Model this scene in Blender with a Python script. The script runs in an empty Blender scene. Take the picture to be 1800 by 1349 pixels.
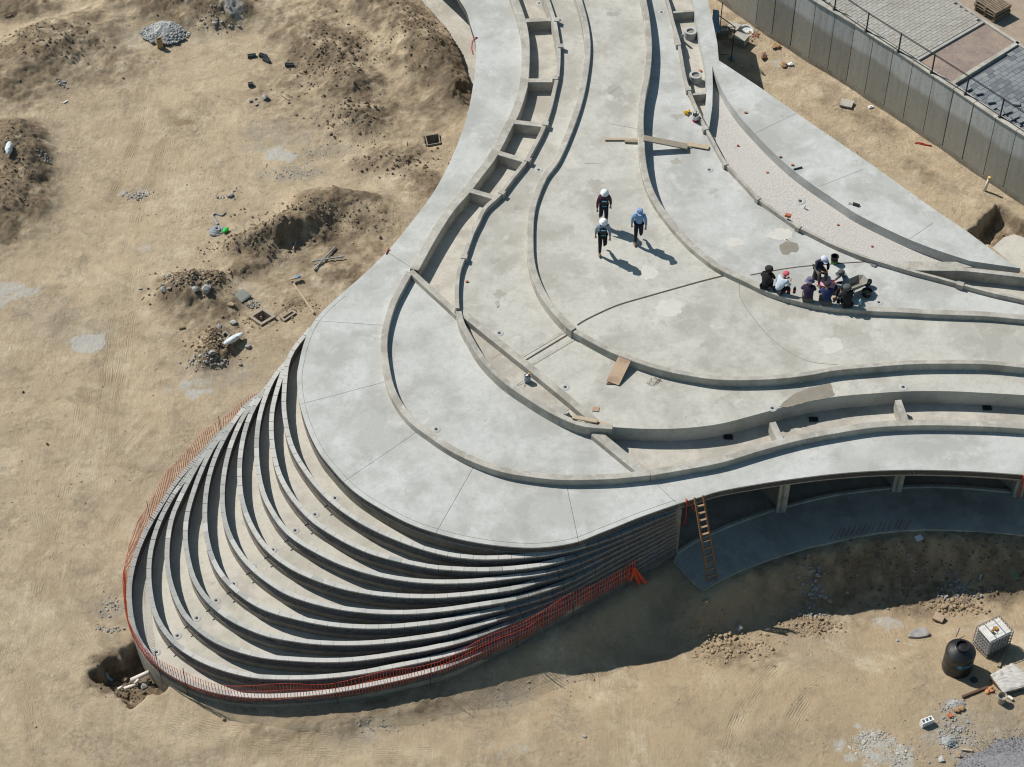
import bpy, bmesh, math, random
import numpy as np
from mathutils import Vector, Matrix, Quaternion

random.seed(7)
rng = np.random.default_rng(7)
S = bpy.context.scene
C = S.collection
R = math.radians

# ------------------------------------------------------------------ camera
CAM_H, CAM_Y, PITCH, FPX = 52.0, -48.7, R(46.9), 3500.0
cd = bpy.data.cameras.new("camera")
cam = bpy.data.objects.new("camera", cd)
C.objects.link(cam)
cd.sensor_fit = 'HORIZONTAL'
cd.sensor_width = 36.0
cd.lens = 36.0 * FPX / 1800.0
cd.clip_start = 1.0
cd.clip_end = 2000.0
cam.location = (0, CAM_Y, CAM_H)
cam.rotation_euler = (R(90) - PITCH, 0, 0)
S.camera = cam

# ------------------------------------------------------------------ sky, sun, exposure
SUN_EL = R(46.5)
SUN_H = Vector((-0.80, 0.60)).normalized()
w = bpy.data.worlds.new("World")
S.world = w
w.use_nodes = True
nt = w.node_tree
bg = nt.nodes["Background"]
sky = nt.nodes.new("ShaderNodeTexSky")
sky.sky_type = 'NISHITA'
sky.sun_disc = False
sky.sun_elevation = SUN_EL
sky.sun_rotation = math.atan2(SUN_H.x, SUN_H.y) % (2 * math.pi)
sky.air_density = 1.0
sky.dust_density = 0.6
sky.ozone_density = 1.6
tint = nt.nodes.new("ShaderNodeMix")
tint.data_type = 'RGBA'
tint.blend_type = 'MULTIPLY'
tint.inputs[0].default_value = 1.0
tint.inputs[7].default_value = (0.86, 1.0, 0.88, 1)
nt.links.new(sky.outputs[0], tint.inputs[6])
nt.links.new(tint.outputs[2], bg.inputs[0])
bg.inputs[1].default_value = 0.082
sd = bpy.data.lights.new("sun", 'SUN')
sd.energy = 5.0
sd.angle = R(0.5)
sd.color = (1.0, 0.955, 0.88)
sun = bpy.data.objects.new("sun", sd)
C.objects.link(sun)
ldir = Vector((-SUN_H.x * math.cos(SUN_EL), -SUN_H.y * math.cos(SUN_EL), -math.sin(SUN_EL)))
sun.rotation_euler = ldir.to_track_quat('-Z', 'Y').to_euler()
sun.location = (-30, 30, 60)
S.cycles.diffuse_bounces = 3
S.cycles.filter_width = 1.15
S.view_settings.view_transform = 'Standard'
S.view_settings.look = 'None'
S.view_settings.exposure = 0.13
S.view_settings.gamma = 1.0
S.view_settings.use_curve_mapping = False

# ------------------------------------------------------------------ survey helpers
_sp, _cp = math.sin(PITCH), math.cos(PITCH)
def P(px, py, z):
    """world point seen at photo pixel (px, py) on the level z"""
    a, b = (px - 900.0) / FPX, (674.5 - py) / FPX
    d = Vector((a, _cp + b * _sp, -_sp + b * _cp))
    k = (z - CAM_H) / d.z
    return Vector((d.x * k, CAM_Y + d.y * k, z))
def PP(pts, z):
    return [P(x, y, z) for x, y in pts]
def crop(ox, oy, s, pts):
    return [(ox + x / s, oy + y / s) for x, y in pts]
def resample(pts, step):
    """Catmull-Rom through points, resampled at about `step` metres"""
    pts = [Vector(p) for p in pts]
    out = []
    n = len(pts)
    for i in range(n - 1):
        p0 = pts[i - 1] if i > 0 else pts[i] * 2 - pts[i + 1]
        p1, p2 = pts[i], pts[i + 1]
        p3 = pts[i + 2] if i + 2 < n else pts[i + 1] * 2 - pts[i]
        m = max(1, int(math.ceil((p2 - p1).length / step)))
        for k in range(m):
            t = k / m
            out.append(0.5 * ((2 * p1) + (p2 - p0) * t + (2 * p0 - 5 * p1 + 4 * p2 - p3) * t * t
                              + (3 * p1 - p0 - 3 * p2 + p3) * t ** 3))
    out.append(pts[-1])
    return out
def even(pts, step):
    """points at equal arc distance along a polyline, with tangents"""
    L = [0.0]
    for a, b in zip(pts, pts[1:]):
        L.append(L[-1] + (b - a).length)
    n = max(1, int(round(L[-1] / step)))
    out = []
    j = 0
    for k in range(n + 1):
        s = L[-1] * k / n
        while j < len(L) - 2 and L[j + 1] < s:
            j += 1
        t = (s - L[j]) / max(1e-9, L[j + 1] - L[j])
        out.append((pts[j].lerp(pts[j + 1], t), (pts[j + 1] - pts[j]).normalized()))
    return out

# ------------------------------------------------------------------ materials
MATS = {}
def mat(name, c1, c2=None, scale=3.0, rough=0.85, bump=0.0, bscale=40.0, metal=0.0, detail=6.0, c3=None, s3=0.5,
        spec=0.3, f3=(0.45, 0.62), stretch=None, bdist=0.02):
    if name in MATS:
        return MATS[name]
    m = bpy.data.materials.new(name)
    m.use_nodes = True
    t = m.node_tree
    N, L = t.nodes, t.links
    b = N["Principled BSDF"]
    b.inputs["Roughness"].default_value = rough
    b.inputs["Metallic"].default_value = metal
    b.inputs["Specular IOR Level"].default_value = spec
    c2 = c2 or tuple(x * 0.8 for x in c1)
    geo = N.new("ShaderNodeNewGeometry")
    vec = geo.outputs["Position"]
    if stretch:
        mp = N.new("ShaderNodeMapping")
        mp.inputs["Scale"].default_value = stretch
        L.new(vec, mp.inputs[0])
        vec = mp.outputs[0]
    n1 = N.new("ShaderNodeTexNoise")
    n1.inputs["Scale"].default_value = scale
    n1.inputs["Detail"].default_value = detail
    n1.inputs["Roughness"].default_value = 0.65
    L.new(vec, n1.inputs["Vector"])
    r1 = N.new("ShaderNodeValToRGB")
    r1.color_ramp.elements[0].position = 0.33
    r1.color_ramp.elements[0].color = (*c2, 1)
    r1.color_ramp.elements[1].position = 0.67
    r1.color_ramp.elements[1].color = (*c1, 1)
    L.new(n1.outputs[0], r1.inputs[0])
    col = r1.outputs[0]
    if c3:
        n3 = N.new("ShaderNodeTexNoise")
        n3.inputs["Scale"].default_value = s3
        n3.inputs["Detail"].default_value = 7
        n3.inputs["Roughness"].default_value = 0.6
        L.new(vec, n3.inputs["Vector"])
        r3 = N.new("ShaderNodeMapRange")
        r3.inputs["From Min"].default_value = f3[0]
        r3.inputs["From Max"].default_value = f3[1]
        L.new(n3.outputs[0], r3.inputs[0])
        mx = N.new("ShaderNodeMix")
        mx.data_type = 'RGBA'
        L.new(r3.outputs[0], mx.inputs[0])
        L.new(col, mx.inputs[6])
        mx.inputs[7].default_value = (*c3, 1)
        col = mx.outputs[2]
    L.new(col, b.inputs["Base Color"])
    if bump:
        nb = N.new("ShaderNodeTexNoise")
        nb.inputs["Scale"].default_value = bscale
        nb.inputs["Detail"].default_value = 5
        L.new(vec, nb.inputs["Vector"])
        bp = N.new("ShaderNodeBump")
        bp.inputs["Strength"].default_value = bump
        bp.inputs["Distance"].default_value = bdist
        L.new(nb.outputs[0], bp.inputs["Height"])
        L.new(bp.outputs[0], b.inputs["Normal"])
    MATS[name] = m
    return m

def weathered(name, base, dark, pale, stain, sc=0.5):
    """cast concrete: cloudy tone, pour blotches, fine grain, small stains"""
    if name in MATS:
        return MATS[name]
    m = bpy.data.materials.new(name)
    m.use_nodes = True
    t = m.node_tree
    N, L = t.nodes, t.links
    b = N["Principled BSDF"]
    b.inputs["Roughness"].default_value = 0.82
    b.inputs["Specular IOR Level"].default_value = 0.25
    geo = N.new("ShaderNodeNewGeometry")
    def noise(s, d=7, r=0.6, dist=0.0):
        n = N.new("ShaderNodeTexNoise")
        n.inputs["Scale"].default_value = s
        n.inputs["Detail"].default_value = d
        n.inputs["Roughness"].default_value = r
        n.inputs["Distortion"].default_value = dist
        L.new(geo.outputs["Position"], n.inputs["Vector"])
        return n.outputs[0]
    def rng_(src, a, b_, lo=0.0, hi=1.0):
        r = N.new("ShaderNodeMapRange")
        r.interpolation_type = 'SMOOTHSTEP'
        r.inputs["From Min"].default_value = a
        r.inputs["From Max"].default_value = b_
        r.inputs["To Min"].default_value = lo
        r.inputs["To Max"].default_value = hi
        L.new(src, r.inputs[0])
        return r.outputs[0]
    def mix(f, a, c):
        x = N.new("ShaderNodeMix")
        x.data_type = 'RGBA'
        L.new(f, x.inputs[0])
        if isinstance(a, tuple):
            x.inputs[6].default_value = (*a, 1)
        else:
            L.new(a, x.inputs[6])
        x.inputs[7].default_value = (*c, 1)
        return x.outputs[2]
    dark = tuple(q * 0.90 for q in dark)
    stain = tuple(q * 0.80 for q in stain)
    c = mix(rng_(noise(sc, 9, 0.68, 0.15), 0.41, 0.60), base, dark)
    c = mix(rng_(noise(sc * 2.3, 8, 0.68, 0.2), 0.52, 0.72, 0, 0.8), c, pale)
    c = mix(rng_(noise(1.1, 10, 0.78, 0.4), 0.58, 0.70, 0, 0.6), c, stain)
    c = mix(rng_(noise(3.6, 10, 0.82), 0.46, 0.62, 0, 0.55), c, dark)
    c = mix(rng_(noise(2.7, 10, 0.85), 0.56, 0.66, 0, 0.5), c, pale)
    c = mix(rng_(noise(9.0, 8, 0.85), 0.58, 0.68, 0, 0.6), c, stain)
    c = mix(rng_(noise(0.55, 10, 0.8), 0.60, 0.70, 0, 0.6), c, stain)
    c = mix(rng_(noise(0.9, 3, 0.5, 0.1), 0.50, 0.54, 0, 0.16), c, pale)
    c = mix(rng_(noise(5.0, 4, 0.9), 0.66, 0.70, 0, 0.8), c, tuple(q * 0.6 for q in stain))
    L.new(c, b.inputs["Base Color"])
    bp = N.new("ShaderNodeBump")
    bp.inputs["Strength"].default_value = 0.5
    bp.inputs["Distance"].default_value = 0.015
    L.new(noise(9.0, 8, 0.7), bp.inputs["Height"])
    L.new(bp.outputs[0], b.inputs["Normal"])
    MATS[name] = m
    return m

M_SLAB = weathered("slab_concrete", (0.455, 0.458, 0.445), (0.375, 0.375, 0.355), (0.52, 0.525, 0.515), (0.31, 0.30, 0.27), 0.35)
M_PLAZA = weathered("plaza_concrete", (0.445, 0.432, 0.392), (0.365, 0.35, 0.31), (0.515, 0.505, 0.465), (0.27, 0.255, 0.22), 0.5)
M_CURB = weathered("curb_concrete", (0.40, 0.38, 0.335), (0.31, 0.29, 0.255), (0.49, 0.48, 0.45), (0.28, 0.26, 0.23), 1.2)
M_TERR = weathered("terrace_screed", (0.475, 0.45, 0.395), (0.40, 0.375, 0.325), (0.52, 0.50, 0.45), (0.33, 0.305, 0.26), 0.4)
M_TROUGH = weathered("planter_screed", (0.45, 0.425, 0.375), (0.37, 0.345, 0.30), (0.50, 0.48, 0.435), (0.27, 0.245, 0.21), 0.7)
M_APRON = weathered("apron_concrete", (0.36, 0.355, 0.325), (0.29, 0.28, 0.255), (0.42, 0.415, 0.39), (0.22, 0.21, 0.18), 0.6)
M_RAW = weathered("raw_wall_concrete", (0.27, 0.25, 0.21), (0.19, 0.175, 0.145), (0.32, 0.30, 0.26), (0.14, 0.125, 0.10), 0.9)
M_BED = mat("pink_grit_bed", (0.485, 0.465, 0.435), (0.38, 0.36, 0.335), scale=12, bump=0.9, bscale=18, c3=(0.44, 0.42, 0.395), s3=0.8, bdist=0.03)
M_COPE = mat("pale_coping_brick", (0.47, 0.46, 0.435), (0.40, 0.39, 0.37), scale=2.5, bump=0.2, bscale=60, c3=(0.33, 0.33, 0.32), s3=1.1, f3=(0.55, 0.75))
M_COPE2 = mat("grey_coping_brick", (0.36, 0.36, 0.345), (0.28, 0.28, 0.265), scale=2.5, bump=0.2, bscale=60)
M_BRICK = mat("charcoal_brick", (0.17, 0.155, 0.15), (0.075, 0.072, 0.075), scale=3.5, bump=0.3, bscale=50, rough=0.8)
M_BRICK2 = mat("slate_brick", (0.13, 0.14, 0.16), (0.08, 0.085, 0.10), scale=5)
M_BRICK3 = mat("brown_brick", (0.15, 0.125, 0.11), (0.09, 0.075, 0.07), scale=5)
M_MORTAR = mat("dark_mortar", (0.05, 0.05, 0.052), scale=10)
M_DARK = mat("dark_void", (0.02, 0.02, 0.02), scale=10)
M_JOINT = mat("joint_filler", (0.05, 0.035, 0.03), (0.09, 0.07, 0.06), scale=8)
M_INT = mat("interior_soil", (0.42, 0.38, 0.33), (0.3, 0.27, 0.23), scale=2, bump=0.5)
M_WOOD = mat("raw_pine", (0.46, 0.37, 0.26), (0.34, 0.27, 0.19), scale=4, stretch=(1, 6, 6))
M_WOODG = mat("weathered_board", (0.33, 0.285, 0.225), (0.22, 0.185, 0.14), scale=5, stretch=(1, 5, 5))
M_PLY = mat("plywood", (0.45, 0.33, 0.23), (0.36, 0.26, 0.18), scale=3, c3=(0.30, 0.20, 0.14), s3=2.0)
M_LADDER = mat("ladder_timber", (0.27, 0.145, 0.075), (0.18, 0.095, 0.05), scale=5)
M_STEEL = mat("black_steel", (0.03, 0.03, 0.035), scale=8, rough=0.5)
M_RUST = mat("rusty_steel", (0.13, 0.07, 0.045), (0.07, 0.04, 0.03), scale=12, rough=0.8)
M_GALV = mat("galvanised_steel", (0.32, 0.33, 0.35), (0.22, 0.23, 0.25), scale=8, metal=0.6, rough=0.45)
M_PVC = mat("white_pvc", (0.72, 0.68, 0.62), (0.55, 0.5, 0.44), scale=5, rough=0.5)
M_RED = mat("red_hose", (0.42, 0.045, 0.03), scale=5, rough=0.5)
M_NET = mat("orange_net", (0.80, 0.13, 0.055), (0.58, 0.06, 0.035), scale=3, rough=0.6)
M_CLAY = mat("clay_brick", (0.47, 0.16, 0.07), (0.32, 0.1, 0.05), scale=9, bump=0.3)
M_ROCKG = mat("grey_rock", (0.36, 0.35, 0.33), (0.22, 0.21, 0.2), scale=5, bump=0.5, bscale=25)
M_ROCKB = mat("tan_rock", (0.38, 0.29, 0.19), (0.24, 0.175, 0.11), scale=5, bump=0.5, bscale=25)
M_ROCKD = mat("dark_clod", (0.19, 0.145, 0.10), (0.10, 0.078, 0.055), scale=5, bump=0.5, bscale=25)
M_ROCKP = mat("pale_rubble", (0.44, 0.44, 0.42), (0.24, 0.25, 0.25), scale=4, bump=0.5, bscale=25)
M_GRAVEL = mat("blue_gravel", (0.24, 0.235, 0.245), (0.10, 0.10, 0.11), scale=14, bump=0.8, bscale=30)
M_WHITE = mat("white_plastic", (0.75, 0.76, 0.77), (0.62, 0.63, 0.63), scale=3, rough=0.5)

# ------------------------------------------------------------------ mesh helpers
def link(name, me, m=None, parent=None, loc=None, rot=None):
    o = bpy.data.objects.new(name, me)
    C.objects.link(o)
    if m is not None and me is not None:
        for q in (m if isinstance(m, (list, tuple)) else [m]):
            me.materials.append(q)
    if parent is not None:
        o.parent = parent
    if loc is not None:
        o.location = loc
    if rot is not None:
        o.rotation_euler = rot
    return o
def tag(o, label=None, cat=None, group=None, kind=None):
    if label: o["label"] = label
    if cat: o["category"] = cat
    if group: o["group"] = group
    if kind: o["kind"] = kind
    return o
def thing(name, label, cat, loc=(0, 0, 0), rz=0.0, group=None):
    o = bpy.data.objects.new(name, None)
    C.objects.link(o)
    o.empty_display_size = 0.2
    o.location = loc
    o.rotation_euler = (0, 0, rz)
    return tag(o, label, cat, group)
class MB:
    """collects vertices/faces of one mesh"""
    def __init__(s):
        s.v, s.f, s.mi = [], [], []
    def add(s, vs, fs, mi=0):
        n = len(s.v)
        s.v += [tuple(v) for v in vs]
        s.f += [tuple(i + n for i in f) for f in fs]
        s.mi += [mi] * len(fs)
        return s
    def box(s, c, size, rz=0.0, rx=0.0, ry=0.0, mi=0, taper=1.0):
        a, b, h = size[0] / 2, size[1] / 2, size[2] / 2
        m = Matrix.Translation(c) @ Matrix.Rotation(rz, 4, 'Z') @ Matrix.Rotation(ry, 4, 'Y') @ Matrix.Rotation(rx, 4, 'X')
        vs = [m @ Vector((x * a * (taper if z > 0 else 1), y * b * (taper if z > 0 else 1), z * h))
              for z in (-1, 1) for x, y in ((-1, -1), (1, -1), (1, 1), (-1, 1))]
        return s.add(vs, [(3, 2, 1, 0), (4, 5, 6, 7), (0, 1, 5, 4), (1, 2, 6, 5), (2, 3, 7, 6), (3, 0, 4, 7)], mi)
    def bar(s, a, b, w, h=None, mi=0, up=(0, 0, 1)):
        a, b = Vector(a), Vector(b)
        h = h or w
        d = (b - a).normalized()
        u = Vector(up)
        if abs(d.dot(u)) > 0.98:
            u = Vector((0, 1, 0))
        x = d.cross(u).normalized()
        y = x.cross(d).normalized()
        vs = [p + x * (sx * w / 2) + y * (sy * h / 2) for p in (a, b) for sx, sy in ((-1, -1), (1, -1), (1, 1), (-1, 1))]
        return s.add(vs, [(3, 2, 1, 0), (4, 5, 6, 7), (0, 1, 5, 4), (1, 2, 6, 5), (2, 3, 7, 6), (3, 0, 4, 7)], mi)
    def tube(s, pts, r, n=8, mi=0, r2=None, cap=True):
        pts = [Vector(p) for p in pts]
        k = len(pts)
        rings = []
        px_ = None
        for i, p in enumerate(pts):
            d = (pts[min(i + 1, k - 1)] - pts[max(i - 1, 0)]).normalized()
            if px_ is None:
                u = Vector((0, 0, 1)) if abs(d.z) < 0.9 else Vector((1, 0, 0))
                px_ = d.cross(u).normalized()
            x = (px_ - d * px_.dot(d)).normalized()
            px_ = x
            y = d.cross(x)
            rr = r if r2 is None else r + (r2 - r) * i / (k - 1)
            rings.append([p + (x * math.cos(2 * math.pi * j / n) + y * math.sin(2 * math.pi * j / n)) * rr for j in range(n)])
        vs = [v for rg in rings for v in rg]
        fs = []
        for i in range(k - 1):
            for j in range(n):
                a, b = i * n + j, i * n + (j + 1) % n
                fs.append((a, b, b + n, a + n))
        if cap:
            fs.append(tuple(range(n - 1, -1, -1)))
            fs.append(tuple(range((k - 1) * n, k * n)))
        return s.add(vs, fs, mi)
    def lathe(s, prof, n=24, c=(0, 0, 0), mi=0, sx=1.0, sy=1.0):
        vs, fs = [], []
        k = len(prof)
        for r, z in prof:
            for j in range(n):
                a = 2 * math.pi * j / n
                vs.append((c[0] + r * math.cos(a) * sx, c[1] + r * math.sin(a) * sy, c[2] + z))
        for i in range(k - 1):
            for j in range(n):
                a, b = i * n + j, i * n + (j + 1) % n
                fs.append((a, b, b + n, a + n))
        if prof[0][0] > 1e-4:
            fs.append(tuple(range(n - 1, -1, -1)))
        if prof[-1][0] > 1e-4:
            fs.append(tuple(range((k - 1) * n, k * n)))
        return s.add(vs, fs, mi)
    def prism(s, poly, z0, z1, mi=0):
        n = len(poly)
        a = sum(poly[i][0] * poly[(i + 1) % n][1] - poly[(i + 1) % n][0] * poly[i][1] for i in range(n))
        if a < 0:
            poly = list(reversed(poly))
        vs = [(p[0], p[1], z0) for p in poly] + [(p[0], p[1], z1) for p in poly]
        fs = [tuple(range(n - 1, -1, -1)), tuple(range(n, 2 * n))]
        fs += [(i, (i + 1) % n, (i + 1) % n + n, i + n) for i in range(n)]
        return s.add(vs, fs, mi)
    def strip(s, path, w, z0, z1, off=0.0, mi=0, jit=0.0):
        n = len(path)
        lo, vs, fs = [], [], []
        for i, p in enumerate(path):
            a, b = path[max(i - 1, 0)], path[min(i + 1, n - 1)]
            d = Vector((b[0] - a[0], b[1] - a[1])).normalized()
            nr = Vector((-d.y, d.x))
            za = z0(i) if callable(z0) else z0
            zb = z1(i) if callable(z1) else z1
            q = Vector((p[0], p[1]))
            e = jit * random.uniform(-1, 1) if jit else 0.0
            l, r_ = q + nr * (off + w / 2 + e), q + nr * (off - w / 2 + e)
            vs += [(l.x, l.y, za), (r_.x, r_.y, za), (r_.x, r_.y, zb), (l.x, l.y, zb)]
        for i in range(n - 1):
            o_ = i * 4
            for k in range(4):
                a, b = o_ + k, o_ + (k + 1) % 4
                fs.append((b, a, a + 4, b + 4))
        fs.append((0, 1, 2, 3))
        o_ = (n - 1) * 4
        fs.append((o_ + 3, o_ + 2, o_ + 1, o_))
        return s.add(vs, fs, mi)
    def mesh(s, name="mesh", smooth=False):
        me = bpy.data.meshes.new(name)
        me.from_pydata(s.v, [], s.f)
        if any(s.mi):
            me.polygons.foreach_set("material_index", s.mi)
        if smooth:
            me.polygons.foreach_set("use_smooth", [True] * len(s.f))
        me.update()
        return me
    def build(s, name, m, parent=None, smooth=False, loc=None, rot=None, bevel=0.0):
        o = link(name, s.mesh(name, smooth), m, parent, loc, rot)
        if bevel:
            b = o.modifiers.new("bevel", 'BEVEL')
            b.width = bevel
            b.segments = 2
            b.limit_method = 'ANGLE'
        return o
def local(o_loc, pts):
    return [Vector(p) - Vector(o_loc) for p in pts]

# ------------------------------------------------------------------ terrain
def _hash(ix, iy, seed):
    h = (ix.astype(np.int64) * 374761393 + iy.astype(np.int64) * 668265263 + seed * 974711) & 0xffffffff
    h = ((h ^ (h >> 13)) * 1274126177) & 0xffffffff
    return ((h ^ (h >> 16)) & 0xffff) / 65535.0
def vn(x, y, seed):
    x0, y0 = np.floor(x), np.floor(y)
    fx, fy = x - x0, y - y0
    fx, fy = fx * fx * (3 - 2 * fx), fy * fy * (3 - 2 * fy)
    a, b = _hash(x0, y0, seed), _hash(x0 + 1, y0, seed)
    c, d = _hash(x0, y0 + 1, seed), _hash(x0 + 1, y0 + 1, seed)
    return (a * (1 - fx) + b * fx) * (1 - fy) + (c * (1 - fx) + d * fx) * fy - 0.5
def fbm(x, y, f, octv, seed, g=0.55):
    s, a = 0, 1.0
    for k in range(octv):
        s = s + a * vn(x * f + 17.3 * k, y * f - 9.1 * k, seed + k)
        f *= 2.03
        a *= g
    return s
def W(px, py, z=0.0):
    v = P(px, py, z)
    return v.x, v.y
# (px, py, rx m, ry m, rot deg, height, darkness, roughness)
MOUNDS = [
    (560, 160, 3.2, 2.6, -30, 0.05, 0.42, 0.5), (110, 110, 3.6, 2.4, 15, 0.05, 0.42, 0.5), (730, 200, 1.8, 2.2, -20, 0.05, 0.45, 0.5), (330, 20, 4.0, 1.3, 0, 0.05, 0.45, 0.5),
    (600, 460, 2.2, 1.6, 20, 0.04, 0.42, 0.5), (370, 560, 1.8, 1.6, 0, 0.05, 0.45, 0.5), (1600, 985, 6.5, 1.3, 0, 0.0, 0.5, 0.6),
    (90, 90, 2.6, 1.6, 20, 0.55, 0.7, 0.8), (30, 140, 2.0, 2.0, 0, 0.35, 0.6, 0.8), (150, 45, 1.8, 1.0, 15, 0.35, 0.55, 0.6),
    (20, 10, 2.0, 1.0, 0, 0.4, 0.8, 0.8), (55, 75, 1.2, .8, 20, 0.25, 0.5, 0.8),
    (20, 260, 1.5, 1.6, -20, 0.70, 1.0, 1.0), (30, 320, 1.5, 2.4, 10, 0.65, 1.0, 1.0), (0, 390, 1.6, 1.3, 0, 0.45, 1.0, 1.0),
    (330, 5, 2.6, 1.2, 0, 0.75, 1.0, 1.0), (250, -20, 2.6, 1.2, 0, 0.6, 0.9, 1.0), (410, 15, 1.5, 1.0, 30, 0.45, 0.9, 0.9),
    (575, 90, 1.6, 1.5, -35, 0.55, 0.85, 1.0), (610, 150, 1.3, 1.4, -40, 0.6, 0.8, 1.0), (640, 210, 1.2, 1.2, -30, 0.4, 0.7, .9),
    (540, 60, 1.4, 1.0, 0, 0.3, 0.6, 0.8), (560, 20, 2.4, 1.2, 10, 0.3, 0.5, 0.8),
    (700, 30, 1.9, 1.5, -40, 0.75, 0.75, 0.9), (760, 110, 1.2, 1.9, -10, 0.85, 0.8, 0.9), (720, 90, 1.6, 1.4, -40, 0.6, 0.6, 0.9),
    (790, 160, 0.7, 1.1, 0, 0.45, 0.7, 0.9), (640, 5, 1.3, .8, 0, 0.4, 0.6, 0.8),
    (700, 280, 1.8, 0.6, 20, 0.2, 0.5, 0.7), (745, 325, .8, 0.9, 30, 0.2, 0.7, 0.8),
    (530, 385, 2.0, 0.8, 28, 0.65, 0.85, 1.0), (600, 355, 1.7, 0.7, 0, 0.5, 0.6, 0.8), (470, 420, 1.4, 0.9, 25, 0.5, 0.75, 1.0),
    (655, 390, 1.0, 0.8, -20, 0.3, 0.5, 0.7), (560, 420, 1.5, 0.7, 0, 0.15, 0.75, 0.8), (420, 430, 0.9, 0.5, 25, 0.2, 0.4, .7),
    (345, 505, 1.15, 0.9, 0, 0.65, 0.95, 1.0), (400, 540, 0.9, 0.7, 0, 0.15, 0.7, 0.9), (300, 500, .7, .5, 0, .2, .6, .8),
    (385, 600, 0.8, 0.8, 0, 0.3, 0.85, 1.0), (360, 620, 0.7, 0.6, 0, 0.2, 0.8, 1.0), (440, 470, 0.9, 0.5, 30, 0.25, 0.7, 1.0),
    (1280, 1100, 1.6, 1.0, -10, 0.0, 0.2, 0.5), (1310, 1120, 1.1, 0.8, -20, 0.08, 0.4, 0.7),
    (1430, 1010, 0.7, 0.6, 0, 0.06, 0.5, 0.5), (1430, 1060, 0.9, 0.5, 0, 0.10, 0.4, 0.6), (1690, 1000, 1.1, 0.7, 0, 0.12, 0.4, 0.8),
    (1600, 990, 1.8, 0.6, 0, 0.0, 0.35, 0.6), (1780, 960, 1.4, 1.0, 0, 0.2, 0.4, 0.8), (1480, 1040, 2.2, 0.8, 10, 0.0, 0.2, 0.4),
    (1290, 60, 1.2, 0.9, -30, 0.1, 0.5, 0.5), (1520, 200, 2.0, 0.6, -35, 0.04, 0.35, 0.3), (1620, 300, 1.5, 0.5, -35, 0.04, 0.3, 0.3),
    (1760, 400, 1.3, 1.0, 0, 0.0, 0.6, 0.7), (600, 480, 1.2, 1.0, -30, 0.05, 0.55, 0.6), (520, 500, 1.6, 1.0, 0, 0.0, 0.4, 0.5),
    (200, 1180, .8, .7, 0, 0.0, 0.8, 0.9), (500, 150, 1.2, 0.9, 0, 0.06, 0.3, 0.5), (700, 1240, 2.0, .4, 20, 0.08, 0.4, .6),
    (560, 1270, 2.4, .5, 8, 0.1, 0.3, .5),
]
DIPS = [(1480, 1065, 7.8, 3.0, 6, -1.05), (1750, 1010, 6.0, 2.6, 0, -0.6), (1100, 1160, 5.0, 1.6, 25, -0.45),
        (800, 1235, 5.0, 1.1, 22, -0.2), (640, 430, 1.6, .8, -20, -0.15), (470, 1225, 3.5, .9, 0, .12)]
PALE = [(150, 600, 0.55, 0.5, 1.0), (490, 272, 0.85, 0.55, 0.8), (20, 515, 1.1, 0.7, 0.75), (415, 32, 0.6, 0.5, 0.8), (330, 672, 1.0, 0.6, 0.55),
        (345, 690, 0.6, 0.35, 0.9), (320, 670, 0.3, 0.25, 0.8), (1540, 1315, 1.2, 0.8, 0.8), (1570, 1062, 0.6, 0.35, 0.7), (1720, 1330, 1.4, 0.6, 0.3),
        (1680, 1300, 1.0, 0.9, 0.45), (255, 440, 0.6, 0.3, 0.5), (230, 340, 0.6, 0.2, 0.6), (1380, 110, 0.6, 0.5, 0.6), (1760, 1060, 1.6, 0.8, 0.35),
        (200, 80, 0.5, 0.2, 0.3), (655, 1285, 0.3, 0.25, 0.5), (880, 1312, .7, .35, .5), (60, 400, 1.6, 1.0, .2), (1600, 330, 1.6, .4, .35),
        (1760, 340, .8, .3, .4), (1350, 1240, 2.0, 1.6, .15)]
GREY = [(485, 240, 1.6, 0.9, 0.6), (520, 310, 1.4, 0.5, 0.7), (560, 270, 1.2, 0.6, 0.4), (395, 1070, 0.01, 0.01, 0), (200, 1075, 0.6, 0.4, 0.7),
        (650, 1290, 0.5, 0.4, 0.4), (90, 560, 1.4, 1.0, 0.3), (380, 660, 1.3, 0.8, 0.6), (1680, 1290, 1.0, 1.0, 0.7), (240, 70, 0.8, 0.5, 0.5),
        (150, 590, 0.9, 0.8, .35), (440, 520, .6, .5, .5), (260, 440, .9, .4, .3), (1430, 1120, 1.6, 1.0, .35), (900, 1220, .8, .4, .4),
        (1780, 1280, 1.2, 1.0, .4), (450, 700, 1.6, 2.0, .25), (300, 880, 1.2, 3.0, .25)]
WET = [(325, 212, 0.35, 0.2, 0.8), (310, 205, 0.2, 0.1, 0.5), (258, 238, 0.2, 0.1, 0.5)]
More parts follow.
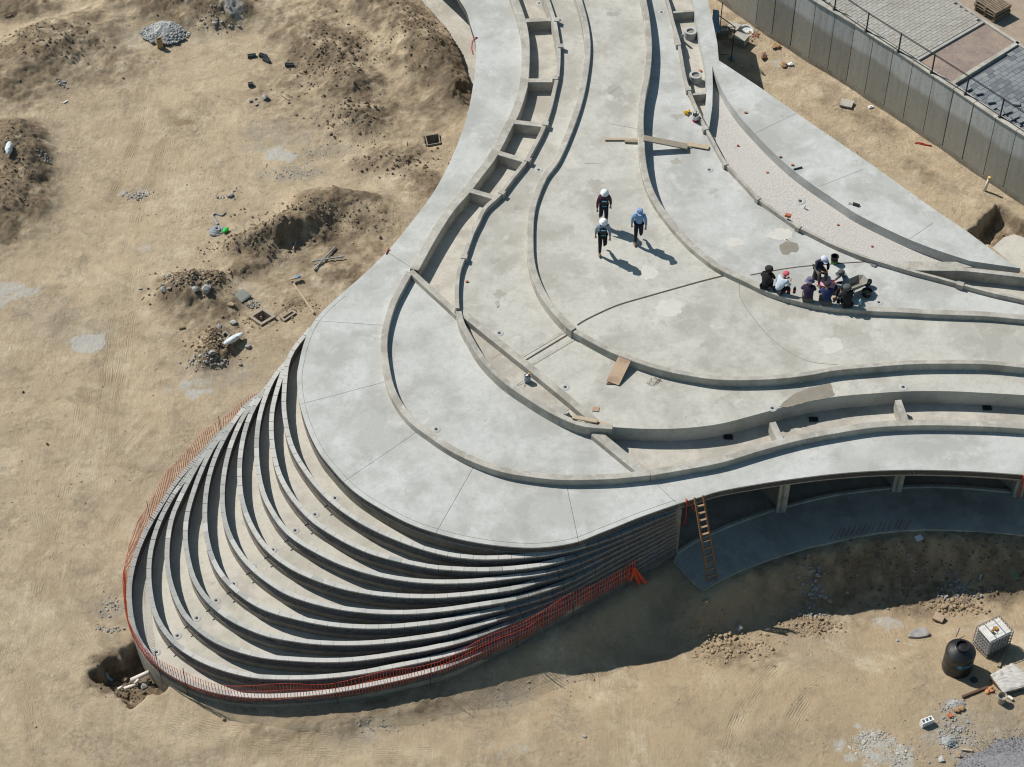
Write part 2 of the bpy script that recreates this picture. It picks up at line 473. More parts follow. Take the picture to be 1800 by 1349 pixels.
TRACKS = [  # px polylines, offset pair width, depth
    [(-20, 1090), (5, 1135), (25, 1180), (47, 1240), (62, 1300), (70, 1370)],
    [(-20, 1060), (20, 1120), (50, 1180), (75, 1250), (105, 1320), (130, 1370)],
    [(0, 1040), (40, 1090), (72, 1130), (105, 1175), (150, 1225), (233, 1268), (333, 1298), (467, 1315), (600, 1322), (760, 1318)],
    [(0, 1020), (50, 1075), (90, 1120), (130, 1170), (190, 1215), (270, 1252), (370, 1280), (500, 1296), (640, 1300)],
    [(240, 470), (226, 560), (210, 660), (190, 760), (182, 850)], [(205, 560), (192, 640), (180, 740), (168, 860)],
    [(290, 250), (268, 310), (245, 370), (225, 440)], [(250, 150), (252, 200), (240, 250), (215, 310), (195, 350)],
    [(150, 690), (130, 800), (110, 900), (85, 990)], [(30, 760), (60, 860), (80, 960), (70, 1040)],
    [(1272, 1349), (1288, 1290), (1310, 1240), (1340, 1190), (1372, 1152)],
    [(1358, 1349), (1378, 1300), (1398, 1260), (1425, 1215), (1462, 1185)],
    [(20, 965), (90, 1030), (150, 1120), (190, 1190)],
    [(300, 800), (260, 850), (215, 905), (185, 950)], [(265, 735), (240, 760), (215, 785), (195, 812)],
]
TRACK_W = [[W(a, b) for a, b in t] for t in TRACKS]
FOOT = [W(*a) for a in [(650, 1228), (733, 1204), (800, 1187), (907, 1139), (1010, 1084), (1100, 1035), (1183, 988), (1200, 1003), (1236, 1042), (1287, 1014), (1358, 986), (1429, 965),
        (1500, 949), (1600, 936), (1650, 935), (1717, 938), (1800, 945), (1900, 960), (2050, 990)]]
WALKP = [W(a, b, .15) for a, b in [(690, -60), (735, -10), (757, 20), (785, 55), (803, 90), (818, 125), (829, 160), (833, 185), (900, 200), (960, 60), (900, -160)]]
def inside_poly(poly, x, y):
    r_ = np.zeros(x.shape, bool)
    n = len(poly)
    for k in range(n):
        (ax, ay), (bx, by) = poly[k], poly[(k + 1) % n]
        r_ ^= ((ay > y) != (by > y)) & (x < (bx - ax) * (y - ay) / (by - ay + 1e-12) + ax)
    return r_
PITS = []   # rotated boxes: centre xy, half sizes, angle, depth, edge softness, wobble
def pit(px4, depth, soft, wob, z=0.0):
    q = [Vector(W(a, b, z)) for a, b in px4]
    c = sum(q, Vector((0, 0))) / 4
    u = ((q[1] - q[0]) + (q[2] - q[3])) / 2
    v = ((q[3] - q[0]) + (q[2] - q[1])) / 2
    PITS.append((c, u.length / 2, v.length / 2, math.atan2(u.y, u.x), depth, soft, wob))
pit([(165, 1185), (238, 1120), (300, 1195), (225, 1240)], 0.85, 0.22, 0.14)
pit([(1706, 404), (1752, 366), (1830, 400), (1780, 455)], 0.75, 0.12, 0.08)
def hfun(x, y, full=False):
    x = np.atleast_1d(np.asarray(x, float))
    y = np.atleast_1d(np.asarray(y, float))
    wx = x + 0.7 * fbm(x, y, 0.5, 3, 90)
    wy = y + 0.7 * fbm(x, y, 0.5, 3, 95)
    h = 0.10 * fbm(x, y, 0.22, 3, 1) + 0.05 * fbm(x, y, 0.9, 3, 7)
    dark = np.zeros_like(x)
    rough = np.zeros_like(x)
    for px, py, rx, ry, rot, hh, dk, ro in MOUNDS:
        cx, cy = W(px, py, hh * 0.5)
        c, s = math.cos(R(rot)), math.sin(R(rot))
        dx, dy = wx - cx, wy - cy
        u, v = (dx * c + dy * s) / rx, (-dx * s + dy * c) / ry
        q = u * u + v * v
        g = np.exp(-q * 1.1)
        h = h + hh * 1.15 * g
        k = 1 / (1 + np.exp(np.clip((q - 1.0) * 2.6, -40, 40)))
        dark = np.maximum(dark, dk * k)
        rough = np.maximum(rough, ro * k)
    for px, py, rx, ry, rot, hh in DIPS:
        cx, cy = W(px, py, hh * 0.7)
        c, s = math.cos(R(rot)), math.sin(R(rot))
        dx, dy = x - cx, y - cy
        u, v = (dx * c + dy * s) / rx, (-dx * s + dy * c) / ry
        h = h + hh * np.exp(-(u * u + v * v))
    if h.size:
        best = np.full(x.shape, 9.0)
        for (ax, ay), (bx, by) in zip(FOOT, FOOT[1:]):
            L_ = math.hypot(bx - ax, by - ay)
            ux, uy = (bx - ax) / L_, (by - ay) / L_
            s_ = np.clip((x - ax) * ux + (y - ay) * uy, 0, L_)
            best = np.minimum(best, np.hypot(x - ax - ux * s_, y - ay - uy * s_))
        k = np.exp(-(np.maximum(best - .1, 0) / 0.75) ** 2)
        h = h * (1 - k) + k * 0.03
    h = np.where(inside_poly(WALKP, x, y), np.minimum(h, -0.05), h)
    pits = np.zeros_like(x)
    for c0, a, b, ang, dep, soft, wob in PITS:
        c, s = math.cos(ang), math.sin(ang)
        dx, dy = x - c0.x, y - c0.y
        u, v = dx * c + dy * s, -dx * s + dy * c
        wv = wob * 2.0 * fbm(x, y, 2.2, 3, 31)
        d = np.maximum(np.abs(u) - a, np.abs(v) - b) + wv
        k = 1 / (1 + np.exp(np.clip(d / soft * 4, -30, 30)))
        h = h - dep * k * (1 + 0.25 * fbm(x, y, 1.5, 2, 44))
        pits = np.maximum(pits, k)
        dark = np.maximum(dark, 0.75 * k)
        rough = np.maximum(rough, 0.6 * k)
    nz = fbm(x, y, 2.2, 3, 12)
    dark = np.clip(dark * (1.0 + 1.3 * nz), 0, 1)
    clod = fbm(x, y, 2.6, 3, 21, 0.8)
    h = h + rough * (0.13 * clod + 0.10 * np.abs(fbm(x, y, 6.5, 2, 55, 0.9)))
    h = h + 0.016 * fbm(x, y, 4.0, 3, 61, 0.8)
    tr = np.zeros_like(x)
    td = np.full(x.shape, 9.0)
    for t in TRACK_W:
        best = np.full(x.shape, 9.0)
        bs = np.zeros_like(x)
        al = 0.0
        for (ax, ay), (bx, by) in zip(t, t[1:]):
            L_ = math.hypot(bx - ax, by - ay)
            ux, uy = (bx - ax) / L_, (by - ay) / L_
            s_ = np.clip((x - ax) * ux + (y - ay) * uy, 0, L_)
            d = np.hypot(x - ax - ux * s_, y - ay - uy * s_)
            m = d < best
            best = np.where(m, d, best)
            bs = np.where(m, s_ + al, bs)
            al += L_
        best = best + 0.05 * fbm(x, y, 1.4, 2, 77)
        band = np.exp(-(best / 0.30) ** 4)
        lug = 0.5 + 0.5 * np.sin(bs * 26.0 + 40 * best)
        rim = np.exp(-((best - 0.3) / 0.09) ** 2)
        fade = 0.35 + 0.9 * np.clip(fbm(x, y, 0.7, 2, 83) + 0.4, 0, 1)
        h = h + fade * (-0.022 * band + 0.012 * band * lug + 0.012 * rim)
        tr = np.maximum(tr, band * fade)
        td = np.minimum(td, np.abs(best))
    if not full:
        return h
    pale = np.zeros_like(x)
    grey = np.zeros_like(x)
    wet = np.zeros_like(x)
    for L_, arr in ((PALE, 'p'), (GREY, 'g'), (WET, 'w')):
        acc = np.zeros_like(x)
        for px, py, rx, ry, k in L_:
            cx, cy = W(px, py)
            q = ((wx * 0.5 + x * 0.5 - cx) / max(rx, .01)) ** 2 + ((wy * 0.5 + y * 0.5 - cy) / max(ry, .01)) ** 2
            q = q + 1.6 * fbm(x, y, 3.0, 3, 101)
            acc = np.maximum(acc, k / (1 + np.exp(np.clip((q - 0.8) * (6.0 if arr != 'g' else 2.5), -30, 30))))
        if arr == 'p': pale = acc
        elif arr == 'g': grey = acc
        else: wet = acc
    return h, dark, pale, grey, wet, tr, td
def GZ(x, y):
    return float(hfun(np.array([x]), np.array([y]))[0])
def G(px, py, dz=0.0):
    """point on the terrain seen at that pixel"""
    z = 0.0
    for _ in range(6):
        v = P(px, py, z)
        z = 0.5 * z + 0.5 * GZ(v.x, v.y)
    v = P(px, py, z)
    return Vector((v.x, v.y, GZ(v.x, v.y) + dz))

step = 0.066
gx = np.concatenate([[-400, -200, -100, -60, -40, -33], np.arange(-29, 26, step), [28, 33, 40, 60, 100, 200, 400]])
gy = np.concatenate([[-400, -200, -100, -60, -40, -28, -22], np.arange(-18.5, 26.5, step), [28, 33, 40, 60, 100, 200, 500]])
X, Y = np.meshgrid(gx, gy)
xf, yf = X.ravel(), Y.ravel()
hh, dk, pl, gr, we, tr, tdist = hfun(xf, yf, True)
# square shafts of the inspection chambers and the open pipe box
SHAFTS = []
def shaft(px4, depth, z=0.0):
    q = [P(a, b, z) for a, b in px4]
    SHAFTS.append((q, depth))
shaft([(748, 242), (771, 238), (774, 254), (752, 258)], 1.3)
shaft([(441, 561), (462, 548), (482, 561), (460, 574)], 1.4)
shaft([(495, 560), (514, 548), (519, 552), (500, 565)], 0.9)
shaft([(388, 605), (397, 594), (405, 600), (394, 615)], 0.9)
def inside(q, x, y, grow=0.0):
    k = np.ones_like(x, bool)
    n = len(q)
    a = sum(q[i].x * q[(i + 1) % n].y - q[(i + 1) % n].x * q[i].y for i in range(n))
    sg = 1 if a > 0 else -1
    for i in range(n):
        p0, p1 = q[i], q[(i + 1) % n]
        ex, ey = p1.x - p0.x, p1.y - p0.y
        L_ = math.hypot(ex, ey)
        k &= sg * (ex * (y - p0.y) - ey * (x - p0.x)) / L_ > -grow
    return k
flat_z = []
for q, dep in SHAFTS:
    zc = GZ(sum(p.x for p in q) / 4, sum(p.y for p in q) / 4)
    flat_z.append(zc)
    near = inside(q, xf, yf, 0.25)
    hh = np.where(near, zc - 0.02, hh)
    hh = np.where(inside(q, xf, yf, 0.03), zc - dep, hh)
nx, ny = len(gx), len(gy)
me = bpy.data.meshes.new("dirt_ground")
me.vertices.add(nx * ny)
me.vertices.foreach_set("co", np.stack([xf, yf, hh], 1).ravel())
i = (np.arange(ny - 1)[:, None] * nx + np.arange(nx - 1)[None, :]).ravel()
quads = np.stack([i, i + 1, i + 1 + nx, i + nx], 1).astype(np.int32)
me.loops.add(quads.size)
me.loops.foreach_set("vertex_index", quads.ravel())
me.polygons.add(len(quads))
me.polygons.foreach_set("loop_start", np.arange(len(quads), dtype=np.int32) * 4)
me.polygons.foreach_set("use_smooth", np.ones(len(quads), bool))
me.update(calc_edges=True)
at = me.attributes.new("soil", 'FLOAT_COLOR', 'POINT')
at.data.foreach_set("color", np.stack([dk, pl, gr, np.clip(we + 0, 0, 1)], 1).astype(np.float32).ravel())
at2 = me.attributes.new("track", 'FLOAT', 'POINT')
at2.data.foreach_set("value", tr.astype(np.float32))
at3 = me.attributes.new("track_offset", 'FLOAT', 'POINT')
at3.data.foreach_set("value", tdist.astype(np.float32))

gm = bpy.data.materials.new("dirt")
gm.use_nodes = True
t = gm.node_tree
N, L = t.nodes, t.links
b = N["Principled BSDF"]
b.inputs["Roughness"].default_value = 0.95
b.inputs["Specular IOR Level"].default_value = 0.1
geo = N.new("ShaderNodeNewGeometry")
def gn(s, d=7, r=0.65, dist=0.0):
    n = N.new("ShaderNodeTexNoise")
    n.inputs["Scale"].default_value = s
    n.inputs["Detail"].default_value = d
    n.inputs["Roughness"].default_value = r
    n.inputs["Distortion"].default_value = dist
    L.new(geo.outputs["Position"], n.inputs["Vector"])
    return n.outputs[0]
def gr_(src, a, b_, lo=0.0, hi=1.0):
    r = N.new("ShaderNodeMapRange")
    r.inputs["From Min"].default_value = a
    r.inputs["From Max"].default_value = b_
    r.inputs["To Min"].default_value = lo
    r.inputs["To Max"].default_value = hi
    L.new(src, r.inputs[0])
    return r.outputs[0]
def gmix(f, a, c):
    x = N.new("ShaderNodeMix")
    x.data_type = 'RGBA'
    L.new(f, x.inputs[0])
    for k, v in ((6, a), (7, c)):
        if isinstance(v, tuple): x.inputs[k].default_value = (*v, 1)
        else: L.new(v, x.inputs[k])
    return x.outputs[2]
def gmul(a, b_):
    x = N.new("ShaderNodeMath")
    x.operation = 'MULTIPLY'
    L.new(a, x.inputs[0])
    if isinstance(b_, float): x.inputs[1].default_value = b_
    else: L.new(b_, x.inputs[1])
    return x.outputs[0]
soil = N.new("ShaderNodeAttribute")
soil.attribute_name = "soil"
sep = N.new("ShaderNodeSeparateColor")
L.new(soil.outputs["Color"], sep.inputs[0])
trk = N.new("ShaderNodeAttribute")
trk.attribute_name = "track"
tof = N.new("ShaderNodeAttribute")
tof.attribute_name = "track_offset"
def gmath(op, a, b_=None):
    x = N.new("ShaderNodeMath")
    x.operation = op
    for k, v in ((0, a), (1, b_)):
        if v is None: continue
        if isinstance(v, float): x.inputs[k].default_value = v
        else: L.new(v, x.inputs[k])
    return x.outputs[0]
ribs = gmul(gmath('SINE', gmul(gmath('ADD', tof.outputs["Fac"], gmul(gn(1.2, 3), 0.12)), 78.0)), trk.outputs["Fac"])
c = gmix(gr_(gn(0.25, 9, 0.62, 0.3), 0.36, 0.64), (0.54, 0.425, 0.285), (0.435, 0.345, 0.24))
c = gmix(gr_(gn(1.3, 9, 0.75, 0.4), 0.46, 0.66, 0, 0.75), c, (0.62, 0.51, 0.36))
c = gmix(gr_(gn(0.75, 9, 0.75, 0.5), 0.52, 0.66, 0, 0.75), c, (0.30, 0.24, 0.17))
c = gmix(gr_(gn(4.0, 8, 0.8), 0.52, 0.66, 0, 0.4), c, (0.31, 0.25, 0.175))
c = gmix(gr_(gn(3.1, 8, 0.8), 0.54, 0.66, 0, 0.55), c, (0.60, 0.51, 0.38))
pz = N.new("ShaderNodeSeparateXYZ")
L.new(geo.outputs["Position"], pz.inputs[0])
warm = gmul(gr_(pz.outputs[0], -8.0, 6.0), gr_(pz.outputs[1], -4.0, -9.0))
c = gmix(gmul(warm, 0.5), c, (0.44, 0.33, 0.205))
c = gmix(gmul(gr_(gn(0.42, 9, 0.72), 0.52, 0.60), gr_(gn(5.5, 6, .85), 0.38, 0.6)), c, (0.33, 0.265, 0.19))
c = gmix(gmul(gr_(gn(0.33, 8, 0.7), 0.54, 0.62), gr_(gn(2.6, 8, .85), 0.4, 0.6)), c, (0.63, 0.53, 0.39))
c = gmix(gmul(trk.outputs["Fac"], gr_(gn(0.22, 3), 0.5, 0.56, 0, 0.5)), c, (0.60, 0.49, 0.34))
c = gmix(gmul(trk.outputs["Fac"], gr_(gn(0.22, 3), 0.52, 0.46, 0, 0.5)), c, (0.36, 0.275, 0.18))
ribs = gmul(ribs, gr_(gn(1.7, 5, .7), 0.42, 0.6))
c = gmix(gr_(ribs, 0.1, 0.9, 0, 0.35), c, (0.34, 0.27, 0.18))
c = gmix(gmul(sep.outputs[2], gr_(gn(2.5, 8, .75), 0.36, 0.58)), c, (0.285, 0.275, 0.25))
dcol = gmix(gr_(gn(6.0, 9, 0.85), 0.40, 0.58), (0.15, 0.115, 0.078), (0.31, 0.235, 0.155))
dcol = gmix(gr_(gn(0.9, 8, 0.7), 0.45, 0.65), dcol, (0.21, 0.165, 0.115))
dm_ = N.new("ShaderNodeMath"); dm_.operation = 'MULTIPLY_ADD'
L.new(gn(3.5, 8, .8), dm_.inputs[0]); dm_.inputs[1].default_value = 0.9; L.new(sep.outputs[0], dm_.inputs[2])
c = gmix(gr_(dm_.outputs[0], 0.55, 1.1), c, dcol)
pm_ = N.new("ShaderNodeMath"); pm_.operation = 'MULTIPLY_ADD'
L.new(gn(3.0, 9, .8), pm_.inputs[0]); pm_.inputs[1].default_value = 1.6; L.new(sep.outputs[1], pm_.inputs[2])
c = gmix(gr_(pm_.outputs[0], 1.15, 1.6, 0, .9), c, (0.52, 0.50, 0.46))
c = gmix(gmul(soil.outputs["Alpha"], 0.7), c, (0.25, 0.17, 0.09))
c = gmix(gr_(gn(20.0, 5, 0.85), 0.58, 0.68, 0, 0.6), c, (0.19, 0.16, 0.12))
c = gmix(gr_(gn(27.0, 4, 0.85), 0.60, 0.70, 0, 0.5), c, (0.56, 0.51, 0.42))
L.new(c, b.inputs["Base Color"])
def scratch(rot, sc):
    m_ = N.new("ShaderNodeMapping")
    m_.inputs["Rotation"].default_value = (0, 0, rot)
    m_.inputs["Scale"].default_value = (sc, sc * 0.07, 1)
    L.new(geo.outputs["Position"], m_.inputs[0])
    n = N.new("ShaderNodeTexNoise")
    n.inputs["Scale"].default_value = 1.0
    n.inputs["Detail"].default_value = 5
    n.inputs["Roughness"].default_value = 0.7
    n.inputs["Distortion"].default_value = 0.1
    L.new(m_.outputs[0], n.inputs["Vector"])
    return n.outputs[0]
flat = gr_(sep.outputs[0], 0.35, 0.1)
s1 = gmul(gmul(scratch(0.55, 7.0), gr_(gn(0.35, 3), 0.45, 0.58)), flat)
s2 = gmul(gmul(scratch(-0.15, 9.0), gr_(gn(0.31, 4, 0.6, 0.5), 0.42, 0.55)), flat)
vor = N.new("ShaderNodeTexVoronoi")
vor.inputs["Scale"].default_value = 3.1
vor.inputs["Randomness"].default_value = 1.0
L.new(geo.outputs["Position"], vor.inputs["Vector"])
dent = gmul(gr_(vor.outputs["Distance"], 0.16, 0.30, 1.0, 0.0), gr_(gn(0.5, 4), 0.5, 0.58))
hgt = gmath('ADD', gn(7.5, 10, 0.88, 0.0), gmul(ribs, 0.13))
hgt = gmath('ADD', hgt, gmul(s1, 0.40))
hgt = gmath('ADD', hgt, gmul(s2, 0.35))
hgt = gmath('ADD', hgt, gmul(dent, -0.22))
hgt = gmath('ADD', hgt, gmul(gn(1.8, 8, 0.8, 0.0), 0.45))
bp = N.new("ShaderNodeBump")
bp.inputs["Strength"].default_value = 1.0
bp.inputs["Distance"].default_value = 0.10
L.new(hgt, bp.inputs["Height"])
L.new(bp.outputs[0], b.inputs["Normal"])
MATS["dirt"] = gm
ground = link("ground", me, gm)
tag(ground, "tan bare dirt of the building site with mounds, pits and wheel tracks", kind="structure")

# ------------------------------------------------------------------ building (roof landscape)
B = thing("curved_concrete_building", "unfinished curved concrete building with a stepped plaza roof and a terraced prow", "building")
Z_A, Z_SOF, Z_C, Z_CURB1, Z_TR, Z_TR2, Z_E, Z_F, Z_G = 2.70, 2.43, 2.76, 2.98, 2.50, 2.45, 3.08, 3.30, 3.05
Z_C3, Z_C4, Z_C5, Z_BED, Z_H, Z_J = 3.46, 3.52, 3.24, 2.86, 3.27, 2.78
def rp(pts, z, st=0.3):
    return resample(PP(pts, z), st)

A_left = [(600, -190), (675, -142), (722, -102), (760, -65), (790, -30), (808, 0), (820, 20), (828, 47), (835, 70), (837, 97), (834, 133), (830, 160), (826, 183), (817, 217),
          (803, 257), (787, 293), (767, 330), (747, 360), (723, 391), (700, 420), (680, 443), (642, 480), (600, 517), (567, 547),
          (547, 573), (533, 607), (526, 637), (522, 663), (525, 700), (533, 733), (546, 767), (562, 797), (580, 820), (604, 847),
          (633, 872), (677, 899), (725, 923), (780, 941), (833, 953), (883, 960), (933, 963), (977, 960), (1017, 952), (1050, 939),
          (1083, 926), (1117, 912), (1150, 900), (1191, 886)]
A_right = [(1191, 886), (1240, 871), (1267, 863), (1333, 851), (1400, 841), (1467, 833), (1533, 828), (1600, 826), (1667, 827), (1733, 830),
           (1800, 835), (1900, 846), (2050, 866)]
c1_ring = [(720, 478), (706, 503), (690, 535), (679, 572), (675, 605), (678, 640), (687, 680), (703, 712), (726, 740), (755, 762),
           (790, 786), (834, 808), (883, 825), (933, 834), (983, 839), (1033, 839), (1083, 837), (1143, 831)]
c1_up = [(728, 474), (740, 452), (752, 430), (770, 400), (792, 367), (820, 335), (843, 305), (862, 280), (878, 252), (893, 222), (906, 197),
         (918, 160), (922, 137), (924, 100), (923, 67), (917, 35), (905, 0), (888, -50), (870, -100)]
c1_right = [(1143, 831), (1200, 821), (1267, 808), (1333, 788), (1400, 770), (1467, 757), (1533, 747), (1600, 743), (1667, 743),
            (1733, 745), (1800, 749), (1900, 757), (2050, 772)]
c2_up = [(804, 542), (803, 520), (804, 493), (808, 470), (817, 447), (830, 410), (840, 390), (853, 365), (877, 343), (900, 313), (924, 283),
         (941, 253), (955, 225), (967, 190), (974, 160), (980, 133), (982, 107), (982, 83), (979, 60), (975, 38), (963, 0), (948, -40), (930, -90)]
c2_left = [(806, 545), (812, 568), (825, 592), (847, 628), (883, 665), (925, 695), (967, 721), (1002, 738), (1030, 747), (1077, 751)]
e2 = [(1077, 751), (1133, 754), (1200, 753), (1267, 745), (1333, 728), (1400, 710), (1467, 698), (1533, 692), (1600, 688), (1667, 688),
      (1733, 691), (1800, 695), (1900, 703), (2050, 718)]
c3_up = [(985, -90), (1003, -45), (1018, 0), (1029, 43), (1033, 87), (1027, 140), (1016, 187), (997, 240), (977, 283), (957, 310), (941, 347), (934, 377),
         (932, 410), (933, 450), (939, 480), (953, 513), (973, 543), (1000, 572), (1009, 579)]
c3_low = [(1009, 579), (1033, 593), (1067, 611), (1100, 625), (1133, 637), (1167, 647), (1200, 654), (1250, 662), (1300, 664), (1360, 662),
          (1417, 656), (1467, 647), (1533, 641), (1600, 636), (1667, 635), (1733, 636), (1800, 642), (1900, 653), (2050, 672)]
c4 = [(1105, -90), (1122, -40), (1131, 0), (1137, 33), (1141, 83), (1137, 133), (1130, 167), (1126, 207), (1127, 240), (1130, 283), (1138, 320),
      (1152, 352), (1175, 385), (1203, 418), (1230, 443), (1260, 466), (1287, 480), (1313, 492), (1340, 505), (1373, 517), (1413, 528), (1453, 536),
      (1493, 540), (1533, 543), (1583, 545), (1633, 548), (1683, 550), (1733, 552), (1800, 558), (1900, 568), (2050, 585)]
c5 = [(1150, -60), (1173, 0), (1183, 37), (1190, 62), (1197, 95), (1203, 130), (1210, 155), (1223, 187), (1237, 217), (1253, 247), (1273, 283), (1300, 313), (1333, 348),
      (1367, 373), (1400, 396), (1433, 413), (1467, 430), (1517, 450), (1560, 463), (1600, 475), (1650, 488), (1700, 502), (1750, 515),
      (1800, 526), (1900, 552), (2050, 590)]
w6 = [(1252, 114), (1260, 138), (1277, 172), (1300, 205), (1327, 235), (1355, 264), (1390, 296), (1427, 324), (1467, 351), (1505, 376),
      (1550, 399), (1600, 422), (1650, 441), (1705, 459)]
h_out = [(1263, 106), (1333, 152), (1433, 222), (1533, 290), (1633, 362), (1700, 407), (1753, 447), (1794, 472)]

pA_l, pA_r = rp(A_left, Z_A), rp(A_right, Z_A)
pc1u, pc1g, pc1r = rp(c1_up, Z_CURB1), rp(c1_ring, Z_CURB1), rp(c1_right, Z_CURB1)
pc2u, pc2l, pe2 = rp(c2_up, Z_E + .2), rp(c2_left, Z_E + 0.1), rp(e2, Z_E)
pc3u, pc3l = rp(c3_up, Z_C3), rp(c3_low, Z_C3)
pc4, pc5 = rp(c4, Z_C4), rp(c5, Z_C5)
pw6, pho = rp(w6, Z_H), [P(x, y, Z_H) for x, y in h_out]

def floor_part(name, poly, z, m, dep=0.25, label=None):
    mb = MB().prism(poly, z - dep, z)
    o = mb.build(name, m, B)
    if label: o["label"] = label
    return o
def wall_part(name, path, w, z0, z1, m, off=0.0, label=None, bevel=0.015):
    o = MB().strip(path, w, z0, z1, off).build(name, m, B, bevel=bevel)
    if label: o["label"] = label
    return o
def dist2(a, b):
    return math.hypot(a.x - b.x, a.y - b.y)
def cut(path, px, py, z, first=True):
    """part of the path before / after its point nearest to a pixel"""
    q = P(px, py, z)
    k = min(range(len(path)), key=lambda j: dist2(path[j], q))
    return path[:k + 1] if first else path[k:]

# outer roof band, split by its cast joints into panels
inner = list(reversed(pc1u)) + pc1g[1:] + pc1r[1:]
outer = pA_l + pA_r[1:]
JT = [((556, 560), (676, 569)), ((530, 709), (684, 672)), ((610, 845), (742, 757)), ((772, 938), (842, 815)), ((1020, 950), (995, 845)),
      ((1191, 886), (1145, 838)), ((680, 443), (722, 476))]
JT = sorted(JT, key=lambda j: min(range(len(outer)), key=lambda k: dist2(outer[k], P(*j[0], Z_A))))
def nearest(path, q):
    return min(range(len(path)), key=lambda k: dist2(path[k], q))
cuts = [(0, 0)] + [(nearest(outer, P(*a, Z_A)), nearest(inner, P(*b_, Z_A))) for a, b_ in JT] + [(len(outer) - 1, len(inner) - 1)]
for (o0, i0), (o1, i1) in zip(cuts, cuts[1:]):
    po, pi = [v.copy() for v in outer[o0:o1 + 1]], [v.copy() for v in inner[i0:i1 + 1]]
    if len(po) < 2 or len(pi) < 2:
        continue
    # open a thin joint at each end
    def pull(a, b_, g=0.007):
        d = (b_ - a); d.z = 0
        return a + d.normalized() * g
    po[0], pi[0] = pull(po[0], po[1]), pull(pi[0], pi[1])
    po[-1], pi[-1] = pull(po[-1], po[-2]), pull(pi[-1], pi[-2])
    floor_part("roof_panel", po + list(reversed(pi)), Z_A, M_SLAB, Z_A - Z_SOF)
floor_part("roof_joint_bed", outer + list(reversed(inner)), Z_A - 0.05, M_JOINT, 0.2)
# fine drip groove near the rim of the prow
rim = cut(cut(pA_l, 600, 517, Z_A, False), 1191, 886, Z_A)
MB().strip(rim, 0.007, Z_A + 0.001, Z_A + 0.004, off=0.17).build("rim_groove", M_JOINT, B)

# curbs of the outer band
wall_part("planter_wall", pc1u, 0.34, Z_TR - .15, Z_CURB1, M_CURB, bevel=0.02)
wall_part("ring_curb", pc1g, 0.24, Z_A - .1, Z_CURB1, M_CURB, bevel=0.02)
wall_part("ring_curb", pc1r, 0.27, Z_TR2 - .1, Z_CURB1 - 0.002, M_CURB, bevel=0.02)

# crescent floor inside the ring
d1a, d1b = P(722, 476, Z_CURB1), P(806, 553, Z_CURB1)
d3a, d3b = P(1046, 760, Z_CURB1), P(1134, 832, Z_CURB1)
floor_part("crescent_floor", pc1g + [P(1046, 758, Z_C)] + list(reversed(pc2l))[1:], Z_C, M_SLAB, 0.3)
wall_part("diagonal_beam", [d1a, d1b], 0.22, Z_C - .3, Z_CURB1 + 0.003, M_CURB, bevel=0.02)
wall_part("diagonal_beam", [d3a, d3b], 0.36, Z_C - .3, Z_CURB1 + 0.003, M_CURB, bevel=0.02)
# left planter trough with its cross walls
floor_part("planter_floor", pc1u + list(reversed(pc2u)), Z_TR, M_TROUGH, 0.2)
wall_part("planter_wall", pc2u, 0.15, Z_TR - .1, Z_E + 0.2, M_CURB, bevel=0.01)
for (a, b_) in (((916, 37), (976, 34)), ((921, 142), (979, 142)), ((898, 214), (958, 221)), ((872, 268), (926, 284)), ((822, 334), (878, 350))):
    wall_part("cross_wall", [P(*a, Z_CURB1 - .02), P(*b_, Z_CURB1 - .02)], 0.24, Z_TR - .1, Z_CURB1 - .006, M_CURB, bevel=0.01)
# small lugs on the thin wall
for a, b_ in (((814, 455), (816, 448)), ((879, 341), (884, 336)), ((925, 284), (929, 278)), ((957, 221), (959, 214)), ((975, 140), (976, 134)), ((985, 84), (985, 78)), ((977, 38), (978, 32))):
    MB().strip([P(*a, Z_E + .2), P(*b_, Z_E + .2)], 0.22, Z_E, Z_E + 0.23, off=-0.02).build("wall_lug", M_CURB, B)
# triangular trough and the second diagonal
floor_part("planter_floor", pc2l[2:-2] + [P(1045, 745, 2.86), P(925, 641, 2.86), P(830, 563, 2.86)], 2.84, M_TROUGH, 0.2)
wall_part("low_wall", pc2l, 0.20, Z_C - .1, Z_E + 0.1, M_CURB, bevel=0.02)
d2 = [P(803, 543, Z_E), P(860, 589, Z_E), P(925, 641, Z_E), P(990, 694, Z_E), P(1052, 746, Z_E)]
wall_part("diagonal_beam", d2, 0.26, 2.7, Z_E + 0.03, M_CURB, bevel=0.02)
# lower right trough
floor_part("planter_floor", pe2 + list(reversed(pc1r)) + [d3a], Z_TR2, M_TROUGH, 0.2)
for a, b_ in (((1358, 742), (1374, 776)), ((1579, 703), (1592, 739))):
    wall_part("cross_wall", [P(*a, Z_CURB1), P(*b_, Z_CURB1)], 0.22, Z_TR2 - .1, Z_CURB1 - .006, M_CURB, bevel=0.01)
for a in ((1280, 769), (1430, 738), (1735, 718)):
    q = P(*a, Z_TR2)
    MB().box((q.x, q.y, Z_TR2 + .01), (0.30, 0.2, 0.05)).build("drain_grate", M_DARK, B)
# second level floor
E_poly = pc3u[:] + pc3l[1:] + list(reversed(pe2)) + list(reversed(d2)) + pc2u[1:]
floor_part("walkway_floor", pc3u + pc3l[1:] + list(reversed(pe2))[:-1] + [P(1060, 750, Z_E)] + list(reversed(d2))[1:] + pc2u[2:], Z_E, M_PLAZA, 0.7)
wall_part("plaza_curb", pc3u, 0.25, Z_E - .1, Z_C3, M_CURB, bevel=0.025)
wall_part("plaza_curb", pc3l, 0.20, Z_E - .1, Z_C3 - .05, M_CURB, off=0.02, bevel=0.025)
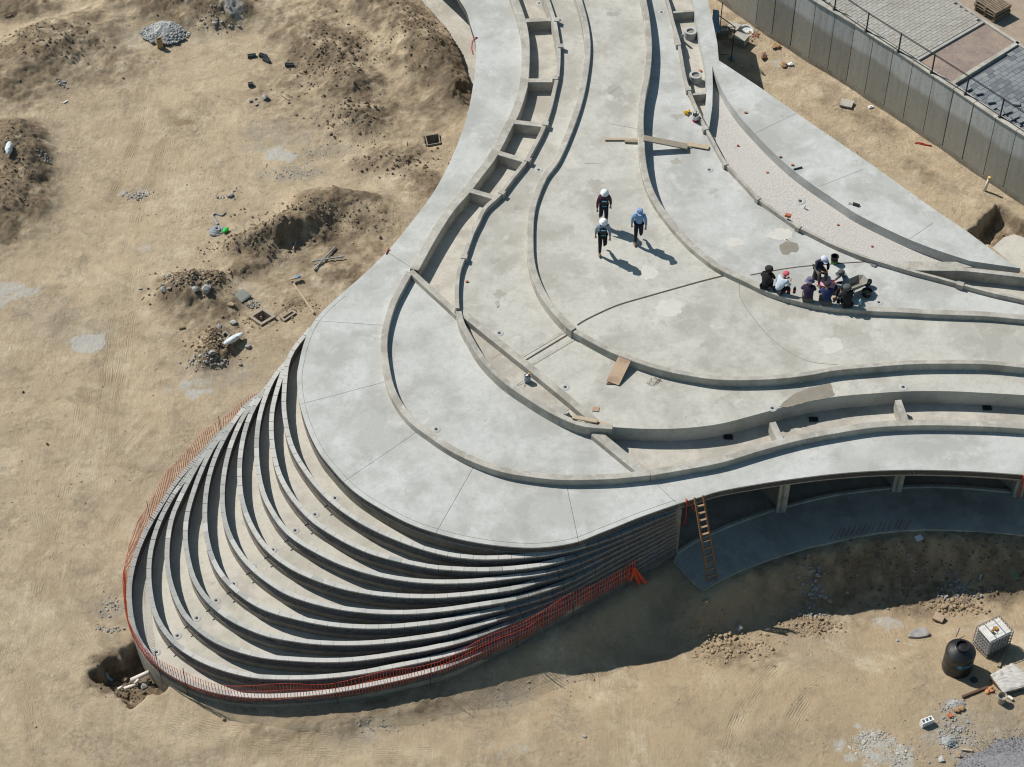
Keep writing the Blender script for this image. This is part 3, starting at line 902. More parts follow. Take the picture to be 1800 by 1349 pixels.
# plaza
floor_part("plaza_floor", pc3u + pc3l[1:] + list(reversed(pc4)), Z_F, M_PLAZA, 0.5)
wall_part("bench_curb", pc4, 0.25, Z_G - .1, Z_C4, M_CURB, bevel=0.025)
# basin
floor_part("basin_floor", pc4 + list(reversed(pc5)), Z_G, M_SLAB, 0.4)
wall_part("thin_edging", pc5, 0.11, Z_BED - .4, Z_C5, M_CURB, bevel=0.01)
for a, b_ in (((1188, 62), (1193, 80)), ((1209, 153), (1211, 160)), ((1238, 223), (1241, 229)), ((1274, 287), (1277, 291)), ((1330, 347), (1335, 351)), ((1400, 397), (1407, 401)), ((1682, 498), (1694, 501))):
    MB().strip([P(*a, Z_C5), P(*b_, Z_C5)], 0.2, Z_G, Z_C5 + .03).build("wall_lug", M_CURB, B)
# planter with the two rings, and its right hand strip
strip_in = [(1200, -80), (1218, 0), (1224, 42), (1232, 80), (1240, 118), (1242, 160), (1240, 185), (1236, 205), (1246, 224)]
strip_out = [(1232, -60), (1244, 0), (1254, 42), (1261, 77), (1263.5, 107), (1252, 114), (1253, 150), (1252, 187), (1247, 222)]
psi, pso = PP(strip_in, Z_H - .05), PP(strip_out, Z_H - .05)
floor_part("roof_strip", psi + list(reversed(pso)), Z_H - .05, M_SLAB, 0.75)
jl = cut(pc5, 1247, 235, Z_C5)
floor_part("planter_floor", jl + list(reversed([P(x, y, Z_J) for x, y in [(1205, -80), (1223, 0), (1229, 42), (1237, 80), (1245, 118), (1247, 160), (1246, 215), (1250, 232)]])), Z_J, M_TROUGH, 0.2)
for a, b_ in (((1182, 20), (1224, 17)), ((1210, 165), (1243, 162))):
    wall_part("cross_wall", [P(*a, Z_H - .07), P(*b_, Z_H - .07)], 0.12, Z_J - .2, Z_H - .12, M_CURB, bevel=0.01)
q4 = [P(*a, Z_J - .35) for a in ((1217, 172), (1241, 170), (1243, 196), (1236, 215))]
# grit bed and the sloping triangular slab
bed = cut(cut(pc5, 1247, 235, Z_C5, False), 1560, 463, Z_C5)
floor_part("grit_bed", bed + [P(1600, 470, Z_BED), P(1700, 476, Z_BED), P(1712, 466, Z_BED)] + list(reversed(pw6)) + [P(1249, 150, Z_BED), P(1248, 200, Z_BED)], Z_BED, M_BED, 0.3)
floor_part("triangle_slab", pw6 + list(reversed(pho)), Z_H, M_SLAB, 0.5)
# right hand beams below the slab tip
bm1 = [P(x, y, Z_H - .04) for x, y in ((1588, 466), (1655, 467), (1700, 469), (1800, 479), (1900, 492), (2050, 515))]
bm2 = [P(x, y, Z_H - .06) for x, y in ((1600, 472), (1660, 473), (1700, 474), (1800, 485), (1900, 498), (2050, 520))]
wall_part("edge_beam", resample(bm2, 0.4), 0.2, 2.4, Z_H - .06, M_CURB, bevel=0.01)
low = cut(pc5, 1600, 475, Z_C5, False)
floor_part("planter_floor", low + list(reversed([P(x, y, 2.72) for x, y in ((1600, 476), (1800, 492), (1900, 502), (2050, 524))])), 2.74, M_TROUGH, 0.2)
floor_part("grit_bed", [P(x, y, Z_BED + .2) for x, y in ((1500, 455), (1560, 459), (1700, 461), (1712, 470), (1600, 472), (1560, 468))], Z_BED + .2, M_CURB, 0.4)

# expansion joints and saw cuts: dark filler just proud of the concrete
M_CUT = mat("saw_cut_grey", (0.20, 0.19, 0.17), (0.26, 0.25, 0.23), scale=5)
def joint(pts, z, w_=0.03, name="joint_strip"):
    return MB().strip(resample(PP(pts, z), .4), w_, z - .05, z + 0.004).build(name, M_CUT if name == "saw_cut" else M_JOINT, B)
joint([(1015, 572), (1033, 561), (1083, 538), (1133, 523), (1200, 504), (1240, 493), (1285, 482)], Z_F, 0.07)
joint([(1319, 484), (1350, 478), (1400, 470), (1467, 464), (1530, 460)], Z_G, 0.05)
joint([(925, 633), (1003, 586)], Z_E, 0.07)
joint([(1300, 489), (1300, 517), (1310, 540), (1327, 563), (1347, 587), (1373, 610), (1407, 630), (1440, 639), (1474, 641)], Z_F, 0.02, "saw_cut")
joint([(1072, 218), (1127, 228)], Z_F, 0.018, "saw_cut")
joint([(1028, 288), (1057, 287)], Z_F, 0.018, "saw_cut")
joint([(863, 632), (882, 621)], 2.84, 0.015, "saw_cut")
joint([(1600, 420), (1640, 392)], Z_H, 0.015, "saw_cut")
joint([(1327, 235), (1400, 199)], Z_H, 0.012, "saw_cut")
joint([(1440, 328), (1520, 297)], Z_H, 0.012, "saw_cut")
for s_ in ((-6, -7), (9, 8)):
    a, b_ = P(925 + s_[0], 633 + s_[1], Z_E), P(1001 + s_[0], 588 + s_[1], Z_E)
    MB().strip([a, b_], 0.12, Z_E - .02, Z_E + .012).build("joint_border", M_CURB, B)
# damp patches of fresh screed (flat stains with their own shape)
M_DAMP = mat("damp_screed", (0.24, 0.215, 0.18), (0.20, 0.18, 0.15), scale=3)
M_DAMP2 = mat("faint_damp", (0.345, 0.33, 0.295), (0.31, 0.295, 0.26), scale=4)
M_FRESH = mat("pale_patch", (0.52, 0.505, 0.465), (0.47, 0.455, 0.42), scale=3)
def patch(pts, z, m, name="damp_patch", jit=0.06):
    q = resample(PP(pts + [pts[0]], z), 0.12)[:-1]
    q = [Vector((p.x + random.uniform(-jit, jit), p.y + random.uniform(-jit, jit), z)) for p in q]
    return MB().prism(q, z - .02, z + .003).build(name, m, B)
patch([(1368, 716), (1382, 704), (1405, 688), (1440, 678), (1459, 673), (1464, 690), (1466, 697), (1420, 707), (1385, 716)], Z_E, M_DAMP, jit=0.02)
patch([(1370, 432), (1377, 428), (1385, 424), (1382, 420), (1390, 424), (1403, 432), (1400, 444), (1392, 442), (1387, 446), (1375, 446)], Z_G, M_DAMP, jit=0.05)
def blob(px, py, rx, ry, z, m, jit=0.07, n=9):
    pts = [(px + rx * math.cos(6.283 * k / n) * random.uniform(.75, 1.15), py + ry * math.sin(6.283 * k / n) * random.uniform(.75, 1.15)) for k in range(n)]
    patch(pts, z, m, jit=jit)
for a in ((1046, 322, 14, 8), (1080, 25, 14, 5), (1078, 143, 12, 8), (1088, 168, 10, 10), (1305, 205, 10, 5)):
    pass
for a in ((1046, 322, 13, 7), (1082, 160, 13, 12), (1080, 25, 12, 4)):
    blob(*a, Z_F, M_DAMP2)
for a in ((878, 518, 10, 8), (874, 535, 6, 6), (870, 458, 10, 6), (982, 722, 16, 9)):
    blob(*a, Z_E, M_DAMP2)
for a in ((1188, 284, 9, 6), (1190, 205, 12, 6)):
    blob(*a, Z_G, M_DAMP2)
for a in ((1463, 607, 20, 16), (1140, 479, 18, 14), (1178, 540, 26, 16)):
    blob(*a, Z_F, M_FRESH)
for a in ((1292, 427, 18, 8), (1375, 412, 26, 10)):
    blob(*a, Z_G, M_FRESH)

# floor drains (one mesh shared)
M_DRAIN = mat("drain_surround", (0.42, 0.42, 0.41), (0.34, 0.34, 0.33), scale=6)
dm = MB().lathe([(0.0, .006), (0.045, .006), (0.05, .004)], 16, mi=1).lathe([(0.055, .004), (0.09, .016), (0.15, .005), (0.155, .001)], 20)
dmesh = dm.mesh("floor_drain")
dmesh.materials.append(M_DRAIN)
dmesh.materials.append(M_DARK)
def drain(px, py, z, s=1.0):
    o = link("floor_drain", dmesh, None, B, loc=P(px, py, z))
    o.scale = (s, s, s)
for a in ((878, 586), (994, 681), (985, 36), (947, 299), (1588, 681), (1358, 718)):
    drain(*a, Z_E)
drain(767, 755, Z_C); drain(948, 6, Z_TR)
for a in ((1163, 22), (1247, 299), (1545, 532)):
    drain(*a, Z_G)
drain(1407, 354, Z_BED, 1.3)

# ------------------------------------------------------------------ prow terraces
WT = [0.65 + 0.198 * i for i in range(10)]
FL = [z - 0.42 for z in WT]
cB = lambda pts: crop(320, 700, 6, pts)
cC = lambda pts: crop(220, 860, 6, pts)
cD = lambda pts: crop(220, 1060, 6, pts)
cE = lambda pts: crop(500, 860, 6, pts)
cF = lambda pts: crop(500, 1040, 6, pts)
cG = lambda pts: crop(780, 900, 6, pts)
TW = {}
TW[9] = [(505, 632)] + cB([(1072, 0), (1072, 100), (1085, 220), (1110, 370), (1150, 500), (1205, 620), (1290, 750), (1380, 870), (1480, 990)]) + \
    cE([(520, 145), (620, 220), (740, 300), (880, 385), (1040, 460), (1200, 525), (1350, 585), (1500, 630), (1650, 670)]) + \
    cG([(0, 440), (200, 472), (400, 485), (600, 480), (800, 465), (1000, 450)]) + [(980, 970), (1030, 958), (1080, 941), (1187, 897)]
TW[8] = [(503, 636)] + cB([(975, 0), (950, 120), (940, 250), (940, 400), (955, 530), (985, 680), (1020, 800), (1080, 920), (1150, 1030), (1230, 1130), (1310, 1220), (1400, 1310)]) + \
    cE([(450, 430), (580, 510), (720, 585), (860, 645), (1000, 695), (1200, 745), (1380, 785), (1550, 820)]) + \
    cG([(0, 590), (200, 603), (400, 607), (600, 602), (800, 585), (1000, 562)]) + [(980, 986), (1030, 970), (1080, 950), (1187, 904)]
TW[7] = [(478, 668)] + cB([(870, 0), (840, 100), (810, 220), (790, 350), (785, 480), (785, 600), (795, 720), (815, 850), (845, 980), (885, 1080), (940, 1180), (1000, 1270)]) + \
    cC([(1560, 260), (1620, 340), (1680, 420), (1750, 490)]) + cE([(200, 580), (330, 650), (470, 720), (620, 790), (780, 845), (950, 890), (1100, 925), (1300, 955), (1500, 975)]) + \
    cG([(0, 735), (200, 735), (400, 722), (600, 698), (800, 670)]) + [(940, 1009), (980, 1001), (1030, 983), (1080, 959), (1187, 910)]
TW[6] = [(472, 676)] + cB([(815, 0), (750, 100), (700, 220), (660, 340), (635, 460), (615, 580), (605, 700), (605, 820), (610, 950), (625, 1060)]) + \
    cC([(1265, 240), (1310, 350), (1370, 460), (1430, 550), (1500, 630), (1600, 720), (1700, 790)]) + \
    cE([(119, 850), (250, 910), (400, 970), (560, 1020), (720, 1060), (900, 1090), (1050, 1110), (1250, 1125), (1500, 1130)]) + \
    cG([(0, 885), (200, 870), (400, 848), (600, 825), (800, 795)]) + [(940, 1022), (980, 1013), (1030, 993), (1080, 968), (1187, 917)]
TW[5] = [(449, 703), (437, 717), (424, 738)] + cB([(560, 370), (510, 500), (475, 620), (450, 750), (430, 880)]) + \
    cC([(1022, 120), (1030, 240), (1055, 370), (1095, 480), (1150, 590), (1210, 680), (1290, 780), (1380, 870), (1480, 950), (1600, 1030)]) + \
    cE([(20, 1095), (150, 1140), (300, 1185), (450, 1225), (600, 1255), (800, 1280), (1000, 1295), (1200, 1300), (1400, 1295), (1600, 1275)]) + \
    cG([(0, 1030), (200, 1003), (400, 970), (600, 940)]) + [(913, 1050), (980, 1029), (1030, 1006), (1080, 977), (1187, 924)]
TW[4] = [(436, 708), (410, 742)] + cB([(470, 370), (400, 500), (340, 640), (300, 760), (265, 900)]) + \
    cC([(843, 120), (838, 240), (840, 380), (855, 500), (885, 640), (930, 760), (990, 870), (1060, 960), (1150, 1050), (1250, 1130)]) + \
    cD([(1370, 10), (1500, 70), (1650, 120)]) + cF([(0, 240), (150, 280), (300, 315), (450, 340), (600, 358), (800, 372), (1000, 372), (1200, 362), (1400, 345), (1600, 318)]) + \
    cG([(0, 1150), (200, 1108), (400, 1065)]) + [(880, 1070), (930, 1056), (980, 1040), (1030, 1014), (1080, 986), (1187, 930)]
TW[3] = [(407, 747), (385, 770)] + cB([(330, 500), (260, 630), (190, 790), (140, 920)]) + \
    cC([(690, 120), (655, 240), (635, 380), (630, 520), (645, 660), (680, 820), (720, 950), (780, 1050), (850, 1150), (930, 1230)]) + \
    cD([(1050, 130), (1170, 200), (1300, 260), (1450, 320), (1600, 365)]) + cF([(0, 485), (150, 515), (300, 533), (450, 542), (600, 546), (800, 545), (1000, 533), (1200, 512), (1400, 487), (1600, 455)]) + \
    cG([(0, 1285), (200, 1238)]) + [(847, 1095), (880, 1086), (930, 1068), (980, 1049), (1030, 1022), (1080, 995), (1187, 937)]
TW[2] = [(395, 757), (372, 782), (352, 808), (338, 832)] + cC([(560, 130), (505, 250), (470, 380), (450, 520), (438, 650), (442, 800), (460, 930), (490, 1040), (530, 1140)]) + \
    cD([(590, 80), (660, 170), (740, 250), (840, 330), (950, 400), (1070, 455), (1200, 500), (1350, 540), (1500, 570)]) + \
    cF([(0, 703), (200, 718), (400, 726), (600, 725), (800, 710), (1000, 683), (1200, 650), (1400, 618), (1600, 582)]) + \
    [(800, 1129), (847, 1115), (880, 1101), (930, 1080), (980, 1060), (1030, 1031), (1080, 1003), (1187, 943)]
TW[1] = [(347, 813), (328, 838)] + cC([(545, 0), (450, 150), (380, 290), (320, 440), (275, 600), (255, 730), (247, 860), (250, 1000), (270, 1120)]) + \
    cD([(280, 0), (310, 110), (370, 230), (440, 330), (520, 420), (620, 500), (740, 570), (880, 640), (1050, 700), (1200, 740), (1350, 770), (1500, 785)]) + \
    cF([(0, 905), (200, 908), (400, 898), (600, 880), (800, 855), (1000, 815), (1200, 775), (1400, 735), (1600, 690)]) + \
    [(800, 1147), (847, 1128), (880, 1113), (930, 1090), (980, 1069), (1030, 1040), (1080, 1011), (1187, 950)]
TW[0] = [(353, 799), (320, 833)] + cC([(480, 0), (410, 120), (315, 265), (222, 430), (130, 640), (68, 850), (42, 1000), (38, 1150)]) + \
    cD([(48, 0), (58, 130), (85, 270), (130, 370), (190, 470), (260, 560), (340, 640), (430, 710), (540, 775), (650, 830), (780, 880), (900, 915), (1030, 945), (1200, 970), (1400, 983), (1600, 984)]) + \
    cF([(0, 1092), (200, 1086), (400, 1065), (600, 1035), (800, 1000), (1000, 960), (1200, 918), (1400, 868)]) + \
    [(775, 1174), (811, 1160), (855, 1140), (907, 1115), (960, 1087), (1010, 1058), (1055, 1033), (1100, 1008), (1145, 981), (1187, 957)]
# common outline where the walls stack at the left (pixel, level of the topmost wall there)
SIL = [(546, 577, 2.43), (531, 595, 2.43), (519, 610, 2.4), (507, 626, 2.3), (497, 640, 2.15), (480, 661, 2.0), (467, 677, 1.85), (455, 692, 1.65), (436, 708, 1.45),
       (410, 738, 1.2), (385, 766, 1.0), (352, 799, 0.75)]
silw = resample([P(*a) for a in SIL], 0.4)
paths = {}
for i in range(10):
    tr_ = PP(TW[i], WT[i])
    k = nearest(silw, tr_[0])
    off_ = 0.018 * (9 - i)
    pre = [Vector((p.x - off_, p.y + off_ * .6, WT[i])) for p in silw[:max(0, k - 2)]]
    q = [p.xy.to_3d() for p in pre + tr_]
    # smooth
    q = resample(q, 0.35)
    for _ in range(3):
        q = [q[0]] + [(q[j - 1] + q[j] * 2 + q[j + 1]) / 4 for j in range(1, len(q) - 1)] + [q[-1]]
    paths[i] = resample(q, 0.22)
core_in = [P(1187, 870, 2.43).xy.to_3d(), P(900, 700, 2.43).xy.to_3d(), P(620, 560, 2.43).xy.to_3d()]
brick_len, brick_n = 0.40, 4
cope_mesh = MB().box((0, 0, 0), (0.394, 0.155, 0.055)).mesh("coping_stone")
cope_mesh.materials.append(M_COPE)
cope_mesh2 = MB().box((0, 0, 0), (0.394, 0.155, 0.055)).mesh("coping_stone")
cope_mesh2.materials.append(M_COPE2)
n_single = 0
singles = []
loose = MB()
for i in range(10):
    pth = paths[i]
    zb = FL[i - 1] if i else -1.3
    floor = MB().prism(pth + core_in, (FL[i] - .5 if i else -1.3), FL[i]).build("terrace_floor", M_TERR, B)
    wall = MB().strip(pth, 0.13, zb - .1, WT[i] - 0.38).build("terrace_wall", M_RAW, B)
    core = MB().strip(pth, 0.10, WT[i] - 0.38, WT[i] - 0.05).build("brick_backing", M_MORTAR, wall)
    bk = MB()
    ev = even(pth, brick_len)
    for c_ in range(brick_n if i else 8):
        zc = WT[i] - 0.055 - 0.0825 * (c_ + 0.5)
        for k in range(len(ev) - 1):
            a, b_ = ev[k][0], ev[k + 1][0]
            f = 0.5 * (c_ % 2)
            if f and k + 2 < len(ev):
                c2_ = ev[k + 2][0]
                a, b_ = a.lerp(b_, 0.5), b_.lerp(c2_, 0.5)
            d = b_ - a
            L_ = d.length
            if L_ < 1e-4 or (c_ >= brick_n and a.x < -1.0): continue
            g = d / L_ * 0.006
            jz = random.uniform(-.002, .002)
            wv = (0.125 if c_ < brick_n else 0.145) + random.uniform(-.006, .010)
            mi_ = random.choice((0, 0, 1, 2))
            bk.bar(Vector((a.x + g.x, a.y + g.y, zc + jz)), Vector((b_.x - g.x, b_.y - g.y, zc + jz)), wv, 0.070, mi=mi_)
    o = bk.build("brick_course", [M_BRICK, M_BRICK2, M_BRICK3], wall)
    tag(o, kind="stuff")
    for k in range(len(ev) - 1):
        a, b_ = ev[k][0], ev[k + 1][0]
        m_ = (a + b_) / 2
        singles.append((i, Vector((m_.x, m_.y, WT[i] - 0.024 + random.uniform(-.004, .004))), math.atan2(b_.y - a.y, b_.x - a.x), wall))
def vis_key(s_):
    i, p, r_, w_ = s_
    # free coping (not on the stacked facade) counts first, near ones first
    x = p.x
    return (p.x > 3.5 and p.y < -4) * 100 + (p - Vector(cam.location)).length
singles.sort(key=vis_key)
for k, (i, p, r_, w_) in enumerate(singles):
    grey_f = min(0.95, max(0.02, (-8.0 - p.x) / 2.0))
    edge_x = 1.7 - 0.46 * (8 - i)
    m2 = random.random() < grey_f or (p.y < -4 and p.x > edge_x - random.uniform(0, 1.2))  # far left stones are truly grey; near edge_x grey eases into painted shade
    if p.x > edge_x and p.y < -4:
        loose.box(p, (0.385, 0.150, 0.055), rz=r_, mi=2)  # same coping in a darker copy: the facade's shade is put into its colour
        continue
    n_single += 1
    if n_single < 299:
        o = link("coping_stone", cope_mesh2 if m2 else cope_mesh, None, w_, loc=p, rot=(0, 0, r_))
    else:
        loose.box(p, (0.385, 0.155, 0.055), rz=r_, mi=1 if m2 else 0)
lo = loose.build("far_coping_stones", [M_COPE, M_COPE2, mat("coping_painted_shade", (0.24, 0.235, 0.225), (0.14, 0.14, 0.14), scale=3)], B)
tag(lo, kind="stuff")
for k, a in enumerate(((275, 1147), (312, 1118), (346, 1087), (380, 1056), (411, 1027), (444, 996), (480, 967), (519, 933), (554, 905), (589, 876))):
    drain(*a, FL[k], 0.95)
    # short overflow spout under each coping
    if k:
        pass
SP = [(297, 1131, 0), (331, 1099, 1), (365, 1070, 2), (399, 1040, 3), (434, 1010, 4), (467, 979, 5), (505, 951, 6), (538, 921, 7), (574, 890, 8)]
for px, py, i in SP:
    q = P(px, py, WT[i + 1] - .3)
    j = nearest(paths[i + 1], q)
    a = paths[i + 1][j]
    n_ = (paths[i + 1][min(j + 1, len(paths[i + 1]) - 1)] - paths[i + 1][j - 1]).normalized()
    nr = Vector((n_.y, -n_.x, 0))
    MB().tube([Vector((a.x, a.y, WT[i + 1] - .36)) + nr * .02, Vector((a.x, a.y, WT[i + 1] - .37)) + nr * .18], 0.02, 6).build("overflow_spout", M_DARK, B)
# roof rim above the last terrace
fas = cut(cut(pA_l, 560, 555, Z_A, False), 1191, 886, Z_A)
MB().strip(fas, 0.10, FL[9] - .1, Z_SOF + .02, off=0.07).build("rim_wall", M_RAW, B)

# ------------------------------------------------------------------ open front under the roof: piers, apron, interior
apron = [(1183, 985), (1200, 1003), (1218, 1023), (1236, 1038), (1262, 1023), (1287, 1010), (1322, 995), (1358, 982), (1395, 970), (1429, 961), (1465, 953),
         (1500, 945), (1550, 936), (1600, 932), (1650, 931), (1717, 934), (1800, 941), (1900, 955), (2050, 985)]
back = [(1189, 974), (1220, 953), (1251, 938.5), (1300, 918), (1365, 896), (1447, 875), (1500, 866), (1583, 858), (1667, 857), (1767, 865), (1850, 875), (1950, 890), (2050, 908)]
pap = [P(x, y, .12) for x, y in apron]
pap = pap[:4] + resample(pap[3:], .4)[1:]
pbk = rp(back, .12, .4)
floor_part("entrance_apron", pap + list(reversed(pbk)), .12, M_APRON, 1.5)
wall_part("threshold_curb", pbk, 0.10, .0, .2, M_CURB, bevel=0)
deep = [p + Vector((-1.0, 6.0, 0)) for p in pbk]
floor_part("interior_floor", pbk + list(reversed(deep)), .05, M_INT, 0.3)
wall_part("interior_wall", deep, 0.2, -.2, 2.6, M_INT, bevel=0)
ce = P(1187, 957, .65)
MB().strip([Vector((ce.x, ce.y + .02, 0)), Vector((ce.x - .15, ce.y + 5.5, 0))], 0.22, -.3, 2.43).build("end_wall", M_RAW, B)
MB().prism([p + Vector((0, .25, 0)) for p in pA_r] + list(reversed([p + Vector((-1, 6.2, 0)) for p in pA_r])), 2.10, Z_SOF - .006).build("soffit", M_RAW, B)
def pier(px, py):
    q = P(px, py, .12)
    o = MB().box((q.x, q.y, 1.27), (0.34, 0.32, 2.31)).build("pier", M_CURB, B, bevel=0.01)
    MB().box((q.x - .02, q.y - .18, 1.27), (0.05, 0.04, 2.2)).build("conduit", M_RAW, o)
    MB().strip([q + Vector((-.1, .15, 0)), q + Vector((-1.2, 1.9, 0))], 0.14, .05, 2.2).build("cross_wall", M_RAW, B)
pier(1372, 895); pier(1575, 859); pier(1787, 868)
for k, (x0, y0, x1, y1) in enumerate([(1560, 670, 1590, 570), (1615, 660, 1640, 560), (1668, 640, 1680, 540), (1715, 630, 1740, 530), (1770, 620, 1785, 530)]):
    pass
rods = crop(1180, 830, 5.622, [(1560, 670), (1615, 660), (1668, 640), (1715, 630), (1770, 620)]) + crop(1500, 810, 6, [(25, 770), (80, 755), (135, 755), (188, 750), (250, 750), (302, 740), (365, 730), (425, 720), (475, 725), (537, 725)])
tops = crop(1180, 830, 5.622, [(1590, 570), (1640, 560), (1680, 540), (1740, 530), (1785, 530)]) + crop(1500, 810, 6, [(48, 675), (108, 660), (155, 655), (192, 665), (262, 655), (305, 640), (367, 620), (443, 615), (472, 620), (573, 615)])
for (a, b_) in zip(rods, tops):
    q = P(*a, .12)
    lean = (b_[0] - a[0]) / 54.0 + 0.06
    MB().tube([q - Vector((0, 0, .1)), q + Vector((lean, 0, .5))], 0.011, 6).build("rebar_stub", M_RUST, B)
# lower walkway and set back wall on the far left side
lw_out = [(690, -60), (735, -10), (757, 20), (785, 55), (803, 90), (818, 125), (829, 160), (835, 190)]
lw = PP(lw_out, .15)
walk = MB().prism(resample(lw, .4) + [P(900, 200, .15), P(960, 60, .15), P(900, -160, .15)], -.3, .15).build("walkway", M_TROUGH)
tag(walk, kind="structure")
MB().strip(resample(lw, .4), .12, -.2, .2).build("walkway_edge", M_CURB, walk)
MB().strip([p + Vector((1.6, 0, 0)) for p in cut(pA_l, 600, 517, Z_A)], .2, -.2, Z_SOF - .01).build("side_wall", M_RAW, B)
# beige slab corner beside the slab tip
cs = MB().prism([P(x, y, .06) for x, y in ((1744, 436), (1765, 417), (1783, 412), (1860, 440), (1880, 500), (1800, 480))], -.3, .06).build("site_slab", M_TERR)
tag(cs, kind="structure")

# ------------------------------------------------------------------ retaining wall with upper terrace
WH = 3.05
base = [(1180, -95), (1225, -35), (1262, 0), (1327, 50), (1355, 68), (1388, 88), (1420, 110), (1453, 130), (1486, 150), (1518, 172), (1552, 194), (1585, 217), (1620, 241),
        (1654, 264), (1689, 289), (1726, 315), (1761, 338), (1798, 362), (1840, 390), (1885, 420)]
base_w = [P(x, y, 0.0) for x, y in base]
RW = thing("retaining_wall", "tall grey board-marked concrete retaining wall along the upper right of the site", "wall", base_w[8])
RL = RW.location
rm = bpy.data.materials.new("stained_panel_concrete")
rm.use_nodes = True
t = rm.node_tree
N, L = t.nodes, t.links
b = N["Principled BSDF"]
b.inputs["Roughness"].default_value = 0.85
b.inputs["Specular IOR Level"].default_value = 0.2
geo = N.new("ShaderNodeNewGeometry")
mp = N.new("ShaderNodeMapping")
mp.inputs["Scale"].default_value = (5.0, 5.0, 0.5)
L.new(geo.outputs["Position"], mp.inputs[0])
def rn(s, vec, d=6, r=0.6):
    n = N.new("ShaderNodeTexNoise")
    n.inputs["Scale"].default_value = s
    n.inputs["Detail"].default_value = d
    n.inputs["Roughness"].default_value = r
    L.new(vec, n.inputs["Vector"])
    return n.outputs[0]
sepz = N.new("ShaderNodeSeparateXYZ")
L.new(geo.outputs["Position"], sepz.inputs[0])
zz = N.new("ShaderNodeMath")
zz.operation = 'MULTIPLY_ADD'
L.new(rn(0.5, geo.outputs["Position"]), zz.inputs[0])
zz.inputs[1].default_value = 0.9
L.new(sepz.outputs[2], zz.inputs[2])
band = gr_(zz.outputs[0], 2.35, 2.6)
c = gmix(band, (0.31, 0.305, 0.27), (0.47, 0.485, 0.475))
c = gmix(gr_(rn(1.0, mp.outputs[0]), 0.42, 0.7, 0, 0.45), c, (0.22, 0.22, 0.20))
c = gmix(gr_(rn(2.4, mp.outputs[0]), 0.56, 0.7, 0, 0.4), c, (0.42, 0.43, 0.42))
c = gmix(gr_(rn(9.0, geo.outputs["Position"], 6, .75), 0.5, 0.75, 0, 0.5), c, (0.15, 0.15, 0.14))
L.new(c, b.inputs["Base Color"])
bp = N.new("ShaderNodeBump")
bp.inputs["Strength"].default_value = 0.3
bp.inputs["Distance"].default_value = 0.01
L.new(rn(6.0, mp.outputs[0]), bp.inputs["Height"])
L.new(bp.outputs[0], b.inputs["Normal"])
MATS["panel"] = rm
for k in range(len(base_w) - 1):
    a, b_ = base_w[k] - RL, base_w[k + 1] - RL
    d = (b_ - a)
    g = d.normalized() * (0.012 if k not in (4, 13) else 0.03)
    nrm = Vector((-d.y, d.x, 0)).normalized()
    if nrm.y < 0: nrm = -nrm
    aa, bb = a + g + nrm * .14, b_ - g + nrm * .14
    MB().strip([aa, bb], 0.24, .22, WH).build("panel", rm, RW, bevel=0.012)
    MB().strip([a + nrm * .16, b_ + nrm * .16], 0.3, -.5, .2).build("footing", M_RAW, RW)
    MB().strip([a + nrm * .20, b_ + nrm * .20], 0.2, .15, WH - .02).build("backing", M_DARK, RW)
    MB().strip([a + g * .5 + nrm * .13, b_ - g * .5 + nrm * .13], 0.3, WH, WH + .06).build("coping", M_CURB, RW, bevel=0.01)
# stepped coping nearest the frame edge is left as built
UT = 2.99   # level of the upper terrace
ut_pts = [p + Vector((0.12, .25, 0)) for p in base_w]
up = MB().prism(ut_pts + [Vector((60, -10, 0)), Vector((60, 60, 0)), Vector((0, 60, 0)), Vector((8, 34, 0))], 2.6, UT - .12).build("upper_terrace_ground", M_TERR)
tag(up, kind="structure")
M_PINKSOIL = mat("pinkish_soil", (0.27, 0.21, 0.185), (0.19, 0.15, 0.13), scale=5, bump=0.8, bscale=18, c3=(0.30, 0.235, 0.18), s3=0.9, bdist=.03)
M_UPSOIL = mat("upper_yard_soil", (0.33, 0.265, 0.205), (0.26, 0.205, 0.155), scale=3, bump=0.6, bscale=14)
M_PAVL = mat("light_paver", (0.36, 0.345, 0.31), (0.28, 0.265, 0.235), scale=1.2, c3=(0.26, 0.245, 0.22), s3=0.6, f3=(.5, .7))
M_PAVL2 = mat("light_paver_worn", (0.37, 0.36, 0.335), (0.30, 0.29, 0.265), scale=2.0)
M_PAVD = mat("slate_paver", (0.21, 0.23, 0.245), (0.15, 0.165, 0.18), scale=1.6, c3=(0.27, 0.265, 0.25), s3=0.7, f3=(.52, .7))
M_PAVD2 = mat("slate_paver_dark", (0.145, 0.155, 0.175), (0.11, 0.12, 0.135), scale=3)
# kerb lines measured from the photo
k1a, k1b = P(1675, -2, UT), P(1742, 42, UT)          # kerb between paving and yard
k_dir = (P(1800, 82, UT) - P(1675, -2, UT)).normalized()
t1a, t1b = P(1610, 107, UT), P(1728, 39, UT)         # far gutter of the bed
t2a, t2b = P(1673, 148, UT), P(1792, 74, UT)         # near kerb of the bed
def poly_up(name, pts, z, m, dep=.1):
    o = MB().prism(pts, z - dep, z).build(name, m)
    return tag(o, kind="structure")
yard = poly_up("yard_ground", [P(1640, -30, UT), P(1675, -2, UT), P(1728, 36, UT), P(1800, 84, UT), P(1900, 150, UT), P(2100, 100, UT), P(2000, -150, UT), P(1600, -150, UT)], UT - .05, M_UPSOIL, .2)
bedg = poly_up("planting_bed", [t1a, t1b, t2b, t2a], UT - .06, M_PINKSOIL, .2)
kb = thing("kerb", "long pale kerb between the paved terrace and the yard with the pallets", "kerb", P(1700, 14, UT))
MB().strip([p - kb.location for p in (P(1590, -60, UT), P(1675, -2, UT), P(1728, 36, UT), P(1800, 84, UT), P(1880, 138, UT))], .14, -.3, .03).build("kerb_stone", M_CURB, kb, bevel=.01)
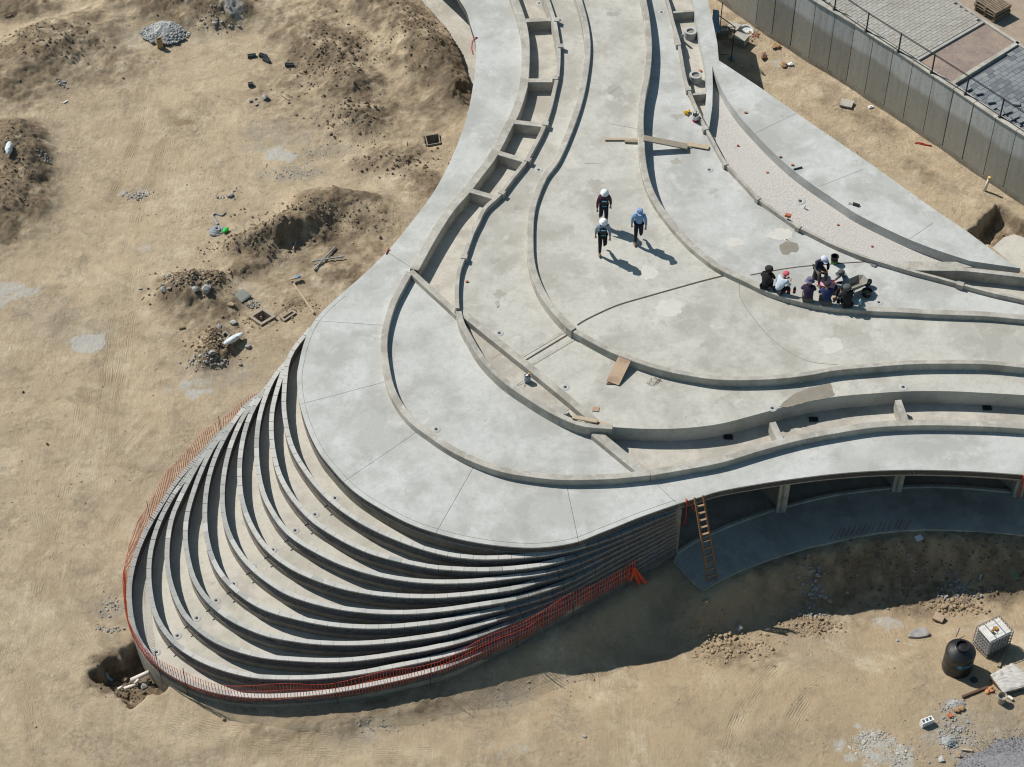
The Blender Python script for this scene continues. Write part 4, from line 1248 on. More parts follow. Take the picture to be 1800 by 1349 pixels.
kb2 = thing("kerb", "pale kerb along the near side of the bare planting bed", "kerb", t2a)
MB().strip([Vector((0, 0, 0)), t2b - t2a], .18, -.3, .03).build("kerb_stone", M_CURB, kb2, bevel=.01)
kb3 = thing("kerb", "dark shaded edging along the far side of the bare planting bed", "kerb", t1a)
MB().strip([Vector((0, 0, 0)), t1b - t1a], .12, -.3, .02).build("kerb_stone", M_PAVL2, kb3, bevel=.01)
gut = MB().prism([P(1676, 151, UT), P(1795, 78, UT), P(1803, 84, UT), P(1682, 155, UT)], UT - .3, UT - .105).build("gutter", M_PAVD2)
tag(gut, kind="structure")

def inpoly(p, poly):
    x, y, r_ = p.x, p.y, False
    n = len(poly)
    for k in range(n):
        a, b_ = poly[k], poly[(k + 1) % n]
        if (a.y > y) != (b_.y > y) and x < (b_.x - a.x) * (y - a.y) / (b_.y - a.y) + a.x:
            r_ = not r_
    return r_
def paving(name, label_, poly, org, ang, bl, bw, mats, z, hide=0.0):
    root = MB().prism(poly, z - .12, z - .06).build(name, M_PAVD2)
    tag(root, kind="structure")
    ux, uy = Vector((math.cos(ang), math.sin(ang), 0)), Vector((-math.sin(ang), math.cos(ang), 0))
    xs = [((p - org).dot(ux), (p - org).dot(uy)) for p in poly]
    x0, x1 = min(a for a, _ in xs), max(a for a, _ in xs)
    y0, y1 = min(a for _, a in xs), max(a for _, a in xs)
    cand = []
    r_ = 0
    y = y0
    while y < y1:
        x = x0 + (bl / 2 if r_ % 2 else 0)
        while x < x1:
            c_ = org + ux * (x + bl / 2) + uy * (y + bw / 2)
            if inpoly(c_, poly):
                cand.append(c_)
            x += bl
        y += bw
        r_ += 1
    cand.sort(key=lambda p: (p - Vector(cam.location)).length)
    ms = []
    for q in mats:
        mm = MB().box((0, 0, 0), (bl - .014, bw - .014, .06)).mesh("paver")
        mm.materials.append(q)
        ms.append(mm)
    rest = MB()
    for k, c_ in enumerate(cand):
        zz_ = z - .03 + random.uniform(-.006, .006)
        mi = 0 if random.random() < .72 else 1
        if k < 290:
            link("paver", ms[mi], None, root, loc=(c_.x, c_.y, zz_), rot=(random.uniform(-.01, .01), random.uniform(-.01, .01), ang))
        else:
            rest.box((c_.x, c_.y, zz_), (bl - .014, bw - .014, .06), rz=ang, mi=mi)
    if rest.v:
        o = rest.build("far_pavers", mats, root)
        tag(o, kind="stuff")
    return root
angT = math.atan2((t1b - t1a).y, (t1b - t1a).x)
lp = [P(x, y, UT) for x, y in ((1608, 104), (1724, 36), (1675, 0), (1588, -58), (1480, -60), (1380, -60), (1442, 0), (1500, 37), (1555, 72))]
paving("light_paving", "", lp, t1a, angT, .30, .15, [M_PAVL, M_PAVL2], UT)
dp = [P(x, y, UT) for x, y in ((1681, 153), (1800, 80), (1900, 150), (1960, 330), (1905, 300), (1800, 224), (1745, 190))]
paving("slate_paving", "", dp, t2a, angT, .34, .22, [M_PAVD, M_PAVD2], UT - .04)

# railing on the wall
posts_px = [(1406, -22), (1466.5, 18), (1522.5, 56), (1579, 92), (1637.5, 129), (1697, 167), (1757.5, 207), (1818, 247)]
rail = thing("railing", "thin black steel railing on top of the retaining wall", "railing", P(1579, 92, WH))
rl = rail.location
pw = [P(x, y, WH + .04) - rl for x, y in posts_px]
for p in pw:
    MB().box((p.x, p.y, p.z + .46), (.05, .05, .92)).build("post", M_STEEL, rail)
    MB().box((p.x, p.y, p.z + .03), (.14, .14, .02)).build("base_plate", M_STEEL, rail)
for dz, dy in ((.92, 0), (.84, .05)):
    MB().tube([p + Vector((0, dy, dz)) for p in pw], .014, 6).build("rail", M_STEEL, rail)
MB().tube([p + Vector((0, .1, .03)) for p in pw], .02, 6).build("bottom_rail", M_STEEL, rail)

# stacked pallets
def pallet_mesh(L_=1.1, Wd=.95, H=.125):
    top = MB()
    root_parts = []
    for k in range(8):
        y = -Wd / 2 + Wd * (k + .5) / 8
        root_parts.append(("board", (0, y, H - .012), (L_, .085, .022)))
    for x in (-L_ / 2 + .05, 0, L_ / 2 - .05):
        root_parts.append(("runner", (x, 0, H / 2 + .002), (.09, Wd, H - .05)))
    for y in (-Wd / 2 + .05, 0, Wd / 2 - .05):
        root_parts.append(("bottom_board", (0, y, .011), (L_, .09, .02)))
    return [(n, MB().box((0, 0, 0), s).mesh(n), c) for n, c, s in root_parts]
PM = pallet_mesh()
M_PALLET = mat("aged_pallet_wood", (0.24, 0.185, 0.13), (0.14, 0.105, 0.075), scale=5)
for n, m_, c_ in PM:
    m_.materials.append(M_PALLET)
pq = [P(1712, 19, UT - .05), P(1747, 42, UT - .05), P(1773, 26, UT - .05)]
pc_ = (pq[0] + pq[2]) / 2
pang = math.atan2((pq[1] - pq[0]).y, (pq[1] - pq[0]).x)
plabels = ["weathered wooden pallet at the bottom of the stack in the upper yard", "second wooden pallet from the bottom of the stack in the yard",
           "second wooden pallet from the top of the stack in the yard", "topmost wooden pallet of the stack in the upper yard"]
for k in range(4):
    t_ = thing("wooden_pallet", plabels[k], "pallet", (pc_.x + random.uniform(-.03, .03), pc_.y, UT - .05 + .127 * k), pang + random.uniform(-.04, .04), "pallets stacked in the upper yard")
    for n, m_, c_ in PM:
        link(n, m_, None, t_, loc=c_)
# loose slate pavers on the slate paving
LP = [(1701, 157, "nearest the railing post"), (1720.5, 164, "beside the second gap"), (1741.5, 179, "in the middle of the row"), (1771, 196, "near the frame edge"), (1784, 206, "under the railing"), (1795, 213, "at the lower end"),
      (1786, 183, "beside the broken pile")]
desc = ["loose slate paver lying nearest the planting bed kerb", "loose slate paver second along from the planting bed kerb", "loose tilted slate paver lying third from the bed kerb",
        "loose slate paver fourth from the bed kerb by the last post", "loose dark slate paver just past the last railing post", "loose slate paver nearest the right frame edge on the terrace",
        "loose slate paver higher up beside the broken pieces"]
for (x, y, _), d_ in zip(LP, desc):
    q = P(x, y, UT)
    o = MB().box((0, 0, .04), (.30, .2, .07), rx=random.uniform(-.15, .15)).build("loose_paver", M_PAVD, loc=(q.x, q.y, UT - .03), rot=(0, 0, random.uniform(-.5, 1.2)), bevel=.006)
    tag(o, d_, "paver", "loose slate pavers on the terrace")

# ------------------------------------------------------------------ rocks and rubble
def rock_geo(c, r, sq=0.7, seed=None, sub=0):
    rr = random.Random(seed) if seed is not None else random
    ph = (1 + 5 ** .5) / 2
    base_ = [(-1, ph, 0), (1, ph, 0), (-1, -ph, 0), (1, -ph, 0), (0, -1, ph), (0, 1, ph), (0, -1, -ph), (0, 1, -ph), (ph, 0, -1), (ph, 0, 1), (-ph, 0, -1), (-ph, 0, 1)]
    F_ = [(0, 11, 5), (0, 5, 1), (0, 1, 7), (0, 7, 10), (0, 10, 11), (1, 5, 9), (5, 11, 4), (11, 10, 2), (10, 7, 6), (7, 1, 8), (3, 9, 4), (3, 4, 2), (3, 2, 6), (3, 6, 8), (3, 8, 9), (4, 9, 5), (2, 4, 11), (6, 2, 10), (8, 6, 7), (9, 8, 1)]
    sx, sy, sz = rr.uniform(.7, 1.2), rr.uniform(.7, 1.2), sq * rr.uniform(.7, 1.2)
    m_ = Matrix.Rotation(rr.uniform(0, 6.28), 3, 'Z') @ Matrix.Rotation(rr.uniform(-.5, .5), 3, 'X')
    vs = []
    for v in base_:
        q = Vector(v).normalized() * rr.uniform(.6, 1.2)
        q = m_ @ Vector((q.x * sx, q.y * sy, q.z * sz))
        vs.append(Vector(c) + q * r)
    return vs, F_
def scatter(name, label, spots, m, kind="stuff"):
    """spots: (px, py, rx m, ry m, n, rmin, rmax)"""
    mb = MB()
    pts = []
    for px, py, rx, ry, n, r0, r1 in spots:
        cx, cy = W(px, py)
        for _ in range(n):
            a, d = random.uniform(0, 6.283), math.sqrt(-math.log(max(1e-3, random.random()))) * .75
            pts.append((cx + rx * d * math.cos(a), cy + ry * d * math.sin(a), r0 + (r1 - r0) * random.random() ** 3.0))
    xs, ys = np.array([p[0] for p in pts]), np.array([p[1] for p in pts])
    zs = hfun(xs, ys)
    for (x, y, r_), z in zip(pts, zs):
        v, f = rock_geo((x, y, z + r_ * .25), r_)
        mb.add(v, f)
    o = mb.build(name, m)
    return tag(o, label, kind=kind)
scatter("dark_clods", "brown clods of earth strewn over the dirt mounds", [
    (90, 90, 2.4, 1.4, 380, .015, .08), (25, 320, 1.2, 2.8, 420, .015, .075), (330, 10, 2.2, .9, 380, .015, .085), (590, 110, 1.6, 2.0, 420, .015, .085),
    (740, 80, 1.6, 2.2, 420, .015, .075), (540, 390, 2.6, .8, 420, .015, .075), (345, 505, 1.1, .8, 420, .015, .085), (385, 605, .8, .8, 320, .015, .08),
    (470, 440, 1.2, .8, 160, .02, .09), (720, 290, 1.5, .8, 180, .02, .08), (610, 210, 1.4, 1.2, 200, .02, .09), (220, 1190, .9, .5, 150, .02, .08),
    (1620, 980, 3.5, .8, 300, .015, .075), (1740, 950, 1.6, .8, 160, .015, .075), (1700, 1010, 1.2, .4, 130, .015, .085), (400, 440, 1.0, .5, 90, .02, .08)], M_ROCKD)
scatter("tan_stones", "tan stones and lumps of dry soil lying about the site", [
    (1300, 1105, 1.4, .7, 260, .02, .095), (1265, 1125, .6, .5, 90, .02, .085), (1435, 1060, .8, .5, 240, .02, .075), (1430, 1075, 1.4, .2, 60, .02, .08), (1695, 1030, 1.0, .25, 150, .03, .095),
    (340, 500, 1.3, .8, 240, .02, .07), (375, 615, .9, .5, 180, .02, .085), (800, 1130, 2.0, .3, 40, .01, .05), (1220, 1090, 1.0, .6, 60, .02, .07), (960, 1190, 2.0, .6, 60, .015, .05),
    (430, 1230, 1.5, .4, 30, .015, .05), (600, 1250, 2.0, .4, 60, .015, .05), (450, 570, 1.0, .5, 80, .02, .07), (520, 540, 1.0, .4, 80, .02, .06), (600, 400, 1.5, .6, 120, .015, .06),
    (650, 250, 1.0, 1.5, 80, .02, .06), (560, 150, 1.6, 1.5, 100, .02, .07), (770, 60, 1.3, 1.6, 120, .02, .06), (140, 900, 4.0, 5.0, 150, .01, .045), (1400, 1200, 6.0, 2.5, 170, .01, .04),
    (300, 300, 4.0, 4.0, 150, .01, .04), (1500, 260, 4.0, 2.0, 90, .01, .035), (1320, 60, .9, .7, 60, .02, .06), (1760, 400, .8, .6, 80, .015, .05)], M_ROCKB)
scatter("grey_stones", "grey stones and broken bits of concrete lying on the dirt", [
    (520, 305, 1.2, .35, 120, .015, .05), (560, 272, .8, .3, 50, .015, .05), (240, 340, .6, .15, 60, .02, .06), (235, 345, .3, .15, 20, .03, .07), (110, 155, .25, .2, 40, .03, .07), (80, 295, .3, .2, 30, .03, .07),
    (265, 110, .4, .25, 30, .02, .05), (400, 345, .6, .4, 30, .03, .07), (200, 1070, .5, .4, 60, .02, .07), (195, 1105, .4, .15, 30, .03, .08), (370, 640, .7, .4, 90, .03, .09), (330, 520, 1.1, .6, 50, .03, .1),
    (445, 540, .25, .25, 90, .02, .045), (1435, 1005, .45, .5, 140, .03, .095), (1430, 1040, .7, .2, 60, .03, .08), (1690, 1000, .5, .5, 140, .03, .07), (660, 1275, .9, .25, 60, .015, .05), (880, 1215, .5, .3, 30, .015, .05), (1620, 990, 3.0, .8, 120, .02, .07),
    (1670, 1240, .35, .3, 160, .015, .05), (1680, 1295, .7, .6, 260, .015, .05), (1680, 1280, .5, .5, 60, .03, .07), (1590, 1330, .9, .5, 130, .015, .04), (380, 50, .9, .5, 60, .03, .09)], M_ROCKG)
def heap(name, label, cat, px, py, rx, ry, h, n, r0, r1, m, core):
    q = G(px, py)
    t_ = thing(name, label, cat, q)
    mb = MB()
    prof = [(1.0, -.08), (.8, h * .25), (.55, h * .62), (.28, h * .92), (.0, h)]
    vs, fs = [], []
    n_ = 20
    for a, (r_, z) in enumerate(prof):
        for j in range(n_):
            k = 1 + random.uniform(-.12, .12)
            vs.append((r_ * rx * math.cos(6.283 * j / n_) * k, r_ * ry * math.sin(6.283 * j / n_) * k, z * (1 + random.uniform(-.1, .1))))
    for a in range(len(prof) - 1):
        for j in range(n_):
            fs.append((a * n_ + j, a * n_ + (j + 1) % n_, (a + 1) * n_ + (j + 1) % n_, (a + 1) * n_ + j))
    mb.add(vs, fs)
    mb.build("heap_core", core, t_, smooth=False)
    rb = MB()
    for _ in range(n):
        a, d = random.uniform(0, 6.283), math.sqrt(random.random()) * 1.12
        z = max(0, h * (1 - d ** 1.3))
        r_ = r0 + (r1 - r0) * random.random() ** 2.5
        v, f = rock_geo((rx * d * math.cos(a), ry * d * math.sin(a), z), r_)
        rb.add(v, f)
    o = rb.build("rubble", m, t_)
    tag(o, kind="stuff")
    return t_
heap("rubble_heap", "pale grey heap of broken concrete below the dark mound at the top", "rubble heap", 292, 56, .95, .75, .38, 1500, .015, .09, M_ROCKP, M_ROCKP)
heap("cement_heap", "small grey clump of cement rubble in front of the wet mortar", "rubble heap", 1668, 1304, .26, .22, .16, 150, .015, .045, M_ROCKP, M_ROCKP)
heap("sand_heap", "small grey heap of sand spilled around a torn brown sack", "sand heap", 1681, 1240, .34, .26, .10, 120, .01, .03, M_ROCKG, M_ROCKG)
gh = heap("gravel_heap", "large blue grey gravel heap at the lower right corner", "gravel heap", 1830, 1385, 2.9, 1.9, .75, 6000, .012, .03, M_GRAVEL, M_GRAVEL)
# mortar smear
mm_ = MB()
q = G(1541, 1318)
for k in range(420):
    a, d = random.uniform(0, 6.283), math.sqrt(random.random())
    v, f = rock_geo((q.x + .85 * d * math.cos(a), q.y + .7 * d * math.sin(a), q.z + .0), random.uniform(.02, .04) if k > 14 else random.uniform(.05, .11), sq=.16)
    mm_.add(v, f)
o = mm_.build("mortar_crust", mat("dried_mortar", (0.46, 0.43, 0.38), (0.33, 0.31, 0.27), scale=4))
tag(o, "pale crust of dried mortar spread on the ground at the bottom", "mortar crust", kind="stuff")
def stone(px, py, r_, label, m=M_ROCKG, seed=1, sq=.7, flat=None, on=None):
    q = G(px, py) if on is None else P(px, py, on)
    v, f = rock_geo((0, 0, 0), r_, sq, seed)
    o = MB().add(v, f).build("stone", m, loc=(q.x, q.y, q.z + r_ * .35), bevel=0)
    s_ = o.modifiers.new("sub", 'SUBSURF')
    s_.subdivision_type = 'SIMPLE'
    s_.levels = s_.render_levels = 1
    return tag(o, label, "stone")
stone(1240, 1060, .15, "large tan stone at the edge of the building's shadow below the ladder", M_ROCKB, 3)
stone(1270, 1073, .07, "small tan stone right of the largest one near the ladder", M_ROCKB, 4)
stone(1275, 1083, .07, "small round stone just above the tan rubble on the dirt", M_ROCKB, 5)
stone(1298, 1105, .15, "grey round stone topping the tan rubble right of the prow", M_ROCKG, 6)
stone(1267, 1119, .12, "tan lump at the left end of the rubble row", M_ROCKB, 7)
stone(1295, 1119, .11, "tan lump right below the grey round stone", M_ROCKB, 8)
stone(1436, 1012, .17, "biggest grey stone of the shaded rubble below the rebar stubs", M_ROCKG, 9)
stone(1430, 1004, .13, "shaded square stone above the biggest one in the rubble", M_ROCKB, 10)
stone(1458, 1058, .11, "tan stone on the right of the sunlit rubble near the shadow edge", M_ROCKB, 11)
stone(465, 173, .19, "large dark grey stone in the group of four on the upper dirt", M_ROCKG, 12)
stone(440, 178, .11, "pale grey stone at the left of the group of four", M_ROCKP, 13)
stone(450, 175, .08, "small dark stone in the middle of the group of four", M_ROCKG, 14)
stone(451, 185, .10, "small dark stone at the bottom of the group of four", M_ROCKG, 15)
stone(343, 510, .17, "grey angular stone in the middle of the brown rubble mound", M_ROCKP, 16)
stone(364, 511, .19, "bright grey angular stone right of centre on the brown mound", M_ROCKP, 17)
stone(296, 488, .13, "pale stone at the upper left of the brown rubble mound", M_ROCKP, 18)
stone(286, 510, .15, "dark grey stone at the lower left foot of the brown mound", M_ROCKG, 19)
stone(410, 568, .13, "pinkish white stone above the white sack", M_ROCKP, 20)
stone(386, 577, .15, "blue grey stone on the mound left of the white sack", M_ROCKG, 21)
stone(406, 537, .14, "yellowish brown stone just left of the dark grey slab lid", M_ROCKB, 22)
stone(436, 611, .12, "dark stone right of the white sack near the prow", M_ROCKG, 23)
stone(373, 622, .15, "grey stone low on the mound below the white sack", M_ROCKG, 24)
stone(249, 60, .11, "black stone left of the pale rubble heap", M_ROCKG, 25)
stone(378, 42, .13, "white and black stone below the dark mound at the top", M_ROCKP, 26)
stone(405, 345, .12, "oblong dark stone above the grey net bundle", M_ROCKG, 27)
stone(41, 690, .08, "small black stone alone on the dirt at the left edge", M_ROCKD, 28)
stone(83, 781, .07, "small black stone lower down on the left dirt", M_ROCKD, 29)
stone(1028, 1296, .08, "small dark stone alone on the dirt at the bottom centre", M_ROCKG, 30)
stone(393, 1265, .12, "tan stone in front of the prow wall at the bottom left", M_ROCKB, 31)
stone(1724, 1048, .09, "white stone on the dirt above the caged tank", M_ROCKP, 32)
stone(1578, 1126, .06, "white pebble beside the flat concrete lump", M_ROCKP, 33)
stone(218, 1195, .12, "cream stone behind the pipe ends in the pit", M_ROCKB, 34)
stone(254, 1207, .14, "grey stone right of the white pipe in the pit", M_ROCKG, 35)
stone(1655, 1337, .12, "flat pale stone in front of the cement clump", M_ROCKP, 36, .3)
stone(1683, 1328, .12, "flat tan stone just left of the wooden offcut", M_ROCKB, 37, .3)

# flat lump of concrete
q = G(1617, 1116)
o = MB().prism([(-.42, -.1), (-.36, .03), (-.25, .15), (-.02, .24), (.24, .22), (.3, .1), (.33, -.04), (.2, -.12), (-.1, -.16)], 0, .14).build("concrete_lump", M_ROCKG, loc=q, rot=(0, 0, .08), bevel=.03)
tag(o, "flat wedge of grey concrete on the dirt left of the black tank", "concrete lump")

# ------------------------------------------------------------------ inspection chambers
def chamber(label, idx, m, wt=.1):
    qs, dep = SHAFTS[idx]
    c_ = sum(qs, Vector((0, 0, 0))) / 4
    zc = flat_z[idx]
    t_ = thing("inspection_chamber", label, "inspection chamber", (c_.x, c_.y, zc))
    for k in range(4):
        a, b_ = qs[k] - c_, qs[(k + 1) % 4] - c_
        a.z = b_.z = 0
        e = (b_ - a).normalized() * (wt / 2)
        MB().strip([a - e, b_ + e], wt, -dep - .05, .05 + .002 * k).build("side", m, t_)
    MB().box((0, 0, -dep + .03), ((qs[0] - qs[1]).length, (qs[1] - qs[2]).length, .02), rz=math.atan2((qs[1] - qs[0]).y, (qs[1] - qs[0]).x)).build("floor_plate", M_DARK, t_)
    return t_
chamber("small square dark shaft in the dirt left of the roof edge", 0, M_RAW, .03)
chamber("large square open brick-edged chamber beside the prow tip", 1, mat("brick_edge", (0.34, 0.285, 0.23), (0.26, 0.22, 0.18), scale=6))
chamber("narrow open brick slot joined to the right of the square chamber", 2, MATS["brick_edge"], .06)
chamber("small dark shaft half covered by the white sack", 3, M_RAW, .06)
q = G(426, 522)
o = MB().box((0, 0, .05), (.52, .5, .05), rz=R(-42)).box((0, 0, .08), (.44, .42, .015), rz=R(-42)).build("chamber_lid", mat("grey_green_lid", (0.20, 0.215, 0.19), (0.16, 0.17, 0.15)), loc=q, bevel=.01)
tag(o, "square grey green chamber lid lying on the rubble", "chamber lid")
q = G(1488, 184)
o = MB().box((0, 0, .05), (.52, .46, .08), rz=R(-20)).build("concrete_cover", M_CURB, loc=q, bevel=.01)
tag(o, "pale square concrete cover on the dirt below the retaining wall", "cover slab")
q = G(1530, 190)
o = MB().box((0, 0, .04), (.2, .13, .09), rz=.4).box((0, 0, .1), (.1, .05, .02), rz=.4).build("white_block", M_WHITE, loc=q, bevel=.01)
tag(o, "small white block on the dirt near the foot of the retaining wall", "block")

# ------------------------------------------------------------------ generic small builders
def plank(name, label, cat, a, b_, w_, h_, m, group=None, z_is_top=False):
    a, b_ = Vector(a), Vector(b_)
    mid = (a + b_) / 2
    o = MB().bar(a - mid, b_ - mid, w_, h_).build(name, m, loc=mid, bevel=min(w_, h_) * .12)
    return tag(o, label, cat, group)
def gl(px, py, dz=.03):
    v = G(px, py)
    return v + Vector((0, 0, dz))
plank("timber_strut", "pale timber stick lying between the chambers and the roof rim", "timber", gl(513, 497, .06), gl(552, 553, .06), .07, .07, M_WOOD)
plank("timber_offcut", "short cream board across the top of the timber stick", "timber", gl(509, 497, .15), gl(527, 491, .15), .08, .05, M_WOOD)
o = MB().box((0, 0, .18), (.22, .12, .05), rz=.4).box((0.04, 0, .22), (.1, .08, .03), rz=.2).build("blue_rag", mat("blue_rag", (0.2, 0.33, 0.45)), loc=G(524, 493))
tag(o, "small blue rag at the end of the timber stick", "rag")
plank("grey_pole", "grey pole lying from upper right to lower left on the dirt", "pole", gl(590, 436, .08), gl(552, 476, .05), .05, .05, M_GALV)
plank("grey_pole", "grey pole lying nearly level across the other pole", "pole", gl(549, 463, .10), gl(606, 455, .12), .05, .05, M_GALV)
plank("thin_stick", "thin upright-looking stick on the dirt left of the small square shaft", "stick", gl(716, 252, .05), gl(717, 291, .05), .03, .03, M_RUST)
plank("thin_stick", "thin dark rod at the foot of the slab edge above the shaft", "stick", gl(806, 169, .1), gl(825, 181, .1), .03, .03, M_STEEL)
plank("thin_stick", "white stick on the slope of the middle mound", "stick", gl(521, 426, .06), gl(515, 441, .06), .04, .03, M_WOOD)
plank("thin_stick", "thin wood splinter at the left of the brown mound", "stick", gl(253, 522, .03), gl(248, 528, .03), .03, .02, M_WOOD)
plank("thin_stick", "yellow wood splinter by the group of four stones", "stick", gl(494, 168, .04), gl(508, 177, .04), .05, .03, M_WOOD)
plank("thin_stick", "thin wood splinter above the other one near four stones", "stick", gl(502, 167, .05), gl(513, 171, .05), .03, .02, M_WOOD)
plank("thin_stick", "thin brown splinter lying on the upper dark mound", "stick", gl(525, 129, .05), gl(541, 134, .05), .03, .02, M_LADDER)
plank("thin_stick", "short white stick on the dirt in the upper left", "stick", gl(112, 182, .03), gl(119, 178, .03), .05, .02, M_WHITE)
plank("thin_stick", "dark twisted twig at the upper left edge of the dirt", "stick", gl(8, 29, .05), gl(21, 24, .05), .05, .03, M_RUST)
plank("clay_lump", "reddish brown oblong lump of earth left of the white sack", "clod", gl(315, 579, .03), gl(326, 577, .03), .09, .07, M_ROCKD)
plank("wood_offcut", "short pale wooden offcut in front of the sand at the lower right", "timber", gl(1690, 1319, .04), gl(1709, 1321, .04), .07, .06, M_WOOD)
plank("timber_batten", "brown batten pointing at the black tank's shadow", "timber", gl(1691, 1227, .05), gl(1737, 1209, .05), .08, .06, M_RUST)
plank("thin_stick", "thin rod sticking up just behind the black tank", "stick", gl(1680, 1122, .1), gl(1685, 1113, .3), .025, .025, M_STEEL)

# dark hollow blocks on the upper dirt
def hollow_block(label, px, py, rz, m, L_=.36, Wd=.14, H=.15, rot=0, on=None, name="hollow_block", cat="block"):
    q = G(px, py) if on is None else P(px, py, on)
    mb = MB()
    tt = .028
    nC = 3
    for s_ in (-1, 1):
        mb.box((0, s_ * (Wd - tt) / 2, H / 2), (L_, tt, H))
    for k in range(nC + 1):
        x = -L_ / 2 + tt / 2 + (L_ - tt) * k / nC
        mb.box((x, 0, H / 2 - .001), (tt, Wd - 2 * tt + .002, H - .004))
    mb.box((0, 0, .012), (L_ - .01, Wd - .01, .016), mi=1)
    o = mb.build(name, [m, M_DARK], loc=(q.x, q.y, q.z + .0), rot=(rot, 0, rz))
    return tag(o, label, cat)
MDB = mat("dark_block", (0.07, 0.085, 0.09), (0.04, 0.05, 0.055))
hollow_block("dark hollow block on its own at the left of the row", 443, 101, .2, MDB)
hollow_block("dark hollow block behind the other in the touching pair", 463, 101, -.45, MDB)
hollow_block("dark hollow block in front in the touching pair", 469, 109, -.7, MDB)
hollow_block("dark hollow block alone near the dark mound", 509, 117, -.1, MDB)
hollow_block("small dark block pair below the row of hollow blocks", 441, 151, .2, MDB, .22)
hollow_block("white hollow cinder block standing on the dirt at the bottom right", 1628, 1273, .42, M_WHITE, .40, .17, .24)

# paper sack on the rubble heap edge
def sack(name, label, cat, q, size, m, rz=0, seed=0, flat=1.0, open_top=False):
    rr = random.Random(seed)
    mb = MB()
    n_, k_ = 14, 7
    vs, fs = [], []
    for a in range(k_):
        ta = a / (k_ - 1)
        for j in range(n_):
            an = 6.283 * j / n_
            pr = (1 - abs(2 * ta - 1) ** 3) * .35 + .65 if not open_top else (1.0 - .25 * ta * abs(math.sin(an * 2)))
            k = pr * (1 + rr.uniform(-.08, .08))
            sx_ = abs(math.cos(an)) ** .5 * math.copysign(1, math.cos(an))
            sy_ = abs(math.sin(an)) ** .5 * math.copysign(1, math.sin(an))
            vs.append((size[0] / 2 * sx_ * k, size[1] / 2 * sy_ * k, size[2] * ta * (1 + rr.uniform(-.03, .03))))
    for a in range(k_ - 1):
        for j in range(n_):
            fs.append((a * n_ + j, a * n_ + (j + 1) % n_, (a + 1) * n_ + (j + 1) % n_, (a + 1) * n_ + j))
    fs.append(tuple(range(n_ - 1, -1, -1)))
    if not open_top:
        fs.append(tuple(range((k_ - 1) * n_, k_ * n_)))
    mb.add(vs, fs)
    o = mb.build(name, m, loc=q, rot=(0, 0, rz), smooth=False)
    if open_top:
        so = o.modifiers.new("thick", 'SOLIDIFY'); so.thickness = .012
    return tag(o, label, cat)
M_KRAFT = mat("kraft_paper", (0.34, 0.22, 0.13), (0.24, 0.14, 0.08), scale=6, c3=(0.42, 0.28, 0.12), s3=4)
sack("cement_sack", "open brown paper sack standing in front of the pale rubble heap", "sack", G(282, 84), (.26, .2, .45), M_KRAFT, .1, 1, open_top=True)
M_SACKW = mat("white_sack", (0.72, 0.76, 0.77), (0.5, 0.56, 0.57), scale=5, c3=(0.10, 0.30, 0.28), s3=2.2, f3=(.62, .68))
def lying_bag(name, label, a, b_, w_, h_, m, seed=1):
    a, b_ = Vector(a), Vector(b_)
    mid = (a + b_) / 2
    d = (b_ - a)
    rr = random.Random(seed)
    n_, k_ = 12, 9
    vs, fs = [], []
    for i in range(k_):
        s_ = i / (k_ - 1)
        env = max(.12, math.sin(math.pi * min(1, max(0, s_ * .92 + .04))) ** .55)
        for j in range(n_):
            an = 6.283 * j / n_
            vs.append(((s_ - .5) * d.length, w_ / 2 * math.cos(an) * env * (1 + rr.uniform(-.12, .12)), h_ / 2 + h_ / 2 * math.sin(an) * env * (1 + rr.uniform(-.12, .12))))
    for i in range(k_ - 1):
        for j in range(n_):
            fs.append((i * n_ + j, i * n_ + (j + 1) % n_, (i + 1) * n_ + (j + 1) % n_, (i + 1) * n_ + j))
    fs.append(tuple(range(n_))); fs.append(tuple(range(k_ * n_ - 1, (k_ - 1) * n_ - 1, -1)))
    o = MB().add(vs, fs).build(name, m, loc=mid, rot=(0, -math.atan2(d.z, math.hypot(d.x, d.y)), math.atan2(d.y, d.x)))
    return tag(o, label, "sack" if "sack" in name else "bag")
lying_bag("white_sack", "long crumpled white sack lying over a small dark shaft", gl(394, 611, .05), gl(426, 592, .05), .26, .2, M_SACKW, 3)
lying_bag("white_bag", "tied white bag on the dark mound at the left edge", gl(16, 276, .02), gl(19, 254, .02), .30, .28, M_SACKW, 5)


lying_bag("green_bag", "bright green plastic bag beside the coiled grey net", gl(394, 408, .02), gl(402, 409, .02), .32, .16, mat("green_plastic", (0.03, 0.55, 0.06), (0.02, 0.35, 0.05), rough=.35), 9)
# coiled net bundle
q = G(382, 408)
M_NETG = mat("grey_netting", (0.33, 0.34, 0.35), (0.22, 0.23, 0.24), scale=12, bump=.6)
t_ = thing("net_bundle", "round coiled bundle of grey netting next to the green bag", "net bundle", q)
for k in range(7):
    a0 = random.uniform(0, 6)
    MB().tube([Vector(((.30 - .035 * k) * math.cos(a0 + .45 * j), (.26 - .03 * k) * math.sin(a0 + .45 * j), .04 + .02 * k + random.uniform(-.01, .02))) for j in range(15)], .042, 6).build("coil", M_NETG, t_)
MB().lathe([(.0, .1), (.15, .1), (.2, .02)], 14).build("core", M_NETG, t_)
tail = [G(383, 396), G(379, 389), G(374, 380), G(380, 377), G(390, 380), G(397, 374)]
MB().tube([p - q + Vector((0, 0, .03)) for p in resample(tail, .1)], .055, 6, r2=.02).build("loose_tail", M_NETG, t_)

